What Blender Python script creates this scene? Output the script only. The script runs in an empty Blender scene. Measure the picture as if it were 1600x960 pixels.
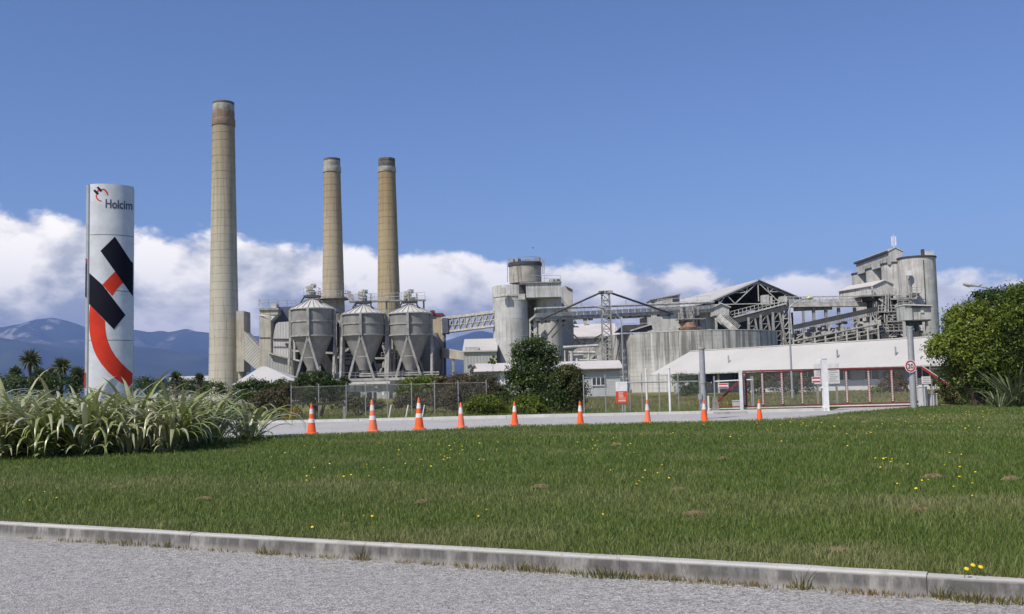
import bpy, math, random
import numpy as np
from mathutils import Vector, Matrix

sc = bpy.context.scene
R_ = math.radians
random.seed(7)

# ------------------------------------------------------------------ camera
CAM_Z = 1.6
F = 1600.0                       # focal length in photograph pixels (frame 1600 x 960)
PITCH = math.atan(125.0 / F)
ROLL = R_(-1.40)
cam_data = bpy.data.cameras.new('camera')
cam_data.sensor_width = 36.0
cam_data.lens = 36.0 * F / 1600.0
cam_data.clip_start = 0.1
cam_data.clip_end = 60000.0
cam = bpy.data.objects.new('camera', cam_data)
sc.collection.objects.link(cam)
CM = Matrix.Rotation(R_(90) + PITCH, 3, 'X') @ Matrix.Rotation(ROLL, 3, 'Z')
cam.matrix_world = Matrix.Translation((0, 0, CAM_Z)) @ CM.to_4x4()
sc.camera = cam
CMI = CM.transposed()

# ------------------------------------------------------------------ sun, sky, exposure
SUN_AZ = R_(43)                  # to the left of straight behind the camera
SUN_EL = R_(50)
sdir = Vector((-math.sin(SUN_AZ) * math.cos(SUN_EL), -math.cos(SUN_AZ) * math.cos(SUN_EL), math.sin(SUN_EL)))
sun_data = bpy.data.lights.new('sun', 'SUN')
sun_data.energy = 4.7
sun_data.angle = R_(0.5)
sun_data.color = (1.0, 0.925, 0.80)
sun = bpy.data.objects.new('sun', sun_data)
sc.collection.objects.link(sun)
sun.rotation_euler = sdir.to_track_quat('Z', 'Y').to_euler()

sc.view_settings.view_transform = 'Standard'
sc.view_settings.look = 'None'
sc.view_settings.gamma = 1.0
sc.view_settings.exposure = 0.0
sc.view_settings.use_curve_mapping = False
sc.cycles.max_bounces = 6
sc.cycles.diffuse_bounces = 3
sc.cycles.glossy_bounces = 2
sc.cycles.transparent_max_bounces = 8
sc.cycles.transmission_bounces = 3
sc.cycles.use_denoising = True

world = bpy.data.worlds.new('World')
sc.world = world
world.use_nodes = True
wt = world.node_tree
wt.nodes.clear()


class NT:
    """tiny helper to write node graphs as expressions"""
    def __init__(s, tree): s.t = tree
    def n(s, typ, **kw):
        nd = s.t.nodes.new(typ)
        for k, v in kw.items(): setattr(nd, k, v)
        return nd
    def put(s, sock, v):
        if isinstance(v, bpy.types.NodeSocket): s.t.links.new(v, sock)
        elif v is not None: sock.default_value = v
    def m(s, op, a, b=None, c=None, clamp=False):
        nd = s.n('ShaderNodeMath', operation=op, use_clamp=clamp)
        s.put(nd.inputs[0], a); s.put(nd.inputs[1], b); s.put(nd.inputs[2], c)
        return nd.outputs[0]
    def mr(s, v, a, b, c=0.0, d=1.0, smooth=True):
        nd = s.n('ShaderNodeMapRange', interpolation_type='SMOOTHSTEP' if smooth else 'LINEAR')
        s.put(nd.inputs[0], v)
        for i, q in enumerate((a, b, c, d)): s.put(nd.inputs[i + 1], q)
        return nd.outputs[0]
    def mix(s, f, a, b, mode='MIX'):
        nd = s.n('ShaderNodeMix', data_type='RGBA', blend_type=mode)
        s.put(nd.inputs[0], f)
        s.put(nd.inputs[6], a if isinstance(a, bpy.types.NodeSocket) else (*a, 1.0))
        s.put(nd.inputs[7], b if isinstance(b, bpy.types.NodeSocket) else (*b, 1.0))
        return nd.outputs[2]
    def noise(s, vec, scale, detail=4.0, rough=0.55, dist=0.0):
        nd = s.n('ShaderNodeTexNoise')
        s.put(nd.inputs['Vector'], vec); s.put(nd.inputs['Scale'], scale)
        s.put(nd.inputs['Detail'], detail); s.put(nd.inputs['Roughness'], rough); s.put(nd.inputs['Distortion'], dist)
        return nd.outputs[0]
    def xyz(s, x, y, z):
        nd = s.n('ShaderNodeCombineXYZ')
        for i, q in enumerate((x, y, z)): s.put(nd.inputs[i], q)
        return nd.outputs[0]
    def sep(s, v):
        nd = s.n('ShaderNodeSeparateXYZ'); s.put(nd.inputs[0], v)
        return nd.outputs
    def vscale(s, v, xyz):
        nd = s.n('ShaderNodeVectorMath', operation='MULTIPLY')
        s.put(nd.inputs[0], v); nd.inputs[1].default_value = xyz
        return nd.outputs[0]
    def vadd(s, v, xyz):
        nd = s.n('ShaderNodeVectorMath', operation='ADD')
        s.put(nd.inputs[0], v); nd.inputs[1].default_value = xyz
        return nd.outputs[0]


w = NT(wt)
sky = w.n('ShaderNodeTexSky', sky_type='NISHITA')
sky.sun_disc = False
sky.sun_elevation = SUN_EL
sky.sun_rotation = math.atan2(sdir.x, sdir.y)
sky.altitude = 10
sky.air_density = 1.0
sky.dust_density = 0.1
sky.ozone_density = 3.0
SKY_STRENGTH = 0.108
tc = w.n('ShaderNodeTexCoord')
dx, dy, dz = w.sep(tc.outputs['Generated'])
az = w.m('ARCTAN2', dx, dy)
hl = w.m('SQRT', w.m('ADD', w.m('MULTIPLY', dx, dx), w.m('MULTIPLY', dy, dy)))
el = w.m('ARCTAN2', dz, hl)
q = w.xyz(az, w.m('MULTIPLY', el, 1.45), 0.37)
topn = w.noise(w.xyz(w.m('MULTIPLY', az, 1.0), 3.1, 0.0), 3.4, 2.0, 0.5)
# mean top of the cloud bank: about 8 degrees, sinking to the right, lumpy
top = w.m('ADD', w.m('MULTIPLY_ADD', topn, 0.055, 0.099), w.m('MULTIPLY', w.m('SINE', az), -0.088))
n1 = w.noise(q, 12.0, 9.0, 0.58, 0.15)
n2 = w.noise(w.vadd(q, (-0.016, 0.030, 0)), 11.0, 4.0, 0.50, 0.25)
over = w.m('MULTIPLY', w.m('SUBTRACT', top, el), 15.0)
cov = w.m('ADD', w.m('MULTIPLY', w.m('SUBTRACT', n1, 0.5), 1.35), over)
mask = w.mr(cov, -0.04, 0.16)
# holes and thin places low in the bank
thin = w.noise(w.vscale(q, (1.0, 2.2, 1.0)), 7.0, 5.0, 0.6)
mask = w.m('MULTIPLY', mask, w.mr(thin, 0.26, 0.44, 0.80, 1.0))
lit = w.m('MULTIPLY_ADD', w.m('SUBTRACT', n1, n2), 4.6, 0.58, clamp=True)
# crowns of the bank bright, its foot flat and blue grey
lowf = w.mr(el, 0.01, 0.105)
lit2 = w.m('MULTIPLY', lit, w.m('MULTIPLY_ADD', lowf, 0.62, 0.38))
edge = w.mr(cov, 0.0, 0.9, 1.0, 0.0)
lit3 = w.m('ADD', lit2, w.m('MULTIPLY', edge, 0.22), clamp=True)
cloud_col = w.mix(lit3, (0.54, 0.58, 0.63), (1.62, 1.53, 1.40))
bgs = w.n('ShaderNodeVectorMath', operation='SCALE')
w.put(bgs.inputs[0], sky.outputs[0]); bgs.inputs['Scale'].default_value = SKY_STRENGTH
skyc = w.mix(1.0, bgs.outputs[0], (0.80, 0.88, 1.12), 'MULTIPLY')
final = w.mix(mask, skyc, cloud_col)
bg = w.n('ShaderNodeBackground')
wt.links.new(final, bg.inputs[0])
bg.inputs[1].default_value = 1.0
wo = w.n('ShaderNodeOutputWorld')
wt.links.new(bg.outputs[0], wo.inputs[0])


# ------------------------------------------------------------------ placing: photograph pixel + distance -> point
def W(px, py, Y):
    v = CM @ Vector(((px - 800) / F, (480 - py) / F, -1.0))
    t = Y / v.y
    return Vector((v.x * t, Y, CAM_Z + v.z * t))
def G(px, py, z):
    v = CM @ Vector(((px - 800) / F, (480 - py) / F, -1.0))
    t = (z - CAM_Z) / v.z
    return Vector((v.x * t, v.y * t, z))
def proj(p):
    v = CMI @ (Vector(p) - Vector((0, 0, CAM_Z)))
    return 800 + F * v.x / -v.z, 480 - F * v.y / -v.z
def S(px, Y): return px * Y / F

# ------------------------------------------------------------------ objects
COL = sc.collection
def origin(o):
    v = Vector((0, 0, 0))
    while o is not None:
        v += Vector(o.location); o = o.parent
    return v
def tag(o, label=None, cat=None, group=None, kind=None):
    if label: o['label'] = label
    if cat: o['category'] = cat
    if group: o['group'] = group
    if kind: o['kind'] = kind
    return o
def thing(name, label, cat, loc=(0, 0, 0), group=None):
    o = bpy.data.objects.new(name, None)
    o.empty_display_size = 0.3
    COL.objects.link(o)
    o.location = loc
    return tag(o, label, cat, group)
def copy_tree(o, parent=None):
    c = o.copy(); COL.objects.link(c)
    c.parent = parent
    for ch in list(o.children): copy_tree(ch, c)
    return c

class MB:
    def __init__(s): s.v = []; s.f = []; s.sm = []
    def add(s, vs, fs, smooth=False):
        b = len(s.v)
        s.v.extend([tuple(v) for v in vs])
        for f in fs: s.f.append(tuple(b + i for i in f)); s.sm.append(smooth)
        return s
    def box(s, x0, x1, y0, y1, z0, z1):
        return s.add([(x0,y0,z0),(x1,y0,z0),(x1,y1,z0),(x0,y1,z0),(x0,y0,z1),(x1,y0,z1),(x1,y1,z1),(x0,y1,z1)],
                     [(0,3,2,1),(4,5,6,7),(0,1,5,4),(1,2,6,5),(2,3,7,6),(3,0,4,7)])
    def obox(s, c, sz, rz=0.0, M=None):
        hx, hy, hz = sz[0]/2, sz[1]/2, sz[2]/2
        m = M if M is not None else Matrix.Rotation(rz, 3, 'Z')
        c = Vector(c)
        vs = [c + m @ Vector((a*hx, b*hy, d*hz)) for d in (-1,1) for a, b in ((-1,-1),(1,-1),(1,1),(-1,1))]
        return s.add(vs, [(0,3,2,1),(4,5,6,7),(0,1,5,4),(1,2,6,5),(2,3,7,6),(3,0,4,7)])
    def beam(s, p, q, a, b=None):
        p, q = Vector(p), Vector(q); d = q - p
        if d.length < 1e-6: return s
        b = a if b is None else b
        up = Vector((0,0,1)) if abs(d.normalized().z) < 0.95 else Vector((0,1,0))
        x = d.cross(up).normalized(); z = x.cross(d).normalized()
        vs = []
        for e in (p, q):
            for i, j in ((-1,-1),(1,-1),(1,1),(-1,1)): vs.append(e + x*(i*a/2) + z*(j*b/2))
        return s.add(vs, [(0,1,2,3),(7,6,5,4),(0,4,5,1),(1,5,6,2),(2,6,7,3),(3,7,4,0)])
    def tube(s, p, q, r0, r1=None, n=8, caps=True):
        p, q = Vector(p), Vector(q); r1 = r0 if r1 is None else r1; d = q - p
        if d.length < 1e-6: return s
        up = Vector((0,0,1)) if abs(d.normalized().z) < 0.95 else Vector((0,1,0))
        x = d.cross(up).normalized(); z = x.cross(d).normalized()
        vs = [e + (x*math.cos(6.28318*i/n) + z*math.sin(6.28318*i/n))*r for e, r in ((p,r0),(q,r1)) for i in range(n)]
        s.add(vs, [(i, n+i, n+(i+1)%n, (i+1)%n) for i in range(n)], True)
        if caps: s.add(vs, [tuple(range(n)), tuple(range(2*n-1, n-1, -1))])
        return s
    def path(s, pts, r, n=8):
        for a, b in zip(pts[:-1], pts[1:]): s.tube(a, b, r, r, n, True)
        return s
    def lathe(s, cx, cy, prof, n=32, a0=0.0, a1=None, smooth=True, caps=True):
        full = a1 is None
        m = n if full else n + 1
        if smooth and len(prof) > 2:
            cut = [0]
            for k in range(1, len(prof)-1):
                d0 = math.atan2(prof[k][1]-prof[k-1][1], prof[k][0]-prof[k-1][0]); d1 = math.atan2(prof[k+1][1]-prof[k][1], prof[k+1][0]-prof[k][0])
                if abs((d1-d0+math.pi) % (2*math.pi) - math.pi) > 0.5: cut.append(k)
            cut.append(len(prof)-1)
            if len(cut) > 2:
                for a_, b_ in zip(cut[:-1], cut[1:]): s.lathe(cx, cy, prof[a_:b_+1], n, a0, a1, True, False)
                if caps and full:
                    for (r, z), dr_ in ((prof[0], -1), (prof[-1], 1)):
                        if r > 1e-4:
                            ring = [(cx+r*math.cos(6.2831853*i/m), cy+r*math.sin(6.2831853*i/m), z) for i in range(m)]
                            s.add(ring, [tuple(range(m))[::dr_]])
                return s
        vs = []
        for r, z in prof:
            for i in range(m):
                a = a0 + (6.2831853 if full else (a1 - a0)) * i / n
                vs.append((cx + r*math.cos(a), cy + r*math.sin(a), z))
        fs = []
        for k in range(len(prof)-1):
            for i in range(n):
                j = (i+1) % m
                fs.append((k*m+i, k*m+j, (k+1)*m+j, (k+1)*m+i))
        s.add(vs, fs, smooth)
        if caps and full:
            if prof[0][0] > 1e-4: s.add(vs[:m], [tuple(range(m-1, -1, -1))])
            if prof[-1][0] > 1e-4: s.add(vs[-m:], [tuple(range(m))])
        return s
    def prism(s, poly, d):
        """poly: ring of 3-D points, pushed along vector d"""
        n = len(poly); d = Vector(d)
        vs = [Vector(p) for p in poly] + [Vector(p) + d for p in poly]
        return s.add(vs, [tuple(range(n)), tuple(range(2*n-1, n-1, -1))] + [(i, n+i, n+(i+1)%n, (i+1)%n) for i in range(n)])
    def pbox(s, x0, x1, y0, y1, Y0, Y1, zb=None):
        xm, ym = (x0+x1)/2, (y0+y1)/2
        return s.box(W(x0,ym,Y0).x, W(x1,ym,Y0).x, Y0, Y1, W(xm,y1,Y0).z if zb is None else zb, W(xm,y0,Y0).z)
    def rail(s, pts, h=1.1, step=1.6, t=0.07):
        for a, b in zip(pts[:-1], pts[1:]):
            a, b = Vector(a), Vector(b); k = max(1, int((b-a).length/step))
            for i in range(k+1):
                p = a.lerp(b, i/k); s.beam(p, p + Vector((0,0,h)), t)
            for hh in (h, h*0.5): s.beam(a + Vector((0,0,hh)), b + Vector((0,0,hh)), t)
        return s
    def lattice(s, c0, c1, w0, w1, n, t):
        """four legged braced tower from base centre c0 to top centre c1"""
        c0, c1 = Vector(c0), Vector(c1)
        def cor(k, i):
            u = k/n; wd = (w0 + (w1-w0)*u)/2
            a, b = ((-1,-1),(1,-1),(1,1),(-1,1))[i % 4]
            return c0.lerp(c1, u) + Vector((a*wd, b*wd, 0))
        for i in range(4):
            s.beam(cor(0,i), cor(n,i), t*1.5)
            for k in range(n):
                s.beam(cor(k,i), cor(k+1,i+1), t); s.beam(cor(k+1,i), cor(k+1,i+1), t)
        return s
    def build(s, name, mat, parent=None, loc=None):
        me = bpy.data.meshes.new(name)
        o0 = origin(parent) if parent is not None else Vector(loc or (0,0,0))
        me.from_pydata([(a[0]-o0.x, a[1]-o0.y, a[2]-o0.z) for a in s.v], [], s.f)
        me.polygons.foreach_set('use_smooth', s.sm)
        me.materials.append(mat)
        o = bpy.data.objects.new(name, me); COL.objects.link(o)
        if parent is not None: o.parent = parent
        else: o.location = o0
        return o

class Each:
    """like MB, but every piece drawn becomes a part of its own"""
    def __init__(s, name, mat, parent): s.a = (name, mat, parent)
    def __getattr__(s, fn):
        def f(*a, **k):
            m = MB(); getattr(m, fn)(*a, **k); m.build(*s.a)
        return f

def arrays_mesh(name, V, loops, sizes, mat, smooth=False, attr=None):
    me = bpy.data.meshes.new(name)
    V = np.ascontiguousarray(V, dtype=np.float32)
    me.vertices.add(len(V)); me.vertices.foreach_set('co', V.ravel())
    me.loops.add(len(loops)); me.loops.foreach_set('vertex_index', np.ascontiguousarray(loops, dtype=np.int32))
    st = np.concatenate(([0], np.cumsum(sizes)[:-1])).astype(np.int32)
    me.polygons.add(len(sizes)); me.polygons.foreach_set('loop_start', st)
    if smooth: me.polygons.foreach_set('use_smooth', np.ones(len(sizes), dtype=bool))
    if attr is not None:
        for k, a in attr.items():
            at = me.attributes.new(k, 'FLOAT', 'POINT'); at.data.foreach_set('value', np.ascontiguousarray(a, dtype=np.float32))
    me.update(calc_edges=True)
    me.materials.append(mat)
    return me
def link(name, me, parent=None, loc=(0,0,0)):
    o = bpy.data.objects.new(name, me); COL.objects.link(o); o.location = loc
    if parent is not None: o.parent = parent
    return o

def vnoise(x, y, seed=0):
    x = np.asarray(x, float); y = np.asarray(y, float)
    xi = np.floor(x).astype(np.int64); yi = np.floor(y).astype(np.int64)
    fx = x - xi; fy = y - yi
    fx = fx*fx*(3-2*fx); fy = fy*fy*(3-2*fy)
    def h(a, b):
        n = (a*374761393 + b*668265263 + seed*974711) & 0x7fffffff
        n = ((n ^ (n >> 13)) * 1274126177) & 0x7fffffff
        return ((n ^ (n >> 16)) & 0xffff) / 65535.0
    return (h(xi,yi)*(1-fx)+h(xi+1,yi)*fx)*(1-fy) + (h(xi,yi+1)*(1-fx)+h(xi+1,yi+1)*fx)*fy
def fbm(x, y, seed=0, o=5):
    r = 0; a = 0.5
    for k in range(o):
        r = r + a*vnoise(np.asarray(x)*2**k, np.asarray(y)*2**k, seed+k*17); a *= 0.5
    return r

# ------------------------------------------------------------------ materials
def new_mat(name):
    m = bpy.data.materials.new(name); m.use_nodes = True
    t = m.node_tree
    b = t.nodes['Principled BSDF']
    return m, NT(t), b
def pos(N):
    g = N.n('ShaderNodeNewGeometry'); return g.outputs['Position']
def bump(N, b, h, strength=0.3, dist=0.05):
    nd = N.n('ShaderNodeBump'); nd.inputs['Strength'].default_value = strength; nd.inputs['Distance'].default_value = dist
    N.put(nd.inputs['Height'], h); N.t.links.new(nd.outputs[0], b.inputs['Normal'])

def surf(name, col, rough=0.8, var=0.25, scale=0.6, streak=0.0, stain=(0.12,0.10,0.08), fine=0.1, metal=0.0, spec=0.3, sheets=None, sheet_dir='x', bumpy=0.0):
    """weathered surface: patchy tone, rain streaks down the wall, optional sheet ribs"""
    m, N, b = new_mat(name)
    P = pos(N)
    n = N.noise(P, scale, 5, 0.6)
    f = N.noise(P, scale*9, 3, 0.6)
    lo = tuple(c*(1-var) for c in col); hi = tuple(min(0.9, c*(1+var*0.6)) for c in col)
    c = N.mix(N.mr(n, 0.3, 0.7), lo, hi)
    c = N.mix(N.m('MULTIPLY', N.mr(f, 0.45, 0.75), fine*2), c, tuple(x*0.6 for x in col))
    if streak:
        s1 = N.noise(N.vscale(P, (2.6, 2.6, 0.11)), 1.0, 6, 0.72)
        s2 = N.noise(N.vscale(P, (0.5, 0.5, 0.25)), 0.8, 3, 0.5)
        k = N.m('MULTIPLY', N.mr(s1, 0.46, 0.66), N.mr(s2, 0.30, 0.60, 0.25, 1.0))
        c = N.mix(N.m('MULTIPLY', k, streak), c, stain)
    if sheets:
        x, y, z = N.sep(P)
        a = {'x': N.m('ADD', x, y), 'z': z, 'd': N.m('SUBTRACT', x, z)}[sheet_dir]
        wv = N.m('SINE', N.m('MULTIPLY', a, 6.2832/sheets))
        bump(N, b, wv, 0.35, sheets*0.10)
        c = N.mix(N.m('MULTIPLY', N.mr(wv, -1.0, -0.6, 1, 0), 0.28), c, tuple(q*0.5 for q in col))
    elif bumpy:
        bump(N, b, f, bumpy, 0.03)
    N.put(b.inputs['Base Color'], c)
    b.inputs['Roughness'].default_value = rough
    b.inputs['Metallic'].default_value = metal
    b.inputs['Specular IOR Level'].default_value = spec
    return m
def flat(name, col, rough=0.5, spec=0.4, metal=0.0):
    m, N, b = new_mat(name)
    n = N.noise(pos(N), 3.0, 4, 0.6)
    N.put(b.inputs['Base Color'], N.mix(N.mr(n, 0.3, 0.7), tuple(c*0.88 for c in col), tuple(min(1, c*1.06) for c in col)))
    b.inputs['Roughness'].default_value = rough; b.inputs['Specular IOR Level'].default_value = spec; b.inputs['Metallic'].default_value = metal
    return m
def leafy(name, cols, rough=0.45, trans=0.3, spec=0.35, by='island', patch=1.2):
    """leaves: a tone for each leaf, patches across the plant, light passing through"""
    m, N, b = new_mat(name)
    if by == 'island':
        g = N.n('ShaderNodeNewGeometry'); r = g.outputs['Random Per Island']
    else:
        g = N.n('ShaderNodeObjectInfo'); r = g.outputs['Random']
    cr = N.n('ShaderNodeValToRGB')
    e = cr.color_ramp.elements
    while len(e) < len(cols): e.new(0.5)
    for i, c in enumerate(cols):
        e[i].position = i/(len(cols)-1); e[i].color = (*c, 1)
    pn = N.noise(pos(N), patch, 3, 0.5)
    N.put(cr.inputs[0], N.m('ADD', N.m('MULTIPLY', r, 0.6), N.m('MULTIPLY', N.mr(pn, 0.3, 0.7), 0.4)))
    N.put(b.inputs['Base Color'], cr.outputs[0])
    b.inputs['Roughness'].default_value = rough; b.inputs['Specular IOR Level'].default_value = spec
    tr = N.n('ShaderNodeBsdfTranslucent'); N.t.links.new(cr.outputs[0], tr.inputs[0])
    mx = N.n('ShaderNodeMixShader'); mx.inputs[0].default_value = trans
    N.t.links.new(b.outputs[0], mx.inputs[1]); N.t.links.new(tr.outputs[0], mx.inputs[2])
    N.t.links.new(mx.outputs[0], N.t.nodes['Material Output'].inputs[0])
    return m

M = {}
M['conc'] = surf('concrete', (0.48,0.465,0.43), 0.9, 0.24, 0.5, 0.75, (0.20,0.185,0.16))
M['silo'] = surf('silo_concrete', (0.54,0.54,0.53), 0.9, 0.20, 0.45, 0.8, (0.21,0.20,0.18))
M['silo_warm'] = surf('silo_concrete_warm', (0.555,0.545,0.52), 0.9, 0.20, 0.45, 0.8, (0.22,0.20,0.16))
M['hopper'] = surf('hopper_steel', (0.275,0.272,0.26), 0.7, 0.22, 0.6, 0.6, (0.22,0.19,0.15))
M['hoproof'] = surf('hopper_roof', (0.60,0.59,0.56), 0.6, 0.10, 0.6)
M['beige'] = surf('beige_cladding', (0.47,0.44,0.38), 0.8, 0.18, 0.6, 0.6, (0.25,0.21,0.15))
M['tan'] = surf('tan_cladding', (0.52,0.44,0.31), 0.85, 0.15, 0.4, 0.4, (0.22,0.15,0.08))
M['white_sheet'] = surf('pale_sheet', (0.55,0.545,0.53), 0.6, 0.10, 0.4, 0.3, (0.36,0.34,0.3), sheets=0.5)
M['grey_sheet'] = surf('grey_sheet', (0.43,0.43,0.42), 0.7, 0.10, 0.5, 0.3, (0.25,0.23,0.2), sheets=0.5)
M['diag_sheet'] = surf('ribbed_sheet', (0.50,0.485,0.45), 0.7, 0.12, 0.5, 0.2, (0.3,0.27,0.22), sheets=0.62, sheet_dir='d')
M['roof'] = surf('pale_roof', (0.53,0.515,0.49), 0.6, 0.06, 0.25, 0.0, fine=0.04)
M['roof2'] = surf('pinkish_roof', (0.63,0.59,0.555), 0.6, 0.07, 0.3, 0.25, (0.45,0.38,0.32))
M['steel'] = surf('dusty_steel', (0.36,0.355,0.335), 0.75, 0.3, 1.4, 0.5)
M['pale_steel'] = surf('pale_dusty_steel', (0.53,0.52,0.485), 0.75, 0.3, 1.4, 0.5, (0.3,0.24,0.18))
M['dark'] = surf('dark_steel', (0.075,0.075,0.075), 0.75, 0.3, 0.8, 0.0)
M['shadow_clad'] = surf('shade_cladding', (0.05,0.05,0.052), 0.9, 0.3, 0.6, 0.0)  # near-black colour stands in for shade inside open buildings
M['bluegrey'] = surf('blue_grey_cladding', (0.11,0.125,0.17), 0.8, 0.15, 0.6, 0.0)
M['rust'] = surf('rusty_steel', (0.30,0.20,0.14), 0.85, 0.35, 2.5, 0.0)
M['tank'] = None
M['galv'] = surf('galvanised', (0.42,0.43,0.44), 0.5, 0.12, 4.0, 0.0, metal=0.35)
M['white'] = flat('white_paint', (0.80,0.80,0.80), 0.4)
M['offwhite'] = surf('offwhite_wall', (0.60,0.61,0.62), 0.8, 0.08, 0.7, 0.15, (0.4,0.38,0.34))
M['mauve'] = surf('mauve_grey_wall', (0.25,0.245,0.29), 0.8, 0.1, 0.8)
M['dkred'] = flat('dark_red_paint', (0.22,0.035,0.045), 0.5)
M['red'] = flat('red_paint', (0.55,0.045,0.05), 0.45)
M['sign_red'] = flat('orange_red_sign', (0.72,0.085,0.03), 0.45)
M['glass'] = flat('dark_glass', (0.03,0.035,0.04), 0.12, 0.6)
M['orange'] = flat('orange_plastic', (0.85,0.125,0.022), 0.5)
M['orange_fade'] = flat('faded_orange_plastic', (0.86,0.20,0.10), 0.6)
M['reflect'] = flat('white_band', (0.74,0.72,0.69), 0.5)
M['wood'] = surf('dark_timber', (0.07,0.06,0.05), 0.9, 0.3, 3.0)
M['greywood'] = surf('grey_timber', (0.30,0.28,0.25), 0.9, 0.3, 4.0)
M['board'] = surf('weatherboard', (0.50,0.51,0.51), 0.7, 0.06, 0.8, 0.1)
M['bark'] = surf('bark', (0.10,0.08,0.06), 0.95, 0.4, 6.0, bumpy=0.6)
M['black'] = flat('black_vinyl', (0.008,0.009,0.018), 0.6, 0.15)
M['vred'] = flat('red_vinyl', (0.66,0.045,0.02), 0.55, 0.2)
M['text'] = flat('slate_vinyl', (0.09,0.10,0.14), 0.4)
M['ink'] = flat('dark_ink', (0.03,0.03,0.035), 0.5)
M['paleink'] = flat('faded_ink', (0.38,0.38,0.40), 0.6)
M['pylon'] = flat('silver_white_panel', (0.66,0.68,0.71), 0.32, 0.5)
M['pylon_side'] = flat('grey_aluminium', (0.33,0.34,0.34), 0.35, 0.5, 0.5)
M['yellow'] = flat('dandelion_yellow', (0.85,0.62,0.02), 0.6)
M['lampglass'] = flat('yellow_green_lamp', (0.50,0.58,0.22), 0.3)
M['diffuser'] = flat('frosted_lamp', (0.6,0.6,0.58), 0.3)

# ================================================================== THE SETTING
GZ = 0.30                                    # level of the driveway and the works
KA = G(0, 838, 0.0); KB = G(1600, 942, 0.0)  # foot of the near kerb
KU = (KB - KA).normalized(); KN = Vector((-KU.y, KU.x, 0))
if KN.y < 0: KN = -KN
def kerb_pt(u, s, z): return KA + KU*u + KN*s + Vector((0,0,z))
KLEN = (KB - KA).length

# asphalt: chip seal
def chipseal(name, dark, light, chip):
    m, N, b = new_mat(name)
    P = pos(N)
    vo = N.n('ShaderNodeTexVoronoi'); N.put(vo.inputs['Vector'], P); vo.inputs['Scale'].default_value = chip
    r, g_, b_ = [o for o in N.sep(vo.outputs['Color'])]
    big = N.noise(P, 0.45, 4, 0.6)
    med = N.noise(P, 9.0, 3, 0.6)
    t = N.m('ADD', N.m('MULTIPLY', N.m('POWER', r, 1.2), 0.88), N.m('MULTIPLY', N.mr(med, 0.3, 0.7), 0.25))
    c = N.mix(t, dark, light)
    c = N.mix(N.mr(big, 0.35, 0.7, 0.0, 0.35), c, tuple(q*0.55 for q in light))
    c = N.mix(N.mr(g_, 0.965, 0.985, 0.0, 0.75), c, (0.66, 0.65, 0.62))
    N.put(b.inputs['Base Color'], c)
    b.inputs['Roughness'].default_value = 0.85; b.inputs['Specular IOR Level'].default_value = 0.3
    bump(N, b, N.m('ADD', vo.outputs['Distance'], N.m('MULTIPLY', r, 0.6)), 0.9, 0.012)
    return m
M['asphalt'] = chipseal('chip_seal', (0.14,0.135,0.127), (0.60,0.575,0.54), 62.0)
M['drive'] = chipseal('pale_chip_seal', (0.36,0.345,0.325), (0.62,0.60,0.57), 45.0)

# kerb concrete: dirty face, worn pale top
m, N, b = new_mat('kerb_concrete')
P = pos(N); x, y, z = N.sep(P)
tone = N.mix(N.mr(N.noise(P, 1.6, 5, 0.65), 0.3, 0.7), (0.23,0.22,0.205), (0.37,0.355,0.33))
st = N.noise(N.vscale(P, (7.0,7.0,1.6)), 1.0, 5, 0.7)
grime = N.m('MULTIPLY', N.mr(st, 0.28, 0.58), N.mr(z, 0.138, 0.118))
grime = N.m('MULTIPLY', grime, N.mr(z, 0.0, 0.075, 0.25, 1.0))
c = N.mix(N.m('MULTIPLY', grime, 0.9), tone, (0.085,0.08,0.078))
c = N.mix(N.mr(z, 0.132, 0.147, 0.0, 0.75), c, (0.56,0.545,0.515))
c = N.mix(N.mr(N.noise(P, 30.0, 3, 0.6), 0.58, 0.75, 0.0, 0.5), c, (0.16,0.155,0.15))
lich = N.mr(N.noise(P, 4.2, 4, 0.6), 0.56, 0.70)
c = N.mix(N.m('MULTIPLY', lich, 0.35), c, (0.20,0.19,0.16))
N.put(b.inputs['Base Color'], c); b.inputs['Roughness'].default_value = 0.92
bump(N, b, N.noise(P, 40.0, 5, 0.7), 0.5, 0.01)
M['kerb'] = m

# grass
def grass_mat(name, cols, dry):
    m, N, b = new_mat(name)
    at = N.n('ShaderNodeAttribute'); at.attribute_name = 'dry'
    g = N.n('ShaderNodeNewGeometry'); r = g.outputs['Random Per Island']
    c = N.mix(r, cols[0], cols[1])
    c = N.mix(N.mr(r, 0.93, 0.97), c, (0.34,0.30,0.13))
    c = N.mix(at.outputs['Fac'], c, dry)
    N.put(b.inputs['Base Color'], c); b.inputs['Roughness'].default_value = 0.55; b.inputs['Specular IOR Level'].default_value = 0.25
    tr = N.n('ShaderNodeBsdfTranslucent'); N.t.links.new(c, tr.inputs[0])
    mx = N.n('ShaderNodeMixShader'); mx.inputs[0].default_value = 0.35
    N.t.links.new(b.outputs[0], mx.inputs[1]); N.t.links.new(tr.outputs[0], mx.inputs[2])
    N.t.links.new(mx.outputs[0], N.t.nodes['Material Output'].inputs[0])
    return m
M['grass'] = grass_mat('lawn_blades', ((0.082,0.140,0.022), (0.200,0.282,0.056)), (0.34,0.32,0.15))
M['grass_dry'] = grass_mat('field_blades', ((0.13,0.145,0.04), (0.23,0.225,0.075)), (0.34,0.28,0.13))
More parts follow.
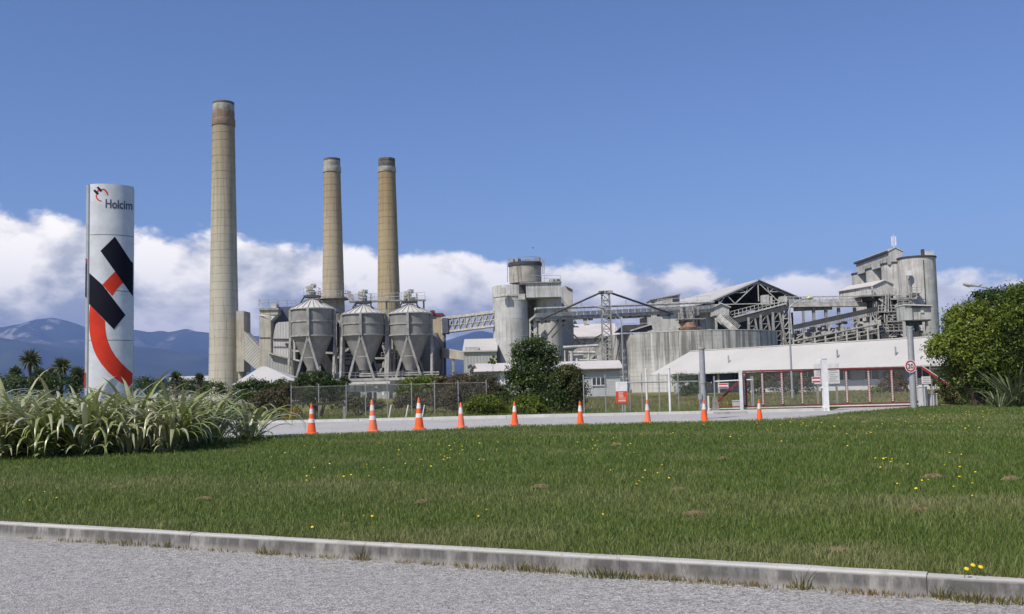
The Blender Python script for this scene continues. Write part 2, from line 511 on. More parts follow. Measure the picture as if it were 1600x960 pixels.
def turf(name, a, bcol, dry, sc_):
    m, N, b = new_mat(name)
    P = pos(N)
    c = N.mix(N.mr(N.noise(P, sc_, 6, 0.65), 0.3, 0.7), a, bcol)
    c = N.mix(N.mr(N.noise(P, sc_*0.22, 4, 0.6), 0.50, 0.68, 0, 0.7), c, dry)
    c = N.mix(N.mr(N.noise(N.vscale(P,(1,0.35,1)), sc_*6, 4, 0.7), 0.45, 0.75, 0, 0.55), c, tuple(q*0.45 for q in a))
    N.put(b.inputs['Base Color'], c); b.inputs['Roughness'].default_value = 0.95; b.inputs['Specular IOR Level'].default_value = 0.1
    bump(N, b, N.noise(P, sc_*8, 4, 0.7), 0.7, 0.06)
    return m
M['turf'] = turf('lawn_soil_and_thatch', (0.06,0.085,0.022), (0.10,0.135,0.04), (0.17,0.15,0.07), 2.2)
M['field'] = turf('field_grass', (0.15,0.165,0.05), (0.20,0.20,0.07), (0.26,0.22,0.10), 0.6)
M['soil'] = surf('dry_thatch', (0.27,0.20,0.115), 0.95, 0.4, 14.0, bumpy=0.8)

# ground: one sheet on the far side of the kerb out to the horizon, one behind the road
g = MB()
far = 21900.0; fary = 15900.0
a0 = kerb_pt(-400, 0.6, 0.0); a1 = kerb_pt(400, 0.6, 0.0)
gz = 0.06
n0 = kerb_pt(-400, 12.0, gz); n1_ = kerb_pt(400, 12.0, gz)
f0 = kerb_pt(-400, 31.0, 0.245); f1 = kerb_pt(400, 31.0, 0.245)
g.add([(a0.x,a0.y,gz),(a1.x,a1.y,gz),n1_,n0,f1,f0,(far,f1.y+2,0.245),(far,fary,0.245),(-far,fary,0.245),(-far,f0.y,0.245),(far,a1.y,gz),(-far,a0.y,gz)],
      [(0,1,2,3),(3,2,4,5),(5,4,6,7,8,9),(1,10,6,4,2),(0,3,5,9,11)])
e0 = kerb_pt(-400, -13.0, -0.02); e1 = kerb_pt(400, -13.0, -0.02)
g.add([e0, e1, (far,e1.y,-0.02), (far,-2900,-0.02), (-far,-2900,-0.02), (-far,e0.y,-0.02)], [(0,5,4,3,2,1)])
tag(g.build('ground', M['field']), kind='structure')

r = MB()
r.add([kerb_pt(-400,0.05,0), kerb_pt(400,0.05,0), kerb_pt(400,-13.2,0), kerb_pt(-400,-13.2,0)], [(0,3,2,1)])
tag(r.build('road', M['asphalt']), kind='structure')

# kerb: cast lengths, each with a little unevenness
kerb = thing('kerb', None, None, tuple(KA)); kerb['kind'] = 'structure'
rk = random.Random(3)
u = -9.6 + 0.55
while u < KLEN + 9:
    L = 2.4
    prof = [(-0.012,-0.05),(0.0,0.0),(0.018,0.128),(0.034,0.146),(0.055,0.150),(0.145,0.150),(0.150,0.145),(0.150,-0.05)]
    nseg = 8
    vs = []; fs = []
    dzb = rk.uniform(-0.004, 0.004); dsb = rk.uniform(-0.006, 0.006)
    for i in range(nseg+1):
        uu = u + 0.0025 + (L-0.005)*i/nseg
        ww = 0.004*math.sin(uu*3.1) + 0.003*math.sin(uu*7.7+1)
        for s_, z_ in prof:
            vs.append(kerb_pt(uu, s_ + dsb + (ww + rk.uniform(-0.0025,0.0025) if z_ > 0.1 and s_ < 0.1 else 0), z_ + (dzb + rk.uniform(-0.002,0.002) if z_ > 0.1 else 0)))
    k = len(prof)
    for i in range(nseg):
        for j in range(k-1): fs.append((i*k+j, (i+1)*k+j, (i+1)*k+j+1, i*k+j+1))
    mb = MB(); mb.add(vs, fs); mb.add(vs[:k], [tuple(range(k))]); mb.add(vs[-k:], [tuple(range(k-1,-1,-1))])
    mb.build('kerb_block', M['kerb'], kerb)
    u += L

# lawn: rises gently from the kerb to a low crest by the driveway
LAWN_FAR = [(-400,30.4),(430,30.4),(650,31.5),(804,33.2),(1012,33.4),(1190,33.2),(1250,34.0),(1310,38.5),(1420,44.0),(1700,46.0),(2600,46.0)]
_lx, _ly = [], []
for pxx, Yl in LAWN_FAR:
    _lx.append((pxx-800)/F*Yl); _ly.append(Yl)
def lawn_far(x): return np.interp(x, _lx, _ly)
def kerb_s(x, y): return (np.asarray(x)-KA.x)*KN.x + (np.asarray(y)-KA.y)*KN.y
def lawn_z(x, y):
    s = np.clip(kerb_s(x, y), 0, None)
    t = np.clip(s/16.0, 0, 1); t = t*t*(3-2*t)
    z = 0.135 + 0.215*t + 0.05*(fbm(np.asarray(x)*0.22, np.asarray(y)*0.22, 5, 3)-0.44)*np.clip(s/2,0,1)
    back = np.clip((np.asarray(y) - (lawn_far(x)-0.7))/0.7, 0, 1)
    return z - 0.075*back*back
nx, ns = 150, 90
xs = np.linspace(-26, 32, nx)
V = []
for j in range(ns):
    t = (j/(ns-1))**1.3
    for x_ in xs:
        y0 = KA.y + (0.10 - (x_-KA.x)*KN.x)/KN.y
        y1 = float(lawn_far(x_)) + 0.02
        y_ = y0 + (y1-y0)*t
        V.append((x_, y_, 0))
V = np.array(V); V[:,2] = lawn_z(V[:,0], V[:,1])
idx = np.arange(nx*ns).reshape(ns, nx)
fa = np.stack([idx[:-1,:-1], idx[:-1,1:], idx[1:,1:], idx[1:,:-1]], -1).reshape(-1,4)
lawn = link('lawn', arrays_mesh('lawn', V, fa.ravel(), np.full(len(fa),4), M['turf'], True))
tag(lawn, kind='structure')

def blades(name, n, seed, dmin, dmax, hmul=1.0, wmul=1.0, region='lawn'):
    rg = np.random.default_rng(seed)
    d = np.exp(rg.uniform(np.log(dmin), np.log(dmax), n))
    x = rg.uniform(-0.60, 0.60, n)*d + rg.uniform(-2.0, 2.0, n)
    y = d
    s = kerb_s(x, y)
    ok = (s > 0.13) & (y < lawn_far(x) - 0.03)
    x, y, s, d = x[ok], y[ok], s[ok], d[ok]; n = len(x)
    z = lawn_z(x, y)
    # mowing bands run along the kerb
    band = vnoise(s*0.42 + 0.5*fbm(x*0.12, y*0.12, 9, 2), s*0+0.5, 21)
    pat = fbm(x*0.7, y*0.7, 31, 4)
    long_ = np.clip((fbm(x*0.5+40, y*0.9, 41, 3)-0.42)*4, 0, 1)
    h = (0.034 + 0.026*rg.random(n) + 0.030*band*rg.random(n) + 0.055*long_*rg.random(n)**2)*hmul
    h *= np.where(s < 0.5, 0.55 + 0.9*s, 1.0)
    tall = rg.random(n) < 0.03; h = np.where(tall, h*1.8, h)
    wd = (0.0035 + 0.0040*rg.random(n))*wmul*(0.65 + d/18.0)
    an = rg.uniform(0, 6.2832, n); lean = rg.uniform(0.15, 0.95, n)*h
    la = rg.uniform(0, 6.2832, n)
    dry = np.clip((band-0.52)*1.6, 0, 0.5) + np.clip((pat-0.54)*2.5, 0, 0.4) + rg.uniform(-0.1, 0.12, n)
    dry = np.clip(dry, 0, 0.95)
    cx, sx_ = np.cos(an)*wd/2, np.sin(an)*wd/2
    lx, ly = np.cos(la)*lean, np.sin(la)*lean
    p0 = np.stack([x-cx, y-sx_, z-0.01], -1); p1 = np.stack([x+cx, y+sx_, z-0.01], -1)
    p2 = np.stack([x-cx*0.8+lx*0.35, y-sx_*0.8+ly*0.35, z+h*0.62], -1); p3 = np.stack([x+cx*0.8+lx*0.35, y+sx_*0.8+ly*0.35, z+h*0.62], -1)
    p4 = np.stack([x+lx, y+ly, z+h], -1)
    V = np.stack([p0,p1,p3,p2,p4], 1).reshape(-1,3)
    i0 = np.arange(n)*5
    lo = np.stack([i0,i0+1,i0+2,i0+3,i0+3,i0+2,i0+4], -1).ravel()
    sz = np.tile([4,3], n)
    me = arrays_mesh(name, V, lo, sz, M['grass'], False, {'dry': np.repeat(dry, 5)})
    o = link(name, me)
    return o
tag(blades('grass', 420000, 11, 6.6, 46.0), 'short mown green grass covering the lawn behind the roadside kerb', 'grass', kind='stuff')

# driveway with its far kerb and a painted line
dv = MB()
dv.add([(-60,29.0,GZ-0.03),(30,29.0,GZ-0.03),(30,47.2,GZ),(15,47.2,GZ),(13.2,43.0,GZ),(6,43.2,GZ),(-13,44.6,GZ),(-60,49,GZ)], [tuple(range(8))])
tag(dv.build('driveway', M['drive']), kind='structure')
dk = thing('driveway_kerb', None, None, (-12,44.5,GZ)); dk['kind'] = 'structure'
M['kerb_pale'] = surf('pale_kerb', (0.60,0.59,0.56), 0.85, 0.12, 1.5, 0.3, (0.3,0.28,0.25))
pts = [Vector((-40,47.0,0)), Vector((-13,44.6,0)), Vector((6,43.2,0)), Vector((13.0,42.9,0))]
for a, b2 in zip(pts[:-1], pts[1:]):
    L = (b2-a).length; k = max(1, round(L/3.0))
    for i in range(k):
        p = a.lerp(b2, i/k + 0.008/L); q2 = a.lerp(b2, (i+1)/k - 0.008/L)
        z = Vector((0,0,GZ+0.035+random.uniform(-0.008,0.008)))
        MB().beam(p+z, q2+z, 0.30, 0.16).build('kerb_block', M['kerb_pale'], dk)
pl = MB()
p0, p1 = G(600,680,GZ+0.004), G(905,668.5,GZ+0.004)
dd = (p1-p0).normalized(); nn = Vector((-dd.y, dd.x, 0))*0.06
pl.add([p0-nn, p1-nn, p1+nn, p0+nn], [(0,1,2,3)])
tag(pl.build('painted_line', M['reflect']), kind='structure')

# strip of longer grass behind the driveway kerb and in the field
def tufts(name, areas, n, seed, h0, wd0, mat, label):
    rg = np.random.default_rng(seed)
    xs_, ys_ = [], []
    tot = sum((a[1]-a[0])*(a[3]-a[2]) for a in areas)
    for a in areas:
        k = int(n*(a[1]-a[0])*(a[3]-a[2])/tot)
        xs_.append(rg.uniform(a[0], a[1], k)); ys_.append(rg.uniform(a[2], a[3], k))
    x = np.concatenate(xs_); y = np.concatenate(ys_); n = len(x)
    # keep off the driveway
    yk = np.interp(x, [-60,-13,6,13,15,30], [49,44.75,43.35,43.1,47.4,47.4])
    ok = y > yk; x, y = x[ok], y[ok]; n = len(x)
    pat = fbm(x*0.35, y*0.35, seed+3, 4)
    h = h0*(0.4 + 0.9*rg.random(n))*(0.5+1.1*pat); wd = wd0*(0.6+0.8*rg.random(n))
    an = rg.uniform(0, 6.28, n); la = rg.uniform(0, 6.28, n); ln = h*rg.uniform(0.1,0.7,n)
    cx, sx_ = np.cos(an)*wd/2, np.sin(an)*wd/2
    z = np.full(n, 0.24)
    V = np.stack([np.stack([x-cx,y-sx_,z],-1), np.stack([x+cx,y+sx_,z],-1), np.stack([x+np.cos(la)*ln, y+np.sin(la)*ln, z+h],-1)],1).reshape(-1,3)
    dry = np.clip((pat-0.40)*2.2 + rg.uniform(-0.15,0.2,n), 0, 0.9)
    me = arrays_mesh(name, V, np.arange(3*n), np.full(n,3), mat, False, {'dry': np.repeat(dry,3)})
    tag(link(name, me), label, 'grass', kind='stuff')
tufts('rough_grass', [(-40,30,42.8,56)], 70000, 71, 0.16, 0.035, M['grass'], 'rough uncut grass along the chain-link fence behind the driveway')
tufts('field_grass', [(-14,52,56,112)], 60000, 72, 0.16, 0.09, M['grass_dry'], 'olive field grass between the gate and the pale roofed buildings')

# ------------------------------------------------------------------ mountains
def mk_hills(name, ridge, Yr, depth, mat, seed, nu=420, nv=70, rough=0.30):
    rx = [p[0] for p in ridge]; ry = [p[1] for p in ridge]
    us = np.linspace(rx[0], rx[-1], nu)
    ys = np.interp(us, rx, ry)
    hor = np.array([proj((((u_-800)/F)*Yr, Yr, CAM_Z))[1] for u_ in us])
    H = np.clip((hor - ys)*Yr/F, 5, None)
    rg = np.random.default_rng(seed)
    V = []
    X = (us-800)/F*Yr
    for j in range(nv):
        t = j/(nv-1)                       # 0 foot, 1 beyond the ridge
        yy = Yr - depth + depth*1.25*t
        f = np.where(t < 0.8, (t/0.8), 1-(t-0.8)/0.2*0.7)
        n = fbm(X/1400.0, np.full(nu, yy/1900.0), seed, 6)
        rid = 1-np.abs(2*fbm(X/900.0+9, np.full(nu, yy/2400.0), seed+5, 5)-0.95)
        damp = 1 - max(0, 1-abs(t-0.8)/0.12)
        z = H*(f**1.15)*(1 + damp*rough*(n-0.5)*2.0 + damp*rough*0.9*(rid-0.75)) - 6
        z = np.where(np.full(nu, abs(t-0.8) < 0.01), H + (fbm(X/260.0, np.full(nu,0.3), seed+2, 3)-0.45)*30, z)
        # never above the ridge as seen from the plain
        z = np.minimum(z, H*0.985*yy/Yr if t < 0.79 else z)
        V.append(np.stack([X*yy/Yr, np.full(nu, yy), z], -1))
    V = np.concatenate(V)
    ix = np.arange(nu*nv).reshape(nv, nu)
    fa = np.stack([ix[:-1,:-1], ix[:-1,1:], ix[1:,1:], ix[1:,:-1]], -1).reshape(-1,4)
    o = link(name, arrays_mesh(name, V, fa.ravel(), np.full(len(fa),4), mat, True))
    tag(o, kind='structure')
m, N, b = new_mat('forested_slopes')
P = pos(N); x, y, z = N.sep(P)
c = N.mix(N.mr(N.noise(P, 0.0011, 6, 0.65), 0.35, 0.65), (0.025,0.04,0.02), (0.06,0.075,0.035))
scree = N.m('MULTIPLY', N.mr(N.noise(P, 0.0016, 5, 0.7), 0.52, 0.62), N.mr(z, 560, 860))
c = N.mix(scree, c, (0.40,0.36,0.29))
N.put(b.inputs['Base Color'], c); b.inputs['Roughness'].default_value = 1.0; b.inputs['Specular IOR Level'].default_value = 0.0
M['hills'] = m
far_ridge = [(-900,545),(-500,530),(-250,505),(-100,520),(0,511),(30,506),(55,499),(80,497),(100,501),(120,507),(150,519),(180,520),(208,515),(230,519),(250,517),(262,520),(280,516),(291,512.5),(300,517),(327,521),
             (355,519),(380,523),(400,526),(430,524),(470,530),(520,526),(580,534),(640,531),(695,533),(715,526),(738,519),(752,517.5),(772,522),(800,530),(830,538),(870,552),(930,566),(1020,574),(1200,575),(1500,574),(1900,566),(2600,560)]
mk_hills('mountains', far_ridge, 14000.0, 4200.0, M['hills'], 4)
near_ridge = [(-900,590),(-400,560),(-200,545),(-60,532),(0,529),(60,538),(130,548),(200,540),(260,548),(330,560),(400,568),(500,580),(640,582),(720,572),(800,578),(900,592),(1200,590),(1900,578)]
mk_hills('foothills', near_ridge, 10500.0, 2600.0, M['hills'], 14, rough=0.34)

# ================================================================== THE CEMENT WORKS
PZ = 0.2
def wx(px, py, Y): return W(px, py, Y).x
def wz(px, py, Y): return W(px, py, Y).z

# ------------------------------------------------------------------ chimneys
def chimney_mat(name, low, mid, high, z0, z1):
    m, N, b = new_mat(name)
    P = pos(N); x, y, z = N.sep(P)
    t = N.mr(N.m('ADD', z, N.m('MULTIPLY', N.m('SUBTRACT', N.noise(P, 0.25, 4, 0.6), 0.5), 9.0)), z0, z1, 0, 1, False)
    cr = N.n('ShaderNodeValToRGB'); e = cr.color_ramp.elements
    e[0].position = 0.30; e[0].color = (*low,1); e[1].position = 0.98; e[1].color = (*high,1)
    k = e.new(0.68); k.color = (*mid,1)
    N.put(cr.inputs[0], t)
    g = N.n('ShaderNodeObjectInfo'); rnd = g.outputs['Random']
    c = N.mix(N.m('MULTIPLY', N.m('SUBTRACT', rnd, 0.5), 0.0), cr.outputs[0], (0,0,0))
    c = N.mix(N.m('MULTIPLY', rnd, 0.22), c, tuple(q*0.72 for q in mid))
    s1 = N.noise(N.vscale(P, (1.6,1.6,0.06)), 1.0, 5, 0.7)
    c = N.mix(N.mr(s1, 0.46, 0.66, 0, 0.70), c, tuple(q*0.58 for q in mid))
    s2 = N.noise(N.vscale(P, (1.2,1.2,0.2)), 1.3, 5, 0.7)
    c = N.mix(N.mr(s2, 0.60, 0.74, 0, 0.45), c, (0.62,0.60,0.52))
    sp = N.noise(P, 2.6, 2, 0.5)
    c = N.mix(N.mr(sp, 0.70, 0.73, 0, 0.6), c, (0.12,0.09,0.06))
    N.put(b.inputs['Base Color'], c); b.inputs['Roughness'].default_value = 0.92; b.inputs['Specular IOR Level'].default_value = 0.15
    return m
M['crown_grey'] = surf('chimney_crown', (0.42,0.41,0.36), 0.9, 0.3, 0.9, 0.7, (0.16,0.14,0.12))
M['crown_brown'] = surf('chimney_brown_band', (0.30,0.225,0.165), 0.9, 0.25, 0.9, 0.5, (0.16,0.12,0.10))
M['crown_rim'] = surf('chimney_rim', (0.17,0.155,0.14), 0.9, 0.45, 1.8)
def chimney(label, cx, ytop, htop, cyb, hbot, Y, lift, bands, low, mid, high):
    zt = wz(cx, ytop, Y); zb = wz(cyb[0], cyb[1], Y)
    ax = wx(cyb[0], cyb[1], Y)
    rt, rb = S(htop, Y), S(hbot, Y)
    def rad(z): return rt + (rb-rt)*(zt-z)/(zt-zb)
    t = thing('chimney', label, 'chimney', (ax, Y, PZ), 'tall concrete chimneys of the works')
    mat = chimney_mat('chimney_concrete', low, mid, high, PZ, zt)
    zs = []
    for (y0, y1, dr, mt, nm) in bands:
        z1, z0 = wz(cx, y0, Y), wz(cx, y1, Y)
        MB().lathe(ax, Y, [(rad(z0)+dr-0.02, z0+0.02),(rad(z0)+dr, z0+0.06),(rad(z1)+dr, z1-0.04),(rad(z1)+dr-0.04, z1)], 40).build(nm, M[mt], t)
        zs.append(z0)
    # flue mouth
    MB().lathe(ax, Y, [(rad(zt)*0.78, zt-1.2),(rad(zt)*0.78, zt+0.03)], 32, caps=True).build('flue', M['dark'], t)
    z = min(zs); L = S(lift, Y)
    while z > PZ + 0.3:
        z0 = max(PZ, z - L)
        rr = random.uniform(-0.012, 0.012)
        MB().lathe(ax, Y, [(rad(z0)+rr-0.055, z0),(rad(z0)+rr, z0+0.05),(rad(z)+rr, z-0.05),(rad(z)+rr-0.055, z)], 40, caps=False).build('shaft_section', mat, t)
        z = z0
    return t, ax, rad
c1, c1x, c1r = chimney('tallest tapering concrete chimney, standing alone at the left of the works', 351, 160, 16.6, (350.3,598), 23.5, 200, 12.5,
    [(160.5,164,0.02,'crown_rim','rim'),(164,174.5,0,'crown_grey','crown'),(174.5,187,0.02,'crown_brown','crown_band'),(187,198,0.14,'crown_brown','collar')],
    (0.53,0.505,0.43), (0.46,0.415,0.31), (0.30,0.23,0.13))
c2, c2x, c2r = chimney('shorter tan concrete chimney rising behind the gap between the left and middle hoppers', 518.6, 248, 12.8, (521,470), 17.2, 203, 10.4,
    [(248.3,252,0.02,'crown_rim','rim'),(252,261.5,0,'crown_grey','crown'),(261.5,270.5,0.13,'crown_grey','collar')],
    (0.46,0.41,0.31), (0.44,0.37,0.26), (0.35,0.275,0.19))
c3, c3x, c3r = chimney('shorter ochre concrete chimney rising behind the right-hand hopper', 605, 248, 13.0, (607.6,470), 17.6, 203, 10.4,
    [(248.3,253,0.02,'crown_rim','rim'),(253,262,0,'crown_rim','crown'),(262,270,0.13,'crown_grey','collar')],
    (0.45,0.38,0.25), (0.42,0.335,0.20), (0.31,0.225,0.115))

# flue box on the side of the tall chimney and the ribbed duct running down from it
mb = MB().pbox(369.5, 381, 486, 581, 196, 201)
o = mb.build('flue_box', M['beige'], None, (wx(375,580,197), 197, PZ)); tag(o, 'narrow beige flue box standing against the tall chimney', 'flue')
mb = MB(); mb.pbox(372, 378.5, 581, 600, 197, 200, zb=PZ); mb.build('foot', M['conc'], o)
t = thing('sloping_duct', 'ribbed pale duct sloping down from the flue box of the tall chimney', 'duct', (wx(425,580,190),190,PZ))
poly = [W(381.5,519,193), W(431,574,193), W(427,581,193), W(399,577,193), W(381.5,562,193)]
MB().prism(poly, (0,5,0)).build('casing', M['diag_sheet'], t)
MB().beam(W(381.5,518.5,192.9), W(431,573.5,192.9), 0.35, 0.25).build('ridge_cap', M['pale_steel'], t)
poly = [W(430,573,190), W(435,574,190), W(476,588,190), W(470,592,190), W(425,582,190)]
MB().prism(poly, (0,4,0)).build('lower_casing', M['grey_sheet'], t)
MB().beam(W(432,573,189.9), W(478,588.5,189.9), 0.3, 0.4).build('lower_cap', M['pale_steel'], t)
mb = Each('support', M['steel'], t)
for px_ in (405, 440, 466): mb.beam(W(px_, 582, 191), (wx(px_,582,191), 191, PZ), 0.35)

# ------------------------------------------------------------------ white hipped store and far roofs on the left
def hip_house(name, label, x0, x1, yeave, xr0, xr1, yridge, Y, depth, roofm, wallm, cat='building'):
    ze = wz((x0+x1)/2, yeave, Y); X0, X1 = wx(x0,yeave,Y), wx(x1,yeave,Y)
    zr = wz((xr0+xr1)/2, yridge, Y+depth/2)
    R0, R1 = wx(xr0,yridge,Y+depth/2), wx(xr1,yridge,Y+depth/2)
    t = thing(name, label, cat, ((X0+X1)/2, Y+depth/2, PZ))
    MB().box(X0+0.4, X1-0.4, Y+0.4, Y+depth-0.4, PZ, ze-0.03).build('wall', wallm, t)
    m_ = MB()
    v = [(X0,Y,ze),(X1,Y,ze),(X1,Y+depth,ze),(X0,Y+depth,ze),(R0,Y+depth/2,zr),(R1,Y+depth/2,zr)]
    m_.add(v, [(0,1,5,4),(1,2,5),(2,3,4,5),(3,0,4),(0,3,2,1)])
    m_.build('roof', roofm, t)
    return t, X0, X1, ze
t,_,_,_ = hip_house('store_shed', 'low store with white pyramid roof in front of the tall chimney', 362, 472, 600, 408, 416, 573, 150, 10.5, M['roof'], M['conc'])
MB().box(wx(398,601,149.9), wx(401,601,149.9), 149.7, 149.95, 1.4, 3.0).build('downpipe', M['steel'], t)
hip_house('far_shed', 'distant long white roofed shed left of the tall chimney', 258, 326, 596, 268, 326, 588, 260, 14, M['roof'], M['conc'])

# ------------------------------------------------------------------ dust filter block at the left of the hoppers
Y = 190
t = thing('filter_building', 'beige filter block with sloping shoulder left of the hoppers', 'building', (wx(420,560,Y), Y, PZ))
MB().pbox(405, 423, 494, 600, Y, Y+9, zb=PZ).build('lower_casing', M['beige'], t)
poly = [W(405,494,Y), W(423,501,Y), W(434,491,Y+0.5), W(434,489.5,Y+0.5), W(405,492,Y)]
MB().prism(poly, (0,9,0)).build('shoulder', M['hoproof'], t)
MB().pbox(405.5, 434, 484.5, 492, Y+0.1, Y+9).build('upper_casing', M['beige'], t)
MB().pbox(404.5, 435, 481.5, 484.5, Y-0.2, Y+9.4).build('roof_slab', M['steel'], t)
MB().pbox(423, 462, 479.5, 600, Y+3, Y+11, zb=PZ).build('side_casing', M['bluegrey'], t)
MB().pbox(423, 456, 552, 600, Y+0.5, Y+2.8, zb=PZ).build('base_casing', M['beige'], t)
mb = MB(); mb.pbox(423, 432, 475, 482, Y+2, Y+4); mb.build('roof_vent', M['pale_steel'], t)
mb = MB(); zr = wz(430,480,Y+3)
mb.rail([(wx(405,480,Y),Y,zr),(wx(434,480,Y),Y,zr)], 1.1); mb.rail([(wx(434,479,Y+3),Y+3.2,zr),(wx(462,479,Y+3),Y+3.2,zr)], 1.2)
mb.beam((wx(405,480,Y),Y,zr), (wx(404.5,472,Y),Y,zr+1.3), 0.1); mb.beam((wx(405,472,Y),Y,zr+1.3), (wx(411,479,Y),Y,zr+0.2), 0.08)
mb.build('railing', M['steel'], t)
mb = MB(); mb.beam(W(405.5,528,Y-0.06), W(422.5,528,Y-0.06), 0.12); mb.build('joint_strip', M['dark'], t)

# curved hood
Y = 186
t = thing('duct_hood', 'pale sheet-metal hood with rounded top beside the left hopper', 'hood', (wx(440,560,Y), Y, PZ))
prof = [(426.5,600),(427,530),(428.5,516),(431,507),(434.5,503.8),(454,502.5),(456,505),(456.5,600)]
MB().prism([W(a,b_,Y) if b_ < 599 else Vector((wx(a,560,Y),Y,PZ)) for a,b_ in prof], (0,5,0)).build('casing', M['white_sheet'], t)
MB().beam(W(427,530.5,Y-0.1), W(452,530.5,Y-0.1), 0.18, 0.25).build('joint_strip', M['dark'], t)
MB().beam(W(427,541.5,Y-0.1), W(452,541.5,Y-0.1), 0.14, 0.18).build('joint_strip', M['steel'], t)
MB().beam(W(446,538,Y-0.3), W(452,538.5,Y-0.3), 0.5, 0.35).build('valve', M['dark'], t)

# lean-to
Y = 182
t = thing('lean_to_shed', 'corrugated grey lean-to with sloping roof below the rounded hood', 'shed', (wx(438,580,Y), Y, PZ))
v = [Vector((wx(416,580,Y),Y,PZ)), Vector((wx(459,580,Y),Y,PZ)), W(459,563,Y), W(421,552.5,Y), W(416,556,Y)]
MB().prism(v, (0,4,0)).build('wall', M['grey_sheet'], t)
MB().beam(W(420,551.8,Y-0.3), W(469,564.3,Y-0.3), 1.2, 0.25).build('roof', M['pale_steel'], t)

# ------------------------------------------------------------------ hoppers on the deck
DECK = wz(570, 592, 172)
Y = 166
t = thing('hopper_deck', 'long concrete deck carrying the three conical hoppers', 'platform', (wx(570,600,Y), Y, PZ))
X0, X1 = wx(466,600,Y), wx(692,600,Y)
MB().box(X0, X1, Y, Y+24, DECK-0.45, DECK).build('slab', M['conc'], t)
MB().box(X0+1, X1-1, Y+1.2, Y+23, PZ, DECK-0.47).build('wall', M['conc'], t)
mb = MB(); mb.rail([(wx(530,592,Y),Y+0.3,DECK),(X1-4,Y+0.3,DECK)], 1.0, 2.2, 0.05); mb.build('railing', M['steel'], t)
mb = Each('pipe', M['steel'], t)
for k, pz_ in enumerate((0.4, 0.8)): mb.tube((X0+9, Y+6, DECK+pz_), (X1-1, Y+6, DECK+pz_), 0.12, n=8)

def hopper(label, cx, yeave, yapex, ymid, ybot, ycone, half, Y):
    X = wx(cx, 540, Y)
    r = S(half, Y)
    ze, za, zm, zb_, zc = [wz(cx, q_, Y-r) for q_ in (yeave, yapex, ymid, ybot, ycone)]
    za = ze + (za-ze)*1.0
    t = thing('hopper_silo', label, 'hopper', (X, Y, DECK), 'conical hoppers on the deck')
    body = MB().lathe(X, Y, [(r*0.965, zb_), (r*0.965, zm-0.02), (r*0.975, zm+0.02), (r*0.97, ze)], 48, caps=False).build('drum', M['hopper'], t)
    rc = r*0.25
    MB().lathe(X, Y, [(rc*0.55, zc-1.0),(rc*0.6, zc-0.25),(rc, zc-0.2),(rc, zc),(r*0.955, zb_-0.02)], 48, caps=False).build('cone', M['hopper'], t)
    for zz, dd_ in ((zm, 0.16),(zb_, 0.26)):
        MB().lathe(X, Y, [(r*0.96, zz-0.14),(r*0.96+dd_, zz-0.12),(r*0.96+dd_, zz+0.12),(r*0.96, zz+0.14)], 48, caps=False).build('ring_beam', M['steel'], t)
    rt_ = r*0.16
    MB().lathe(X, Y, [(r*1.05, ze-0.16),(r*1.06, ze),(rt_, za)], 24, smooth=False).build('roof', M['hoproof'], t)
    for i in range(24):
        a = 6.28318*i/24
        p = Vector((X+r*1.06*math.cos(a), Y+r*1.06*math.sin(a), ze+0.04)); q_ = Vector((X+rt_*math.cos(a), Y+rt_*math.sin(a), za+0.05))
        if math.sin(a) < 0.45: MB().beam(p, q_, 0.09, 0.10).build('roof_rib', M['hopper'], t)
    for a in (-90, 0, 180, 90):
        c_, s_ = math.cos(R_(a)), math.sin(R_(a))
        p = Vector((X+c_*(r+0.20), Y+s_*(r+0.20), 0)); tan_ = Vector((-s_, c_, 0))
        MB().beam(p+Vector((0,0,zb_-0.2)), p+Vector((0,0,ze-0.1)), 0.42, 0.42).build('column', M['steel'], t)
        for sg in (-1, 1):
            MB().beam(p+Vector((0,0,zb_-0.1)), p+tan_*(sg*S(19.5,Y))+Vector((0,0,DECK)), 0.36, 0.36).build('leg', M['steel'], t)
        zq = zb_+(DECK-zb_)*0.5
        MB().beam(p+tan_*S(9.7,Y)+Vector((0,0,zq)), p-tan_*S(9.7,Y)+Vector((0,0,zq)), 0.16).build('tie_bar', M['steel'], t)
    # machinery and platform on top
    pf = MB(); pw = S(12, Y)
    pf.box(X-pw, X+pw, Y-pw*0.7, Y+pw*0.7, za+0.25, za+0.6)
    for i in (-1,1):
        pf.beam((X+i*pw*0.95, Y-pw*0.6, za+0.25), (X+i*r*0.45, Y-r*0.45, ze+(za-ze)*0.62), 0.2)
    pf.build('top_platform', M['dark'], t)
    rl = MB(); rl.rail([(X-pw,Y-pw*0.7,za+0.6),(X+pw,Y-pw*0.7,za+0.6),(X+pw,Y+pw*0.7,za+0.6)], 1.2, 0.9, 0.06); rl.build('railing', M['pale_steel'], t)
    rg = random.Random(int(cx)); mc = MB(); z0 = za+0.6
    for k in range(7):
        xx = X+rg.uniform(-0.6,0.6)*pw; hh = rg.uniform(0.4,1.5); ww = rg.uniform(0.25,0.7)
        mc.obox((xx, Y+rg.uniform(-0.4,0.3)*pw, z0+hh/2), (ww, ww, hh), rg.uniform(0,1))
    mc.build('drive_unit', M['pale_steel'], t)
    m2 = MB()
    for k in range(5):
        xx = X+rg.uniform(-0.5,0.5)*pw
        m2.tube((xx, Y-0.6, z0+rg.uniform(0.2,0.6)), (xx+rg.uniform(-0.9,0.9), Y-0.5, z0+rg.uniform(1.0,2.0)), 0.14, n=6)
    m2.build('feed_pipe', M['steel'], t)
    m3 = MB().obox((X+0.2, Y, z0+1.7), (0.9,0.9,0.6), 0.4); m3.obox((X-0.5, Y-0.3, z0+1.2), (0.7,0.7,0.9), 0.1); m3.build('motor_housing', M['pale_steel'], t)
    return X, r, za
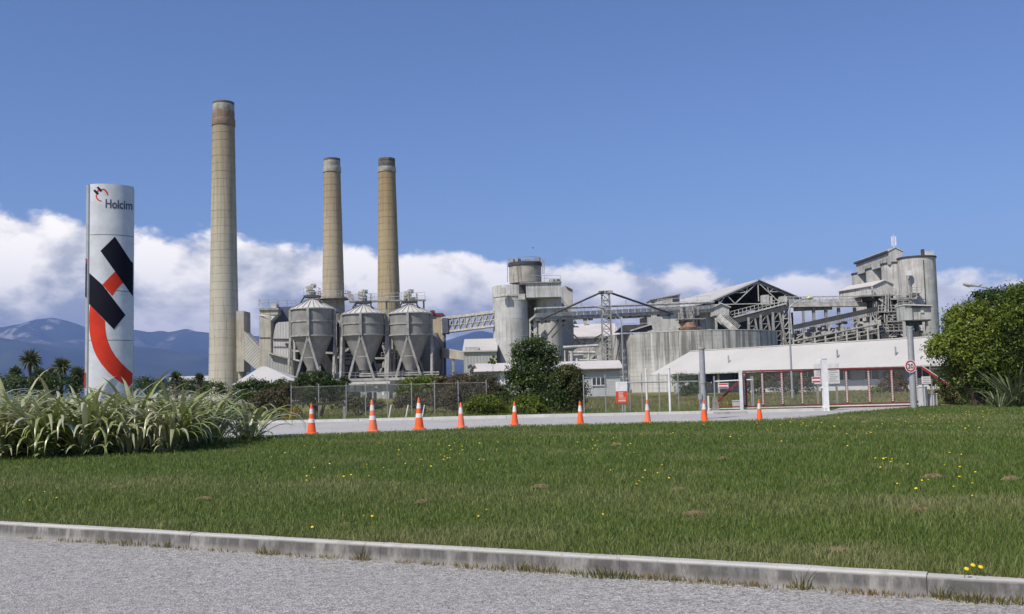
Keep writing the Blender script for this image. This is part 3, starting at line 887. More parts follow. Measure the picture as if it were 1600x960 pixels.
h1 = hopper('left hopper, tallest of the three, with conical base and A-frame legs', 488.5, 480.5, 464.5, 501, 524, 577, 33, 175)
h2 = hopper('middle hopper of the three, in front of the gap between the shorter chimneys', 569, 488.5, 474, 504.5, 522.5, 576, 33, 175)
h3 = hopper('right hopper of the three, next to the tan building with red trim', 641, 487.5, 473.5, 505, 522.5, 576, 32, 175)

# walkways around the chimneys and across the hopper tops
t = thing('walkway', 'steel walkway with railings linking hopper tops and chimney', 'walkway', (wx(570,470,185), 185, PZ))
zw = wz(560, 470, 182)
mb = MB(); mb.box(wx(545,470,182), wx(664,470,182), 182, 183.6, zw-0.25, zw); mb.build('deck', M['steel'], t)
mb = MB(); mb.rail([(wx(545,470,182),182,zw),(wx(664,470,182),182,zw)], 1.2, 1.5, 0.07); mb.build('railing', M['pale_steel'], t)
mb = Each('post', M['steel'], t)
for px_ in (556, 604, 662): mb.beam((wx(px_,500,183),183,PZ), (wx(px_,470,183),183,zw), 0.3)
zc_ = wz(522, 464, 200)
rr = c2r(zc_)
mb = MB(); mb.lathe(c2x, 203, [(rr+0.02,zc_-0.3),(rr+1.3,zc_-0.3),(rr+1.3,zc_),(rr+0.02,zc_)], 32, smooth=False, caps=False); mb.build('chimney_gallery', M['steel'], t)
mb = MB()
for hh in (0.6,1.2): mb.lathe(c2x, 203, [(rr+1.25,zc_+hh-0.04),(rr+1.33,zc_+hh-0.04),(rr+1.33,zc_+hh+0.04),(rr+1.25,zc_+hh+0.04)], 32, caps=False)
for i in range(20):
    a = 6.283*i/20; p = Vector((c2x+(rr+1.29)*math.cos(a), 203+(rr+1.29)*math.sin(a), zc_)); mb.beam(p, p+Vector((0,0,1.2)), 0.07)
mb.build('railing', M['pale_steel'], t)
mb = MB()
mb.beam(W(543,463,196), W(553,472,184), 0.7, 0.2); mb.rail([W(543,463,196), W(553,472,184)], 1.1, 1.0, 0.07)
mb.build('stair', M['steel'], t)

# kiln house behind the hoppers, its wall near-black to stand for shade
Y = 183
t = thing('kiln_house', 'kiln house coloured shade-dark, seen between and under the hoppers', 'building', (wx(575,560,Y), Y, PZ))
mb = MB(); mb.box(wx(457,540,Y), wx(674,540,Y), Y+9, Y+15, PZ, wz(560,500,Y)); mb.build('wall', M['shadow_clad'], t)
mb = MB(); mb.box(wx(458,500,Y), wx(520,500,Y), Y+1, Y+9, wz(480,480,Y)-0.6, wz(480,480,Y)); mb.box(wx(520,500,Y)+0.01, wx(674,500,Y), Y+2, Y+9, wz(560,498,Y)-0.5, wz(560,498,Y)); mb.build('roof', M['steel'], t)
mb = Each('column', M['pale_steel'], t)
for px_ in (460, 525, 533, 551, 606, 613, 622, 671):
    mb.beam((wx(px_,560,Y+2),Y+2,DECK), (wx(px_,560,Y+2),Y+2,wz(px_,500,Y+2)), 0.38)
mb = Each('riser_pipe', M['pale_steel'], t)
for i, px_ in enumerate((532, 536, 608, 616, 676)):
    mb.beam(W(px_,590,Y-3), W(px_,510+8*i,Y-3), 0.45+0.15*(i%3))
mb = MB()
for (xa,ya,xb,yb) in ((527,560,545,545),(598,540,612,585),(600,575,614,545),(660,560,674,540),(455,548,520,552),(536,560,606,560),(590,590,606,552)):
    mb.beam(W(xa,ya,Y+1), W(xb,yb,Y+1), 0.35)
for (xa,xb,yy) in ((527,550,553),(527,548,565),(598,620,545),(596,622,560),(660,690,553)):
    mb.box(wx(xa,yy,Y), wx(xb,yy,Y), Y, Y+2, wz(xa,yy,Y)-0.15, wz(xa,yy,Y)); mb.rail([W(xa,yy,Y), W(xb,yy,Y)], 1.0, 1.0, 0.06)
mb.build('gangway', M['pale_steel'], t)
rg = random.Random(5); mb = Each('equipment', M['steel'], t)
for k in range(46):
    px_ = rg.choice((rg.uniform(520,552), rg.uniform(590,625), rg.uniform(530,560), rg.uniform(655,690), rg.uniform(478,500), rg.uniform(560,580), rg.uniform(630,655)))
    py_ = rg.uniform(540,590) if 500 < px_ < 625 else rg.uniform(568,590)
    w_ = rg.uniform(0.3,1.3)
    mb.obox(W(px_,py_,Y-rg.uniform(-2,6)), (w_, rg.uniform(0.3,1.0), rg.uniform(0.2,1.0)), rg.uniform(-0.3,0.3))

# tan building with red trim
Y = 184
t = thing('end_house', 'tan end house with red roof trim right of the hoppers', 'building', (wx(682,560,Y), Y, PZ))
MB().pbox(670, 691, 494, 600, Y, Y+8, zb=PZ).build('wall', M['tan'], t)
MB().pbox(671, 691.8, 489.5, 493.6, Y-0.2, Y+8.2).build('roof_trim', M['dkred'], t)
MB().pbox(672, 678, 485, 489.3, Y+1, Y+4).build('roof_vent', M['dkred'], t)
mb = MB(); mb.lathe(wx(674,560,Y-2.2), Y-2.2, [(0.9,DECK),(1.6,wz(674,578,Y)),(1.75,wz(674,560,Y)),(1.75,wz(674,532,Y)),(1.2,wz(674,522,Y))], 24); mb.build('cyclone', M['hopper'], t)
mb = Each('post', M['pale_steel'], t)
for sx2 in (691, 694): mb.beam((wx(sx2,560,Y-1),Y-1,PZ), (wx(sx2,560,Y-1),Y-1,wz(sx2,505,Y-1)), 0.3)

# grey switch room below the deck
Y = 158
t = thing('switch_room', 'small grey concrete switch room under the middle hopper', 'hut', (wx(572,610,Y), Y, PZ))
MB().pbox(538, 608, 601, 640, Y, Y+5, zb=PZ).build('wall', M['conc'], t)
MB().pbox(536, 609.5, 596.5, 600.8, Y-0.7, Y+5.5).build('roof', M['hoproof'], t)
for xa, xb in ((549,563),(573,581),(583.5,588)): MB().pbox(xa, xb, 613, 628, Y-0.06, Y+0.1).build('window', M['glass'], t)
for xa in (550, 588): MB().obox(W(xa,604,Y-0.25), (0.5,0.4,0.4)).build('flood_lamp', M['pale_steel'], t)
MB().pbox(597, 600, 613, 618, Y-0.05, Y+0.05).build('notice', M['white'], t)
MB().beam((wx(538,620,Y-0.3),Y-0.3,PZ), (wx(538,620,Y-0.3),Y-0.3,wz(538,600,Y)), 0.2).build('downpipe', M['steel'], t)

# ------------------------------------------------------------------ galleries between hoppers and silos
def truss_gallery(label, ta, tb, ba, bb, w_, n, mat, rootpx):
    t = thing('conveyor_gallery', label, 'conveyor', (ta.x, ta.y, PZ))
    for k in (0, 1):
        off = Vector((0, w_*k, 0)); m_ = MB()
        m_.beam(ta+off, tb+off, 0.34); m_.beam(ba+off, bb+off, 0.34)
        for i in range(n+1):
            u_ = i/n; m_.beam(ta.lerp(tb,u_)+off, ba.lerp(bb,u_)+off, 0.14)
            if i < n: m_.beam(ba.lerp(bb,u_)+off, ta.lerp(tb,(i+1)/n)+off, 0.14)
        mid_a, mid_b = ta.lerp(ba,0.55), tb.lerp(bb,0.55)
        m_.beam(mid_a+off, mid_b+off, 0.12)
        m_.build('side_truss', mat, t)
    m_ = MB(); m_.prism([ba+Vector((0,0,-0.15)), bb+Vector((0,0,-0.15)), bb+Vector((0,w_,-0.15)), ba+Vector((0,w_,-0.15))], (0,0,0.12)); m_.build('floor', M['pale_steel'], t)
    m_ = MB(); m_.prism([ta+Vector((0,-0.2,0.18)), tb+Vector((0,-0.2,0.18)), tb+Vector((0,w_+0.2,0.18)), ta+Vector((0,w_+0.2,0.18))], (0,0,0.14)); m_.build('roof', M['pale_steel'], t)
    return t
t = truss_gallery('open truss conveyor gallery rising from the end house to the twin silos', W(690,498.5,182), W(773,488,172), W(690,519.5,182), W(773,509,172), 2.4, 9, M['pale_steel'], 700)
MB().beam((wx(694.5,540,181),181,PZ), W(694.5,505,181), 0.4).build('post', M['bluegrey'], t)
MB().pbox(691, 700, 497, 521, 180, 184).build('transfer_box', M['bluegrey'], t)
t = thing('covered_conveyor', 'low covered conveyor joining the end house to the white roofed shed', 'conveyor', tuple(W(708,560,178).xy)+(PZ,))
MB().prism([W(691,546,180), W(726,551.5,170), W(726,563,170), W(691,559,180)], (0,2.5,0)).build('casing', M['beige'], t)
MB().prism([W(690,543.5,180), W(726.5,549.5,170), W(726.5,551.3,170), W(690,545.8,180)], (0,2.8,0)).build('roof', M['roof'], t)
MB().beam((wx(708,580,176),176,PZ), W(708,560,176), 0.4).build('support', M['steel'], t)

# white roofed shed left of the silos
Y = 163
t = thing('raw_shed', 'grey shed with bright white roof left of the twin silos', 'shed', (wx(750,580,Y), Y, PZ))
X0, X1 = wx(724.5,560,Y), wx(776,560,Y); zE = wz(750,549,Y); zR = wz(750,531.5,Y+7)
MB().box(X0, X1, Y, Y+14, PZ, zE-0.02).build('wall', M['grey_sheet'], t)
MB().prism([(X0,Y+0.01,zE),(X0,Y+7,zR-0.1),(X0,Y+13.9,zE)], (0.2,0,0)).build('gable', M['grey_sheet'], t)
MB().prism([(X0-0.15,Y-0.4,zE-0.1),(X0-0.15,Y+7,zR),(X0-0.15,Y+14.4,zE-0.1),(X0-0.15,Y+14.4,zE+0.12),(X0-0.15,Y+7,zR+0.2),(X0-0.15,Y-0.4,zE+0.12)], (X1-X0+0.3,0,0)).build('roof', M['roof'], t)
MB().pbox(727, 748, 542.5, 549, Y-0.35, Y+1).build('gutter_box', M['pale_steel'], t)

# ------------------------------------------------------------------ twin silos with bridging head house
Y = 170
t = thing('twin_silo_block', 'pair of grey concrete silos bridged by a sheet-clad head house and stained top drum', 'silo', (wx(822,570,Y), Y, PZ))
def cyl(mb, cx, half, ytop, Y, n=48, zb=PZ, ycz=500, rim=0.0):
    X = wx(cx, ycz, Y); r = S(half, Y); zt = wz(cx, ytop, Y-r)
    prof = [(r, zb), (r, zt)] if not rim else [(r, zb), (r, zt-rim*2), (r+rim, zt-rim*2), (r+rim, zt)]
    mb.lathe(X, Y, prof, n); return X, r, zt
mb = MB(); xa, ra, za = cyl(mb, 799, 25.8, 460.5, 168, rim=0.12); mb.build('silo_shell', M['silo'], t)
mb = MB(); cyl(mb, 800.5, 30.5, 445, 174); mb.build('rear_silo_shell', M['silo'], t)
mb = MB(); xb, rb_, zb2 = cyl(mb, 857.5, 20.8, 464, 170); mb.build('silo_shell', M['silo'], t)
mb = MB().pbox(822, 876.8, 442, 464.5, 165.5, 176); mb.build('head_house', M['silo'], t)
mb = MB().pbox(811, 821.9, 442.5, 460, 168, 176); mb.build('head_house_link', M['dark'], t)
mb = MB().pbox(812, 877.5, 440.6, 442.3, 165.2, 177); mb.build('roof_slab', M['steel'], t)
mb = MB().pbox(826, 877, 464.7, 600, 173.5, 176, zb=PZ); mb.build('rear_wall', M['conc'], t)
M['stained'] = surf('stained_drum', (0.40,0.38,0.335), 0.9, 0.3, 0.55, 0.9, (0.14,0.12,0.09))
mb = MB(); xt, rt2, zt2 = cyl(mb, 822.5, 25.3, 409.5, 175, zb=wz(822,441,173)); mb.build('top_drum', M['stained'], t)
mb = MB(); mb.lathe(xt, 175, [(rt2+0.02,zt2-0.5),(rt2+0.14,zt2-0.45),(rt2+0.14,zt2+0.12),(rt2-0.2,zt2+0.14)], 48); mb.build('drum_rim', M['dark'], t)
mb = MB()
for i in range(26):
    a = 6.283*i/26; p = Vector((xt+rt2*math.cos(a), 175+rt2*math.sin(a), zt2)); mb.beam(p, p+Vector((0,0,0.9)), 0.05)
mb.lathe(xt, 175, [(rt2-0.03,zt2+0.86),(rt2+0.03,zt2+0.86),(rt2+0.03,zt2+0.92),(rt2-0.03,zt2+0.92)], 40, caps=False)
mb.rail([W(800,441,167), W(876,440,167)], 1.0, 2.0, 0.05)
mb.build('railing', M['steel'], t)
mb = MB()
for px_ in (847.8, 850.3): mb.beam(W(px_,428,173), W(px_,405,173), 0.1)
for k in range(8): mb.beam(W(847.8,428-k*3,173), W(850.3,428-k*3,173), 0.06)
mb.build('ladder', M['steel'], t)
MB().beam(W(793,441,172), W(793,412,172), 0.12).build('vent_pipe', M['steel'], t)
mb = MB(); rg = random.Random(2)
for px_,py_ in ((801,408),(808,407),(824,407.5),(840,406.5),(864,439),(870,439)): mb.obox(W(px_,py_,174), (0.9,0.9,0.5), rg.random())
mb.build('roof_equipment', M['steel'], t)
for xa_, h_ in ((781,454),(811,464)): MB().obox(W(xa_+4,h_,164.2), (1.1,0.5,0.9)).build('wall_box', M['pale_steel'], t)
mb = MB()
for k in range(5):
    zz = 2 + (za-2)*k/5.0 + 2
    mb.lathe(xa, 168, [(ra+0.002,zz-0.03),(ra+0.03,zz),(ra+0.002,zz+0.03)], 48, caps=False)
mb.build('pour_line', M['silo_warm'], t)
t = thing('lift_house', 'tall grey gabled lift house behind the twin silos', 'building', (wx(886,480,181), 181, PZ))
v = [(wx(876,480,180),180,PZ), (wx(894.8,480,180),180,PZ), W(894.8,452,180), W(884,447,180), W(876,450,180)]
MB().prism(v, (0,6,0)).build('wall', M['silo_warm'], t)
MB().beam(W(884,446.6,179.8), W(895.6,452.2,179.8), 0.5, 0.2).build('roof_edge', M['roof2'], t)

# ------------------------------------------------------------------ cable-stayed conveyor bridge
t = thing('conveyor_bridge', 'long pale conveyor bridge hung on cables from a lattice mast', 'conveyor', (wx(946,560,160), 160, PZ))
A, B = W(836,497,161), W(1114,483,188)
mb = MB(); mb.prism([A+Vector((0,-1.1,0)), B+Vector((0,-1.1,0)), B+Vector((0,1.1,0)), A+Vector((0,1.1,0))], (0,0,-0.55)); mb.build('deck', M['steel'], t)
mb = MB(); 
for i in range(29):
    u0, u1 = i/29+0.002, (i+1)/29-0.002
    p, q_ = A.lerp(B,u0)+Vector((0,-1.16,0.02)), A.lerp(B,u1)+Vector((0,-1.16,0.02))
    m_ = MB(); m_.prism([p, q_, q_+Vector((0,0,0.62)), p+Vector((0,0,0.62))], (0,0.05,0)); m_.build('side_panel', M['pale_steel'], t)
mb = Each('pipe', M['pale_steel'], t); mb.tube(A+Vector((0,-0.9,1.35)), B+Vector((0,-0.9,1.15)), 0.2, n=8)
mb = MB(); mb.rail([A+Vector((0,0.9,0)), B+Vector((0,0.9,0))], 1.3, 1.5, 0.06); mb.build('railing', M['steel'], t)
T = W(946,456,162); mb = MB(); mb.lattice((T.x,162,PZ), (T.x,162,T.z-0.3), 1.9, 1.15, 14, 0.11); mb.build('mast', M['steel'], t)
mb = MB(); mb.box(T.x-1.1, T.x+1.1, 161.2, 162.8, T.z-0.35, T.z+0.1); mb.build('mast_head', M['steel'], t)
for (a_, b_, r_) in ((W(943,455.5,161.2), W(846,499,160.5), 0.17), (W(947,455.5,161.2), W(1051,491,178), 0.17), (W(943,455.5,162.8), W(846,499,162.2), 0.12), (W(947,455.5,162.8), W(1051,491,180), 0.12)):
    MB().tube(a_, b_, r_, n=6).build('stay_cable', M['dark'], t)
mb = Each('hanger', M['steel'], t)
for px_, ya, yb in ((908,471,492),(978,467,488),(1013,479,487)): mb.beam(W(px_,ya,161.2), W(px_,yb,161.2), 0.06)
mb = MB(); mb.beam((wx(836,530,161),161,PZ), W(836,497,161), 0.55); mb.beam((wx(826,530,161),161,PZ), W(828,500,161), 0.3)
for k in range(6): mb.beam(W(828,505+10*k,161), W(836,513+10*k,161), 0.14)
mb.build('end_trestle', M['pale_steel'], t)
mb = MB(); mb.prism([W(827,503,160), W(838,494,160), W(838,490,160), W(827,499,160)], (0,2,0)); mb.build('head_chute', M['pale_steel'], t)
mb = Each('brace', M['dark'], t)
for (xa,ya,xb,yb) in ((879,508,915,540),(893,548,940,523),(877,498,855,525),(888,500,862,528)): mb.beam(W(xa,ya,158), W(xb,yb,158), 0.22)
rg = random.Random(9); mb = Each('roller_frame', M['dark'], t)
for k in range(16):
    u_ = rg.uniform(0.02,0.98); p = A.lerp(B,u_); mb.obox(p+Vector((0,-1.0,-0.75)), (rg.uniform(0.5,1.6),0.5,0.35))


# stair tower and pipes at the mast foot
t = thing('pipe_rack', 'tangle of pipes and stairs at the foot of the conveyor mast', 'pipework', (wx(918,560,154),154,PZ))
mb = Each('pipe', M['pale_steel'], t)
for (xa,ya,xb,yb,r_) in ((880,543,934,540,0.2),(882,551,930,551,0.22),(893,549,893,590,0.3),(885,548,885,590,0.35),(902,560,902,590,0.25),(920,545,920,590,0.18),(905,563,938,563,0.16)):
    mb.tube(W(xa,ya,154), W(xb,yb,154), r_, n=8)
mb = MB(); 
for off in (0,1.0): mb.beam(W(912,566,154)+Vector((0,off,0)), W(941,536,154)+Vector((0,off,0)), 0.16, 0.4)
mb.rail([W(912,566,154), W(941,536,154)], 1.0, 1.2, 0.08)
for k in range(12): u_=k/11; p = W(912,566,154).lerp(W(941,536,154),u_); mb.box(p.x-0.2,p.x+0.2,p.y,p.y+1,p.z-0.03,p.z+0.03)
mb.build('stair', M['steel'], t)
mb = Each('pump_house', M['offwhite'], t); mb.pbox(890,912,552,600,155,158,zb=PZ); mb.pbox(915,931,556,600,155.5,158,zb=PZ)
mb = Each('column', M['dark'], t); mb.pbox(884,888,548,600,153.5,154.5,zb=PZ)
mb = MB(); mb.pbox(933.5,941,555,600,153.5,155.5,zb=PZ); mb.build('footing', M['conc'], t)

# pink roofed mill building behind the bridge
Y = 196
t = thing('mill_building', 'broad building with pinkish white roof behind the conveyor bridge', 'building', (wx(920,550,Y), Y, PZ))
X0, X1 = wx(870,520,Y), wx(966,520,Y); zE = wz(918,526,Y); zR = wz(918,506.5,Y+9)
MB().box(X0, X1, Y, Y+18, PZ, zE-0.3).build('wall', M['silo_warm'], t)
MB().prism([(X0-0.3,Y-0.5,zE-0.25),(X0-0.3,Y+9,zR-0.3),(X0-0.3,Y+18.5,zE-0.25),(X0-0.3,Y+18.5,zE),(X0-0.3,Y+9,zR),(X0-0.3,Y-0.5,zE)], (X1-X0+0.6,0,0)).build('roof', M['roof2'], t)
MB().box(X0-0.3, X1+0.3, Y-0.75, Y-0.52, zE-0.4, zE-0.1).build('gutter', M['steel'], t)
mb = MB(); mb.pbox(912.5,917.5,500,508,Y+8,Y+10); mb.build('roof_vent', M['conc'], t)
mb = Each('roof_cowl', M['dark'], t); mb.pbox(888,894,500,507,Y+6,Y+8); mb.prism([W(896,506,Y+6),W(902,506,Y+6),W(898,500,Y+6)],(0,1,0))

# grey mid building with skew roof
Y = 206
t = thing('skew_roof_house', 'grey block with skew mono-pitch roof above the round tank', 'building', (wx(1040,520,Y), Y, PZ))
v = [(wx(1017.5,500,Y),Y,PZ),(wx(1062,500,Y),Y,PZ), W(1062,461,Y), W(1017.5,469.5,Y)]
MB().prism(v, (0,7,0)).build('wall', M['silo_warm'], t)
MB().prism([W(1016.5,469.3,Y-0.3), W(1063,460.5,Y-0.3), W(1063,459.2,Y-0.3), W(1016.5,468,Y-0.3)], (0,7.6,0)).build('roof', M['steel'], t)
MB().pbox(1017,1021.5,469,473,Y-0.3,Y).build('vent', M['dark'], t)
mb = Each('louvre', M['dark'], t); mb.pbox(1051,1060,463.5,472,Y-0.3,Y+0.2); mb.pbox(1037,1041,473,475,Y-0.3,Y+0.2)
mb = MB(); mb.rail([W(1028,481,Y-1), W(1110,474.5,Y-1)], 1.6, 2.2, 0.08); mb.box(wx(1028,481,Y-1),wx(1112,481,Y-1),Y-1.2,Y,wz(1060,480,Y)-0.4,wz(1060,480,Y)); mb.build('gangway', M['pale_steel'], t)

# ------------------------------------------------------------------ big round slurry tank
m, N, b = new_mat('tank_concrete')
P = pos(N); x, y, z = N.sep(P)
c = N.mix(N.mr(N.noise(P, 0.22, 5, 0.6), 0.35, 0.65), (0.34,0.335,0.32), (0.52,0.515,0.50))
s1 = N.noise(N.vscale(P, (1.7,1.7,0.07)), 1.0, 5, 0.7)
c = N.mix(N.mr(s1, 0.44, 0.60, 0, 0.85), c, (0.15,0.145,0.13))
s3 = N.noise(N.vadd(N.vscale(P, (1.9,1.9,0.06)), (7,3,1)), 1.0, 5, 0.65)
c = N.mix(N.mr(s3, 0.54, 0.66, 0, 0.85), c, (0.66,0.65,0.62))
low = N.mr(N.m('ADD', z, N.m('MULTIPLY', N.noise(P,0.35,3,0.5), 5.0)), 5.0, 8.5, 0.55, 0.0)
c = N.mix(low, c, (0.66,0.65,0.63))
lay = N.m('SINE', N.m('MULTIPLY', z, 9.5))
c = N.mix(N.m('MULTIPLY', N.mr(lay, 0.75, 1.0), N.mr(N.noise(P, 0.5, 3, 0.5), 0.4, 0.65, 0.0, 0.35)), c, (0.14,0.135,0.13))
N.put(b.inputs['Base Color'], c); b.inputs['Roughness'].default_value = 0.95
M['tank'] = m
YT = 172
t = thing('slurry_tank', 'huge round open concrete tank with streaked weathered wall', 'tank', (wx(1078.5,560,YT), YT, PZ))
TX = wx(1078.5,520,YT); TR = S(131.5, YT); TZ = wz(1078.5, 516.8, YT-TR)
MB().lathe(TX, YT, [(TR,PZ),(TR,TZ),(TR-0.4,TZ),(TR-0.4,TZ-1.6)], 96, caps=False).build('wall', M['tank'], t)
MB().lathe(TX, YT, [(TR-0.45,TZ-1.5),(0.0,TZ-1.5)], 64, caps=False).build('slurry', M['conc'], t)
MB().lathe(TX, YT, [(TR+0.005,TZ-0.05),(TR+0.05,TZ-0.03),(TR+0.05,TZ+0.06),(TR-0.42,TZ+0.06)], 96, caps=False).build('rim', M['hoproof'], t)
# rotating bridge and rusty drive on the tank
t = thing('tank_bridge', 'rusty drive unit and railed footbridge spanning the round tank', 'machinery', (TX, YT, TZ-1.5))
za_ = wz(1020, 519, YT)
mb = MB(); mb.box(wx(966,515,YT-4), wx(1064,515,YT-4), YT-5, YT-3.6, TZ-0.1, TZ+0.15); mb.build('deck', M['steel'], t)
mb = MB(); mb.rail([(wx(962,515,YT-5),YT-5,TZ+0.15),(wx(1064,515,YT-5),YT-5,TZ+0.15)], 1.7, 1.9, 0.07); mb.build('railing', M['pale_steel'], t)
DX = wx(1076,506,YT-6)
mb = MB(); mb.lathe(DX, YT-6, [(1.3,TZ-1.5),(1.2,TZ+0.4),(1.45,TZ+0.9),(1.3,TZ+1.7),(0.8,TZ+1.9)], 16); mb.obox((DX-0.9,YT-6.2,TZ+1.1),(1.2,1.2,1.0),0.3); mb.build('drive_unit', M['rust'], t)
mb = MB(); mb.prism([W(1040,515,YT-6.5),W(1066,505,YT-6.5),W(1088,508,YT-6.5),W(1097,513,YT-6.5),W(1090,514,YT-6.5),W(1070,512,YT-6.5)], (0,0.8,0)); mb.build('rake_arm', M['pale_steel'], t)
mb = MB(); mb.box(wx(1057,499,YT-6),wx(1100,499,YT-6),YT-7.5,YT-4.5,wz(1078,500,YT-6),wz(1078,498.5,YT-6)); mb.build('platform', M['steel'], t)
mb = MB(); rg = random.Random(4)
for k in range(16): mb.obox(W(rg.uniform(1062,1090),rg.uniform(486,498),YT-6+rg.uniform(-1,1)), (rg.uniform(0.2,1.0),0.5,rg.uniform(0.3,1.5)), rg.random())
mb.build('gearbox', M['steel'], t)
mb = MB(); mb.rail([W(1058,498,YT-7.4),W(1100,498,YT-7.4)], 1.2, 1.2, 0.06)
for px_ in (1062,1086,1092): mb.beam(W(px_,516,YT-6), W(px_,484,YT-6), 0.22)
mb.build('frame', M['dark'], t)
mb = MB(); mb.prism([W(962,519,YT-9),W(975,508,YT-9),W(1018,507,YT-9),W(1020,515,YT-9),W(1000,518,YT-9)], (0,3,0)); mb.build('launder', M['dark'], t)
mb = MB(); mb.prism([W(985,516,YT-9.5),W(1019,505.5,YT-9.5),W(1019,507.5,YT-9.5),W(985,518,YT-9.5)], (0,3.6,0)); mb.build('launder_cover', M['pale_steel'], t)

# drum silo and little hut on stilts behind the tank
Y = 208
t = thing('drum_silo', 'squat grey drum silo with flat deck behind the round tank', 'silo', (wx(1105,510,Y), Y, PZ))
mb = MB(); cyl(mb, 1105.5, 14, 486, Y); mb.build('shell', M['silo'], t)
MB().pbox(1070, 1121, 481, 486, Y-4, Y+4).build('deck', M['pale_steel'], t)
t = thing('transfer_hut', 'small gabled transfer hut with white roof beside the drum silo', 'hut', (wx(1127,490,Y-8), Y-8, PZ))
Yh = Y-8
MB().prism([W(1117,493,Yh), W(1139.5,493,Yh), W(1139.5,480,Yh), W(1127,475.5,Yh), W(1117,479.5,Yh)], (0,5,0)).build('wall', M['silo'], t)
for a_, b_ in (((1114.5,480.6),(1127,475)),((1127,475),(1142,481))):
    MB().prism([W(*a_,Yh-0.4), W(*b_,Yh-0.4), W(b_[0],b_[1]-1.6,Yh-0.4), W(a_[0],a_[1]-1.6,Yh-0.4)], (0,5.8,0)).build('roof', M['roof'], t)
mb = Each('leg', M['pale_steel'], t)
for px_ in (1118.5,1138): mb.beam((wx(px_,500,Yh+2),Yh+2,PZ), W(px_,493,Yh+2), 0.4)
mb = MB(); 
for off in (0,1.8): mb.beam(W(1122,494,Yh-1)+Vector((0,off,0)), W(1150,518,Yh-3)+Vector((0,off,0)), 0.2, 1.1)
for k in range(16):
    p = W(1122,492,Yh-1).lerp(W(1150,516,Yh-3),k/15); mb.beam(p, p+Vector((0,1.8,0)), 0.3); mb.beam(p, p+Vector((0.9,0,0.9)), 0.12)
mb.build('chute_frame', M['pale_steel'], t)

# ------------------------------------------------------------------ open stockpile shed
Y = 226
t = thing('stockpile_shed', 'big open gabled stockpile shed with steel roof trusses', 'shed', (wx(1184,520,Y), Y, PZ))
ap = W(1184,439.5,Y); lE = W(1108,473,Y); rE = W(1254,470,Y); rE.z = lE.z; 
Dp = Vector((-9.0, 50.0, 0))
for nm, e in (('roof_slope', lE), ('roof_slope', rE)):
    o_ = (ap - e).normalized().cross(Vector((0,1,0)));  o_ = o_ if o_.z > 0 else -o_
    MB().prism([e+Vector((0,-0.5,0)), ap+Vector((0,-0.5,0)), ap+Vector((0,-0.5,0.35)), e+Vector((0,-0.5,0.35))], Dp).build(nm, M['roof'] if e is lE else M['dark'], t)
for e in (lE, rE):
    MB().prism([e+Vector((0,0.1,-0.12)), ap+Vector((0,0.1,-0.12)), ap+Vector((0,0.1,-0.06)), e+Vector((0,0.1,-0.06))], Dp*0.99).build('roof_shade', M['shadow_clad'], t)  # dark planes added under the slopes as painted roof shade
def gtruss(off, mat):
    m_ = MB(); o3 = Dp*off
    L_, R2, A_ = lE+o3, rE+o3, ap+o3
    d_ = Vector((0,0,-0.25))
    m_.beam(L_+d_, A_+d_, 0.24); m_.beam(R2+d_, A_+d_, 0.24); m_.beam(L_+d_*2, R2+d_*2, 0.17)
    m_.beam(A_, Vector((A_.x,A_.y,L_.z)), 0.2)
    for E in (L_, R2):
        q1 = E.lerp(A_,0.5); base = Vector((E.x+(A_.x-E.x)*0.52, A_.y, L_.z-0.4))
        m_.beam(A_+d_, base, 0.2)
        m_.beam(E.lerp(A_,0.36), base, 0.17); m_.beam(E.lerp(A_,0.36), Vector((E.x+(A_.x-E.x)*0.2, A_.y, L_.z-0.4)), 0.17)
        mid = (A_+base)/2; m_.beam(E.lerp(A_,0.62), mid, 0.15); m_.beam(E.lerp(A_,0.8), mid, 0.15); m_.beam(E.lerp(A_,0.45), mid, 0.15)
        m_.beam(E.lerp(A_,0.2), Vector((E.x+(A_.x-E.x)*0.2, A_.y, L_.z-0.4)), 0.2)
    m_.build('truss', mat, t)
gtruss(0.0, M['pale_steel'])
for k in (0.2,0.4,0.6,0.8,1.0): gtruss(k, M['dark'])
for k in range(7):
    for E in (lE, rE):
        p = E + Dp*(k/6); MB().beam((p.x,p.y,PZ), p, 0.5).build('column', M['steel'] if E is rE else M['dark'], t)
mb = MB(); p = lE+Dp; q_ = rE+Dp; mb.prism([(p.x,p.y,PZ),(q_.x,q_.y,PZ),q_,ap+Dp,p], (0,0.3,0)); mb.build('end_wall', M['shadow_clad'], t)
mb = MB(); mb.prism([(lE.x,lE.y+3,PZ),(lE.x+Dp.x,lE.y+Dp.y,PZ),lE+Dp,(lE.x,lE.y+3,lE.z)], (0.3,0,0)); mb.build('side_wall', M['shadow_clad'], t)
# near-black wall added inside, its colour standing for the shed's deep shade
mb = MB(); mb.box(lE.x+2, rE.x-0.6, Y+6, Y+7, PZ, wz(1184,487,Y)); mb.build('shade_wall', M['shadow_clad'], t)

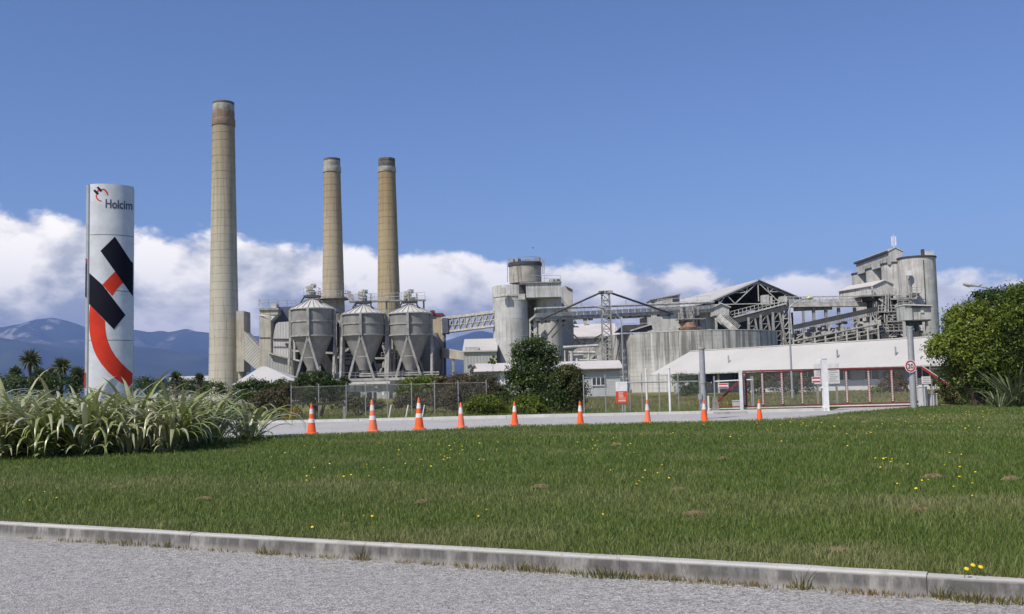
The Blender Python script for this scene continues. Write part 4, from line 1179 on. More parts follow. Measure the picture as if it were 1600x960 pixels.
# raised trestle conveyor climbing to the mast, then the level gallery to the right silos
Y = 204
t = thing('trestle_conveyor', 'railed conveyor on lattice trestles climbing across the open shed', 'conveyor', (wx(1190,530,Y), Y, PZ))
A, B = W(1140,496.5,Y), W(1226,474,Y)
mb = MB(); mb.prism([A+Vector((0,-1.2,-0.2)),B+Vector((0,-1.2,-0.2)),B+Vector((0,1.2,-0.2)),A+Vector((0,1.2,-0.2))],(0,0,-1.3)); mb.build('girder', M['dark'], t)
mb = MB(); mb.rail([A+Vector((0,-1.2,-0.2)), B+Vector((0,-1.2,-0.2))], 1.3, 0.8, 0.11); mb.beam(A+Vector((0,-1.2,-0.15)), B+Vector((0,-1.2,-0.15)), 0.25, 0.3); mb.build('railing', M['pale_steel'], t)
for px_, yt_, w0_ in ((1167,492,2.4),(1186,488,2.8),(1205,484,3.2)):
    mb = MB(); X_ = wx(px_,yt_,Y); zt_ = wz(px_,yt_,Y)-0.6
    mb.beam((X_,Y-1,PZ),(X_,Y-1,zt_),0.45); mb.beam((X_+w0_*0.9+1.0,Y-1,PZ),(X_+1.3,Y-1,zt_),0.34)
    n_ = 8
    for k in range(n_):
        z0_ = PZ+(zt_-PZ)*k/n_; z1_ = PZ+(zt_-PZ)*(k+1)/n_
        r0_ = X_+w0_*0.9+1.0+(1.3-w0_*0.9-1.0)*k/n_; r1_ = X_+w0_*0.9+1.0+(1.3-w0_*0.9-1.0)*(k+1)/n_
        mb.beam((X_,Y-1,z0_),(r1_,Y-1,z1_),0.15); mb.beam((X_,Y-1,z1_),(r1_,Y-1,z1_),0.14)
    mb.build('trestle', M['steel'], t)
mb = MB(); mb.lattice((wx(1229,530,Y),Y,PZ), (wx(1226.5,470,Y),Y,wz(1226,468,Y)), 2.3, 1.3, 9, 0.16); mb.build('mast', M['pale_steel'], t)
mb = MB(); mb.pbox(1221,1230,463,472,Y-1.3,Y+1); mb.build('head_box', M['pale_steel'], t)
mb = MB(); mb.pbox(1192,1202,461,476,Y,Y+2); mb.pbox(1204,1207,463,475,Y,Y+2); mb.build('drive_house', M['pale_steel'], t)
Y = 206
t = thing('level_gallery', 'level railed conveyor gallery leading to the right-hand silos', 'conveyor', (wx(1295,480,Y), Y, PZ))
A, B = W(1229,480,Y), W(1366,478,Y)
mb = MB(); mb.prism([A,B,B+Vector((0,2.4,0)),A+Vector((0,2.4,0))],(0,0,0.9)); mb.build('girder', M['pale_steel'], t)
mb = MB(); mb.rail([A+Vector((0,0,0.9)), B+Vector((0,0,0.9))], 1.1, 1.3, 0.10); mb.beam(A+Vector((0,0.1,2.0)), B+Vector((0,0.1,2.0)), 0.2); mb.build('railing', M['pale_steel'], t)
mb = Each('column', M['steel'], t)
for px_ in (1271,1290,1310,1335,1358): mb.beam((wx(px_,500,Y+1),Y+1,PZ), W(px_,481,Y+1), 0.55)
mb.beam(W(1240,484,Y+2), W(1300,481.5,Y+2), 0.4, 0.7)
for k in range(14):
    p = A.lerp(B,(k+0.03)/14)+Vector((0,-0.04,0.93)); q_ = A.lerp(B,(k+0.97)/14)+Vector((0,-0.04,0.93))
    MB().prism([p,q_,q_+Vector((0,0,0.45)),p+Vector((0,0,0.45))],(0,0.04,0)).build('side_panel', M['silo'], t)

# dark inclined kiln conveyor and lower pipes
Y = 198
t = thing('inclined_conveyor', 'dark inclined belt conveyor rising to the right-hand silo tower', 'conveyor', (wx(1300,530,Y), Y, PZ))
A, B = W(1243,515,Y), W(1372,486.5,Y)
mb = MB(); mb.prism([A,B,B+Vector((0,2.2,0)),A+Vector((0,2.2,0))],(0,0,0.95)); mb.build('belt_frame', M['dark'], t)
mb = MB()
for k in range(44):
    p = A.lerp(B,k/43); mb.beam(p+Vector((0,-0.1,-0.02)), p+Vector((0,-0.1,-0.5)), 0.16)
mb.beam(A+Vector((0,-0.1,-0.55)), B+Vector((0,-0.1,-0.55)), 0.16); mb.build('roller', M['steel'], t)
mb = Each('trestle_post', M['pale_steel'], t)
for px_ in (1256,1275,1294,1316,1341,1360):
    u_ = (px_-1243)/129; p = A.lerp(B,u_); mb.beam((p.x,Y,PZ),(p.x,Y,p.z-0.6),0.32); mb.beam((p.x,Y+2,PZ),(p.x,Y+2,p.z-0.6),0.3)
t = thing('cooler_line', 'row of pale dusty cooler boxes and pipes under the inclined conveyor', 'machinery', (wx(1300,530,Y-3), Y-3, PZ))
C_, D_ = W(1240,541,Y-3), W(1372,514,Y-3)
for k, (r_, dz_) in enumerate(((0.14,0),(0.2,0.9),(0.10,-0.7))):
    MB().tube(C_+Vector((0,0,dz_)), D_+Vector((0,0,dz_)), r_, n=8).build('pipe', M['steel'], t)
rg = random.Random(12)
for k in range(11):
    u_ = (k+0.4)/11; p = A.lerp(B,u_)
    MB().obox((p.x+rg.uniform(-0.3,0.3), Y-1.5, p.z-1.9-rg.uniform(0,0.8)), (rg.uniform(0.9,1.7),1.0,rg.uniform(0.7,1.3)), rg.uniform(-0.1,0.1)).build('cooler_box', M['pale_steel' if k%3 else 'silo'], t)
mb = Each('equipment', M['dark'], t)
for k in range(75):
    u_ = rg.random(); p = C_.lerp(D_,u_); mb.obox((p.x, Y-rg.uniform(-2,2.5), p.z+rg.uniform(-1.2,2.6)), (rg.uniform(0.3,1.4),0.6,rg.uniform(0.2,0.9)), rg.random())
mb = MB()
for k in range(26):
    u_ = rg.random(); p = C_.lerp(D_,u_); a_ = Vector((p.x,Y-2.6,p.z+rg.uniform(-1,2))); mb.beam(a_, a_+Vector((rg.uniform(-1.5,1.5),0,rg.uniform(-1.2,1.2))), 0.16)
for k in range(9):
    p = C_.lerp(D_,k/8); mb.beam((p.x,Y-3,PZ),(p.x,Y-3,p.z+1.6),0.26)
mb.build('frame', M['pale_steel'], t)
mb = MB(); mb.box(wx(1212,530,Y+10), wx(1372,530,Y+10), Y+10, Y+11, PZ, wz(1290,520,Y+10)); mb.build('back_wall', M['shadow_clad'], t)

# ------------------------------------------------------------------ right-hand silo row
t = thing('silo_row', 'row of four joined concrete silos with gallery and antenna on top', 'silo', (85.5, 215, PZ))
SX = wx(1436, 480, 215); SR = S(28.0, 215)
ztops = []
for k, (Ys, yt_) in enumerate(((215,399.6),(224.8,408),(234.6,415.5),(244.4,423))):
    zt_ = wz(1436, 399.6, 215-SR)
    o = MB().lathe(SX, Ys, [(SR,PZ),(SR,zt_-0.25),(SR+0.12,zt_-0.2),(SR+0.12,zt_),(0.02,zt_+0.25)], 48).build('silo_shell', M['silo_warm'], t)
    MB().lathe(SX, Ys, [(SR+0.1,zt_-0.28),(SR+0.2,zt_-0.24),(SR+0.2,zt_+0.05),(SR+0.1,zt_+0.08)], 48, caps=False).build('rim', M['dark'], o)
STZ = zt_
xg0, xg1 = SX-3.3, SX-0.2
ze_ = wz(1392,392.5,223); zr_ = ze_+0.55
MB().prism([(xg0,222,STZ-0.5),(xg1,222,STZ-0.5),(xg1,222,ze_-0.2),((xg0+xg1)/2,222,zr_-0.1),(xg0,222,ze_)], (0,21,0)).build('top_gallery', M['silo_warm'], t)
MB().prism([(xg0-0.25,221.8,ze_-0.35),((xg0+xg1)/2,221.8,zr_),(xg1+0.25,221.8,ze_-0.35),(xg1+0.25,221.8,ze_-0.15),((xg0+xg1)/2,221.8,zr_+0.2),(xg0-0.25,221.8,ze_-0.05)], (0,21.6,0)).build('gallery_roof', M['silo_warm'], t)
MB().beam((xg0-0.3,221.7,ze_-0.25),(xg0-0.3,243.5,ze_-0.25),0.2,0.5).build('fascia', M['dark'], t)
mb = MB(); p = Vector(((xg0+xg1)/2, 222.5, zr_)); mb.beam(p, p+Vector((0,0,3.0)), 0.12)
for k in (-1,1): mb.box(p.x+k*0.38-0.14, p.x+k*0.38+0.14, p.y-0.1, p.y+0.1, p.z+0.5, p.z+2.6); mb.beam(p+Vector((0,0,1.0)), p+Vector((k*0.38,0,1.0)), 0.08)
mb.build('antenna', M['white'], t)
MB().pbox(1445,1459,392.5,399.5,215,217.5).build('roof_box', M['silo_warm'], t)
mb = MB(); mb.pbox(1441.5,1444.5,389.5,399,215,216); mb.build('vent', M['dark'], t)
mb = MB()
rg = random.Random(8)
for k in range(12): mb.obox((SX-SR+rg.uniform(0.2,2.2), 223+k*1.7, STZ+0.5), (0.5,0.5,rg.uniform(0.4,1.2)))
mb.build('roof_equipment', M['steel'], t)
# ladder, hose stain strip and brackets on the front silo
mb = MB(); yl = 215-SR-0.25
lx0 = wx(1421.5,450,yl)
for k in (-0.28,0.28): mb.beam((lx0+k,yl+0.5,wz(1421,470,yl)),(lx0+k,yl+0.5,wz(1421,425,yl)),0.1)
for k in range(22): zz = wz(1421,470,yl)+0.28*k; mb.beam((lx0-0.28,yl+0.5,zz),(lx0+0.28,yl+0.5,zz),0.06)
mb.build('ladder', M['steel'], t)
MB().obox((lx0,yl+0.3,wz(1421,427,yl)),(1.0,0.8,1.0)).build('wall_box', M['white'], t)
mb = Each('downpipe', M['dark'], t); mb.beam((wx(1446,450,yl),yl+0.28,wz(1446,478,yl)),(wx(1446,450,yl),yl+0.28,wz(1446,406,yl)),0.16)
mb = MB(); mb.box(wx(1425,460,yl-1),wx(1440,460,yl-1),yl-1.2,yl+1,wz(1430,459.5,yl),wz(1430,458.5,yl)); mb.rail([(wx(1425,460,yl-1),yl-1.2,wz(1430,458.5,yl)),(wx(1440,460,yl-1),yl-1.2,wz(1430,458.5,yl))],1.1,0.8,0.07)
mb.build('balcony', M['steel'], t)
for k in range(6):
    zz = 4+3.8*k
    MB().lathe(SX, 215, [(SR+0.001,zz-0.03),(SR+0.025,zz),(SR+0.001,zz+0.03)], 48, caps=False).build('pour_line', M['silo'], t)

# elevator tower in front of the silos
Y = 203
t = thing('elevator_tower', 'dusty steel elevator tower with gabled head house before the silo row', 'tower', (wx(1382,530,Y), Y, PZ))
v = [W(1366,461,Y), W(1396,461,Y), W(1396,444,Y), W(1383,439,Y), W(1366,446,Y)]
MB().prism(v, (-3.2,12,0)).build('head_house', M['silo_warm'], t)
for a_, b_ in (((1364.5,446.6),(1383,438.2)),((1383,438.2),(1397,444.4))):
    MB().prism([W(*a_,Y-0.4), W(*b_,Y-0.4), W(b_[0],b_[1]-1.3,Y-0.4), W(a_[0],a_[1]-1.3,Y-0.4)], (-3.3,12.4,0)).build('roof', M['roof2'], t)
mb = Each('column', M['dark'], t)
for px_ in (1367,1381,1395,1407,1420):
    for oy in (0,5): mb.beam((wx(px_,500,Y+oy),Y+oy,PZ),(wx(px_,500,Y+oy),Y+oy,wz(px_,462,Y)),0.5)
for (xa,xb,yy) in ((1345,1398,462),(1372,1402,487),(1390,1432,467),(1402,1420,479),(1386,1418,502),(1372,1412,517)):
    o = MB().box(wx(xa,yy,Y-1),wx(xb,yy,Y-1),Y-1.3,Y+4,wz(xa,yy,Y)-0.3,wz(xa,yy,Y)).build('floor', M['steel'], t)
    MB().rail([(wx(xa,yy,Y-1),Y-1.25,wz(xa,yy,Y)),(wx(xb,yy,Y-1),Y-1.25,wz(xb,yy,Y-1)+ (wz(xa,yy,Y)-wz(xb,yy,Y-1)))],1.1,1.0,0.09).build('railing', M['pale_steel'], o)
for (xa,xb,ya,yb,mt) in ((1377,1394,463,487,'pale_steel'),(1379,1393,474,486,'silo_warm'),(1403,1417,465,478,'silo_warm'),(1400,1410,480,500,'pale_steel'),(1394,1402,490,500,'pale_steel'),(1404,1412,500,506,'silo'),(1391,1413,506,533,'dark'),(1366,1376,505,533,'dark'),(1357,1366,462,470,'dark'),(1364,1374,470,484,'dark'),(1376,1384,512,533,'steel'),(1385,1390,518,534,'silo')):
    MB().pbox(xa,xb,ya,yb,Y-0.6,Y+3).build('casing', M[mt], t)
mb = MB(); rg = random.Random(21)
for k in range(70):
    a_ = W(rg.uniform(1358,1424), rg.uniform(464,530), Y-rg.uniform(0.6,1.2)); L_ = rg.uniform(0.5,2.6)
    d_ = Vector(rg.choice(((1,0,0),(0,0,1),(0.8,0,0.6),(0.8,0,-0.6))))*L_
    mb.beam(a_, a_+d_, rg.choice((0.12,0.18,0.28)))
mb.build('frame', M['pale_steel'], t)
mb = Each('chute', M['dark'], t)
for k in range(46):
    a_ = W(rg.uniform(1360,1422), rg.uniform(470,532), Y-rg.uniform(-0.5,1.0)); mb.obox(a_, (rg.uniform(0.3,1.5),0.8,rg.uniform(0.2,1.2)), rg.uniform(-0.4,0.4))
mb = MB()
for k in (-1,1): mb.beam(W(1386+2.2*k,488,Y-1.5), W(1386+2.2*k,456,Y-1.5), 0.12)
for k in range(14): mb.beam(W(1383.8,488-2.3*k,Y-1.5), W(1388.2,488-2.3*k,Y-1.5), 0.09)
mb.build('ladder', M['pale_steel'], t)
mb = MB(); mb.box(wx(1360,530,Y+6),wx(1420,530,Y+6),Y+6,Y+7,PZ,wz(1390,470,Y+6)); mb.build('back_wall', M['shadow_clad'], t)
mb = MB(); mb.pbox(1372,1460,531.5,536,Y-6,Y-2); mb.pbox(1410,1440,527,531,Y-4,Y-2); mb.build('low_wall', M['conc'], t)

# control cabin on posts
Y = 188
t = thing('control_cabin', 'square grey control cabin raised on posts before the front silo', 'cabin', (wx(1434,530,Y), Y, PZ))
MB().pbox(1413.5, 1425.5, 477, 500.5, Y, Y+4).build('front_casing', M['silo'], t)
MB().pbox(1425.6, 1455, 478.5, 499.5, Y+0.4, Y+4).build('cabin_wall', M['silo_warm'], t)
MB().prism([W(1413,477.2,Y-0.3), W(1457,478.6,Y-0.3), W(1457,476.6,Y-0.3), W(1413,475.2,Y-0.3)], (0,4.8,0)).build('roof', M['hoproof'], t)
MB().pbox(1424.5, 1456, 478.7, 480.5, Y-0.1, Y+0.38).build('eave_shade', M['dark'], t)
MB().pbox(1424, 1455, 499.6, 501.6, Y-0.1, Y+4).build('floor_beam', M['dark'], t)
MB().pbox(1438.5, 1443.5, 480.7, 489, Y+0.2, Y+0.5).build('vent_panel', M['hoproof'], t)
for px_ in (1416, 1451.5): MB().pbox(px_-1.5, px_+1.5, 502, 600, Y+0.5, Y+1.2, zb=PZ).build('post', M['silo'], t)
mb = MB(); mb.pbox(1420,1441,502,508,Y+0.6,Y+3); mb.pbox(1432,1436,508,530,Y+1,Y+2); mb.pbox(1428,1443,517,533,Y+1.2,Y+3); mb.build('winch', M['dark'], t)
MB().pbox(1444,1453,520,534,Y+0.3,Y+2).build('motor_box', M['steel'], t)

# ------------------------------------------------------------------ long low building with white hipped roof
t = thing('office_block', 'long low office block with broad white hipped roof behind the gate', 'building', (32, 120, PZ))
P1 = Vector((wx(1015,585.5,138), 138, 0)); P2 = Vector((wx(1500,571,101), 101, 0))
U_ = (P2-P1); LL = U_.length; U_.normalize(); V_ = Vector((-U_.y, U_.x, 0)); V_ = V_ if V_.y > 0 else -V_
EZ, RZ = 2.80, 5.85
def LB(u_, v_, z_): return P1 + U_*u_ + V_*v_ + Vector((0,0,z_))
DPT = 10.4
roof = MB()
lo_ = [LB(0,0,EZ), LB(LL+12,0,EZ), LB(LL+12,DPT,EZ), LB(0,DPT,EZ)]
up_ = [LB(2.6,DPT/2,RZ), LB(LL+8,DPT/2,RZ)]
roof.add(lo_+up_, [(0,1,5,4),(1,2,5),(2,3,4,5),(3,0,4)])
ro = roof.build('roof', M['roof'], t)
MB().prism([LB(0.2,0.2,EZ-0.06), LB(LL+11.8,0.2,EZ-0.06), LB(LL+11.8,DPT-0.2,EZ-0.06), LB(0.2,DPT-0.2,EZ-0.06)], (0,0,-0.06)).build('soffit', M['mauve'], ro)
MB().beam(LB(0,-0.06,EZ-0.06), LB(LL+12,-0.06,EZ-0.06), 0.14, 0.16).build('gutter', M['pale_steel'], ro)
MB().beam(LB(2.6,DPT/2,RZ+0.02), LB(LL+8,DPT/2,RZ+0.02), 0.35, 0.12).build('ridge_cap', M['roof'], ro)
for u_ in (12.5, 29.0, 36.5): MB().tube(LB(u_,2.0,EZ+1.0), LB(u_,2.0,EZ+2.1), 0.09, n=8).build('vent_pipe', M['steel'], ro)
def wallseg(u0, u1, v_, z0, z1, mat, nm='wall', th=0.2):
    MB().prism([LB(u0,v_,z0), LB(u1,v_,z0), LB(u1,v_,z1), LB(u0,v_,z1)], V_*th).build(nm, mat, t)
wallseg(16, LL+11, 1.4, PZ, 1.42, M['offwhite'], 'lower_wall')
wallseg(16, LL+11, 1.45, 1.43, EZ-0.15, M['mauve'], 'upper_wall')
wallseg(2, 15.9, 4.5, PZ, EZ-0.15, M['mauve'], 'porch_wall')
wallseg(2, 15.9, 4.4, PZ, 1.5, M['offwhite'], 'porch_lower_wall')
for u_ in (3, 7.5, 12, 15.8): MB().beam(LB(u_,0.6,PZ), LB(u_,0.6,EZ-0.15), 0.22).build('porch_post', M['pale_steel'], t)
for u0, u1 in ((4,7),(8.5,11.5)): wallseg(u0, u1, 4.33, 1.5, 2.7, M['glass'], 'window', 0.08)
for u0, u1 in ((19,22),(24,26.5),(29.5,31),(33,34.6),(39.3,40.6),(42.8,44.5),(48,50.5)):
    o = MB().prism([LB(u0,1.38,1.5), LB(u1,1.38,1.5), LB(u1,1.38,2.5), LB(u0,1.38,2.5)], V_*0.06).build('window', M['glass'], t)
    MB().beam(LB(u0-0.05,1.33,1.46), LB(u1+0.05,1.33,1.46), 0.12, 0.08).build('sill', M['white'], o)
    MB().beam(LB((u0+u1)/2,1.34,1.5), LB((u0+u1)/2,1.34,2.5), 0.06, 0.08).build('mullion', M['white'], o)
wallseg(46, 47.1, 1.36, PZ, 2.2, M['dkred'], 'door', 0.06); wallseg(19.0, 23.5, 1.30, 1.5, 2.5, M['dkred'], 'red_panel', 0.06)
wallseg(35.2, 36.2, 1.36, PZ, 2.2, M['glass'], 'door', 0.06)

# air-conditioner boxes by the left end
for px_, w_ in ((1030,1.6),(1022,0.9)):
    p = G(px_, 614, 0.25)
    o = MB().obox((p.x,128,0.25+0.7),(w_,0.9,1.4)).build('cabinet', M['offwhite'], None, (p.x,128,0.25)) if px_ == 1030 else MB().obox((p.x,129,0.25+0.5),(w_,0.9,1.0)).build('cabinet', M['steel'], None, (p.x,129,0.25))
    tag(o, 'pale metal cabinet standing at the left end of the office block' if px_ == 1030 else 'small grey metal cabinet beside the pale one at the office block', 'cabinet')

# ------------------------------------------------------------------ weatherboard workshop behind the conical bush
Y = 115
t = thing('workshop', 'low grey weatherboard workshop with pale roof behind the conical bush', 'building', (wx(855,600,Y), Y, PZ))
X0, X1 = wx(746,600,Y), wx(969,600,Y); zE = wz(930,577.5,Y); zR = wz(930,566,Y+4)
MB().box(X0, X1, Y, Y+8, PZ, zE-0.05).build('wall', M['steel'], t)
nb = 17
for k in range(nb):
    z0 = PZ + (zE-0.1-PZ)*k/nb; z1 = PZ + (zE-0.1-PZ)*(k+1)/nb
    MB().prism([(X0-0.02,Y-0.075,z0),(X0-0.02,Y-0.03,z1),(X0-0.02,Y-0.003,z1),(X0-0.02,Y-0.003,z0)], (X1-X0+0.04,0,0)).build('weatherboard', M['board'], t)
MB().prism([(X0-0.4,Y-0.5,zE-0.05),(X0-0.4,Y+4,zR),(X0-0.4,Y+8.5,zE-0.05),(X0-0.4,Y+8.5,zE+0.12),(X0-0.4,Y+4,zR+0.15),(X0-0.4,Y-0.5,zE+0.12)], (X1-X0+0.8,0,0)).build('roof', M['roof2'], t)
MB().box(X0-0.4,X1+0.4,Y-0.66,Y-0.52,zE-0.12,zE+0.04).build('gutter', M['dark'], t)
xw0, xw1 = wx(925,596,Y), wx(945,596,Y); zw0, zw1 = wz(935,601.5,Y), wz(935,591,Y)
o = MB().box(xw0,xw1,Y-0.16,Y-0.08,zw0,zw1).build('window', M['glass'], t)
for k in range(4):
    xx = xw0+(xw1-xw0)*k/3; MB().box(xx-0.04,xx+0.04,Y-0.19,Y-0.165,zw0-0.05,zw1+0.05).build('mullion', M['white'], o)
MB().box(xw0-0.08,xw1+0.08,Y-0.22,Y-0.168,zw0-0.1,zw0-0.03).build('sill', M['white'], o)
MB().box(wx(781,590,Y),wx(795,590,Y),Y-0.2,Y-0.09,PZ,wz(788,582,Y)).build('door', M['white'], t)
t = thing('valve_hut', 'little gabled grey hut at the left end of the workshop', 'hut', (wx(741,590,Y+2), Y+2, PZ))
yg = Y+1.0
MB().prism([(wx(734,590,yg),yg,PZ),(wx(748,590,yg),yg,PZ),W(748,581,yg),W(741,571,yg),W(734,580,yg)], (0,3,0)).build('wall', M['grey_sheet'], t)
for a_, b_ in (((733,581.5),(741,570.5)),((741,570.5),(749,581.5))):
    MB().prism([W(*a_,yg-0.2),W(*b_,yg-0.2),W(b_[0],b_[1]-1.3,yg-0.2),W(a_[0],a_[1]-1.3,yg-0.2)],(0,3.4,0)).build('roof', M['roof2'], t)
MB().tube(W(733,571,yg-0.3), W(735.5,575,yg-0.3), 0.22, 0.3, 10).build('flood_lamp', M['dark'], t)

# gull over the silos
t = thing('gull', 'tiny gull flying above the stained top drum', 'bird', tuple(W(834,388.5,150)))
p = W(834,388.5,150)
mb = MB(); mb.lathe(0,0,[(0.01,-0.22),(0.06,-0.1),(0.075,0.05),(0.04,0.18),(0.01,0.24)],8)
mb.v = [(p.x+a_[2]*0.6, p.y+a_[1], p.z-a_[2]*0.8+a_[0]*0.3) for a_ in mb.v]; mb.build('body', M['white'], t)
for k in (-1,1):
    mb = MB(); mb.add([p+Vector((0.05,k*0.05,0.0)), p+Vector((-0.09,k*0.05,0.06)), p+Vector((-0.22,k*0.42,0.18)), p+Vector((-0.28,k*0.75,0.10)), p+Vector((-0.10,k*0.40,0.14))], [(0,1,2,4),(4,2,3)])
    mb.add([v_+Vector((0,0,-0.015)) for v_ in (p+Vector((0.05,k*0.05,0.0)), p+Vector((-0.09,k*0.05,0.06)), p+Vector((-0.22,k*0.42,0.18)), p+Vector((-0.28,k*0.75,0.10)), p+Vector((-0.10,k*0.40,0.14)))], [(4,2,1,0),(3,2,4)])
    mb.build('wing', M['steel'], t)

# ================================================================== PLANTS
M['leaf_dark'] = leafy('dark_leaves', [(0.022,0.042,0.014),(0.055,0.092,0.022),(0.125,0.17,0.04)], 0.40, 0.28)
M['leaf_bright'] = leafy('bright_leaves', [(0.045,0.08,0.014),(0.13,0.185,0.025),(0.30,0.34,0.05)], 0.42, 0.38, patch=0.55)
M['leaf_olive'] = leafy('olive_leaves', [(0.05,0.06,0.022),(0.10,0.11,0.038),(0.17,0.165,0.06)], 0.5, 0.3)
M['leaf_brown'] = leafy('brownish_leaves', [(0.05,0.045,0.025),(0.09,0.08,0.04),(0.16,0.13,0.07)], 0.6, 0.25, patch=1.0)
M['leaf_russet'] = leafy('russet_leaves', [(0.06,0.05,0.025),(0.12,0.085,0.045),(0.20,0.12,0.07)], 0.6, 0.25)
M['flax'] = leafy('flax_leaves', [(0.14,0.18,0.045),(0.24,0.29,0.08),(0.33,0.36,0.15),(0.46,0.47,0.33),(0.46,0.40,0.15)], 0.27, 0.16, 0.7, by='object', patch=0.9)
M['flax_dark'] = leafy('dark_flax_leaves', [(0.07,0.10,0.045),(0.14,0.17,0.08),(0.28,0.30,0.18)], 0.32, 0.15, 0.5, by='object')
M['flax_yellow'] = leafy('yellow_flax_leaves', [(0.35,0.22,0.03),(0.48,0.33,0.04)], 0.4, 0.2, 0.4, by='object')
M['cabbage'] = leafy('cabbage_tree_leaves', [(0.05,0.065,0.03),(0.10,0.125,0.055),(0.17,0.18,0.09)], 0.4, 0.2)

def leaf_cloud(name, blobs, n, leaf, mat, parent, seed, aspect=0.5, per=26, spread=0.16, flat_=0.35):
    """leaf-sized faces gathered in clumps over and inside a set of ellipsoids"""
    rg = np.random.default_rng(seed)
    bl = np.array(blobs, float)
    area = (bl[:,3]*bl[:,4] + bl[:,4]*bl[:,5] + bl[:,3]*bl[:,5])
    nc = max(8, n//per)
    k = rg.choice(len(bl), nc, p=area/area.sum())
    d = rg.normal(size=(nc,3)); d /= np.linalg.norm(d, axis=1)[:,None]
    d[:,2] = np.where(d[:,2] < -0.55, -d[:,2], d[:,2])
    rad = 1 - np.abs(rg.normal(0, 0.22, nc)); rad = np.clip(rad, 0.25, 1.12)
    rad *= 0.88 + 0.28*rg.random(nc)
    cc = bl[k,:3] + d*rad[:,None]*bl[k,3:6]
    out = d*rad[:,None]
    ci = rg.integers(0, nc, n)
    sp = spread*bl[k[ci],3:6].mean(axis=1)[:,None]
    pts = cc[ci] + rg.normal(size=(n,3))*sp*np.array([1,1,0.8])
    nrm = out[ci]*0.7 + np.array([0,0,flat_]) + rg.normal(size=(n,3))*0.55
    nrm /= np.linalg.norm(nrm, axis=1)[:,None]
    t = np.cross(nrm, rg.normal(size=(n,3))); t /= np.linalg.norm(t, axis=1)[:,None]
    b_ = np.cross(nrm, t)
    L = leaf*(0.55+0.9*rg.random(n))[:,None]
    keep = pts[:,2] > 0.22
    fold = nrm*L*0.12
    V = np.stack([pts - t*L*0.5, pts + b_*L*aspect*0.5 + fold, pts + t*L*0.5, pts - b_*L*aspect*0.5 + fold], 1)[keep].reshape(-1,3)
    o0 = np.array(origin(parent)) if parent is not None else np.zeros(3)
    nf = len(V)//4
    me = arrays_mesh(name, V - o0, np.arange(4*nf), np.full(nf,4), mat)
    return link(name, me, parent)

def limbs(parent, base, tops, r0, name='trunk'):
    mb = MB(); rg = random.Random(len(tops)*7+int(base[0]*10))
    base = Vector(base)
    for i, tp in enumerate(tops):
        tp = Vector(tp); mid = base.lerp(tp, 0.45) + Vector((rg.uniform(-0.2,0.2), rg.uniform(-0.2,0.2), rg.uniform(0,0.25)))
        mb.tube(base + Vector((rg.uniform(-0.1,0.1), rg.uniform(-0.1,0.1), -0.1)), mid, r0, r0*0.6, 8)
        mb.tube(mid, tp, r0*0.6, r0*0.2, 7)
    return mb.build(name, M['bark'], parent)

def bush(label, lobes, Y, base_px, n, leaf, mat, seed, cat='bush', name='bush', dy=0.8, r0=0.06, **kw):
    """lobes: (px, py, half width px, half height px, extra distance)"""
    b0 = W(base_px[0], base_px[1], Y); gz_ = 0.24
    t = thing(name, label, cat, (b0.x, Y, gz_))
    bl = []
    for (px_, py_, hx, hy, dYY) in lobes:
        c_ = W(px_, py_, Y+dYY); bl.append((c_.x, Y+dYY, c_.z, S(hx,Y), S(hx,Y)*dy, S(hy,Y)))
    limbs(t, (b0.x, Y, gz_), [(q_[0], q_[1], q_[2]+0.3*q_[5]) for q_ in bl], r0)
    leaf_cloud('crown', bl, n, leaf, mat, t, seed, **kw)
    return t

# right-hand tree mass beside the gate
YR = 43.0
bush('spreading broadleaf tree with bright yellow-green outer leaves right of the gate',
     [(1492,548,40,30,0.0),(1520,515,44,40,0.3),(1475,545,22,18,-0.4),(1505,585,34,30,0.2),(1528,560,44,50,0.0),(1500,492,18,13,0.6),(1545,600,40,36,0.3)], YR, (1530,640), 26000, 0.13, M['leaf_bright'], 101, 'tree', 'broadleaf_tree', r0=0.14)
bush('tall dark green tree crown behind the bright one at the right edge',
     [(1560,480,46,28,2.5),(1545,470,28,18,2.3),(1600,480,52,34,2.5),(1620,530,60,55,2.0),(1575,540,55,50,1.8),(1485,505,12,18,2.5),(1600,600,60,44,1.0)], YR+2, (1590,640), 30000, 0.13, M['leaf_dark'], 102, 'tree', 'dark_tree', r0=0.16)
bush('bright leafed tree leaning in at the far right edge of the picture',
     [(1590,500,40,22,0.2),(1620,470,50,26,0.4),(1640,540,60,60,0.4)], YR-0.6, (1640,640), 14000, 0.13, M['leaf_bright'], 103, 'tree', 'edge_tree', r0=0.12)
bush('dim olive shrub behind the meter cabinets at the gate', [(1478,612,18,22,0),(1495,622,22,20,0),(1465,600,14,16,0.5)], 47.5, (1480,640), 3800, 0.11, M['leaf_olive'], 104)

# conical dark bush by the driveway
bush('large dark green conical bush beside the driveway kerb',
     [(833,546,33,17,0.0),(820,562,26,14,0.0),(848,560,28,20,0.2),(838,585,44,26,0.1),(826,612,36,32,-0.3),(866,612,46,34,0.0),(890,606,22,30,0.2),(850,632,50,18,-0.5),(805,600,18,24,0)], 50.0, (850,648), 27000, 0.115, M['leaf_dark'], 111, r0=0.10)
bush('grey-green shrub growing out of the right side of the conical bush', [(893,596,20,24,0.0),(902,618,14,22,0.0),(885,580,12,10,0.2)], 49.2, (892,648), 5200, 0.10, M['leaf_olive'], 112)
bush('low bright green shrub at the left foot of the conical bush', [(822,634,24,14,0),(838,640,18,10,-0.3)], 48.0, (825,650), 4200, 0.09, M['leaf_bright'], 113)
bush('brownish scrubby bush left of the conical bush', [(728,612,30,24,0),(757,614,30,26,0),(715,626,22,22,-0.2),(778,628,22,22,0)], 50.5, (745,650), 12000, 0.10, M['leaf_brown'], 114)
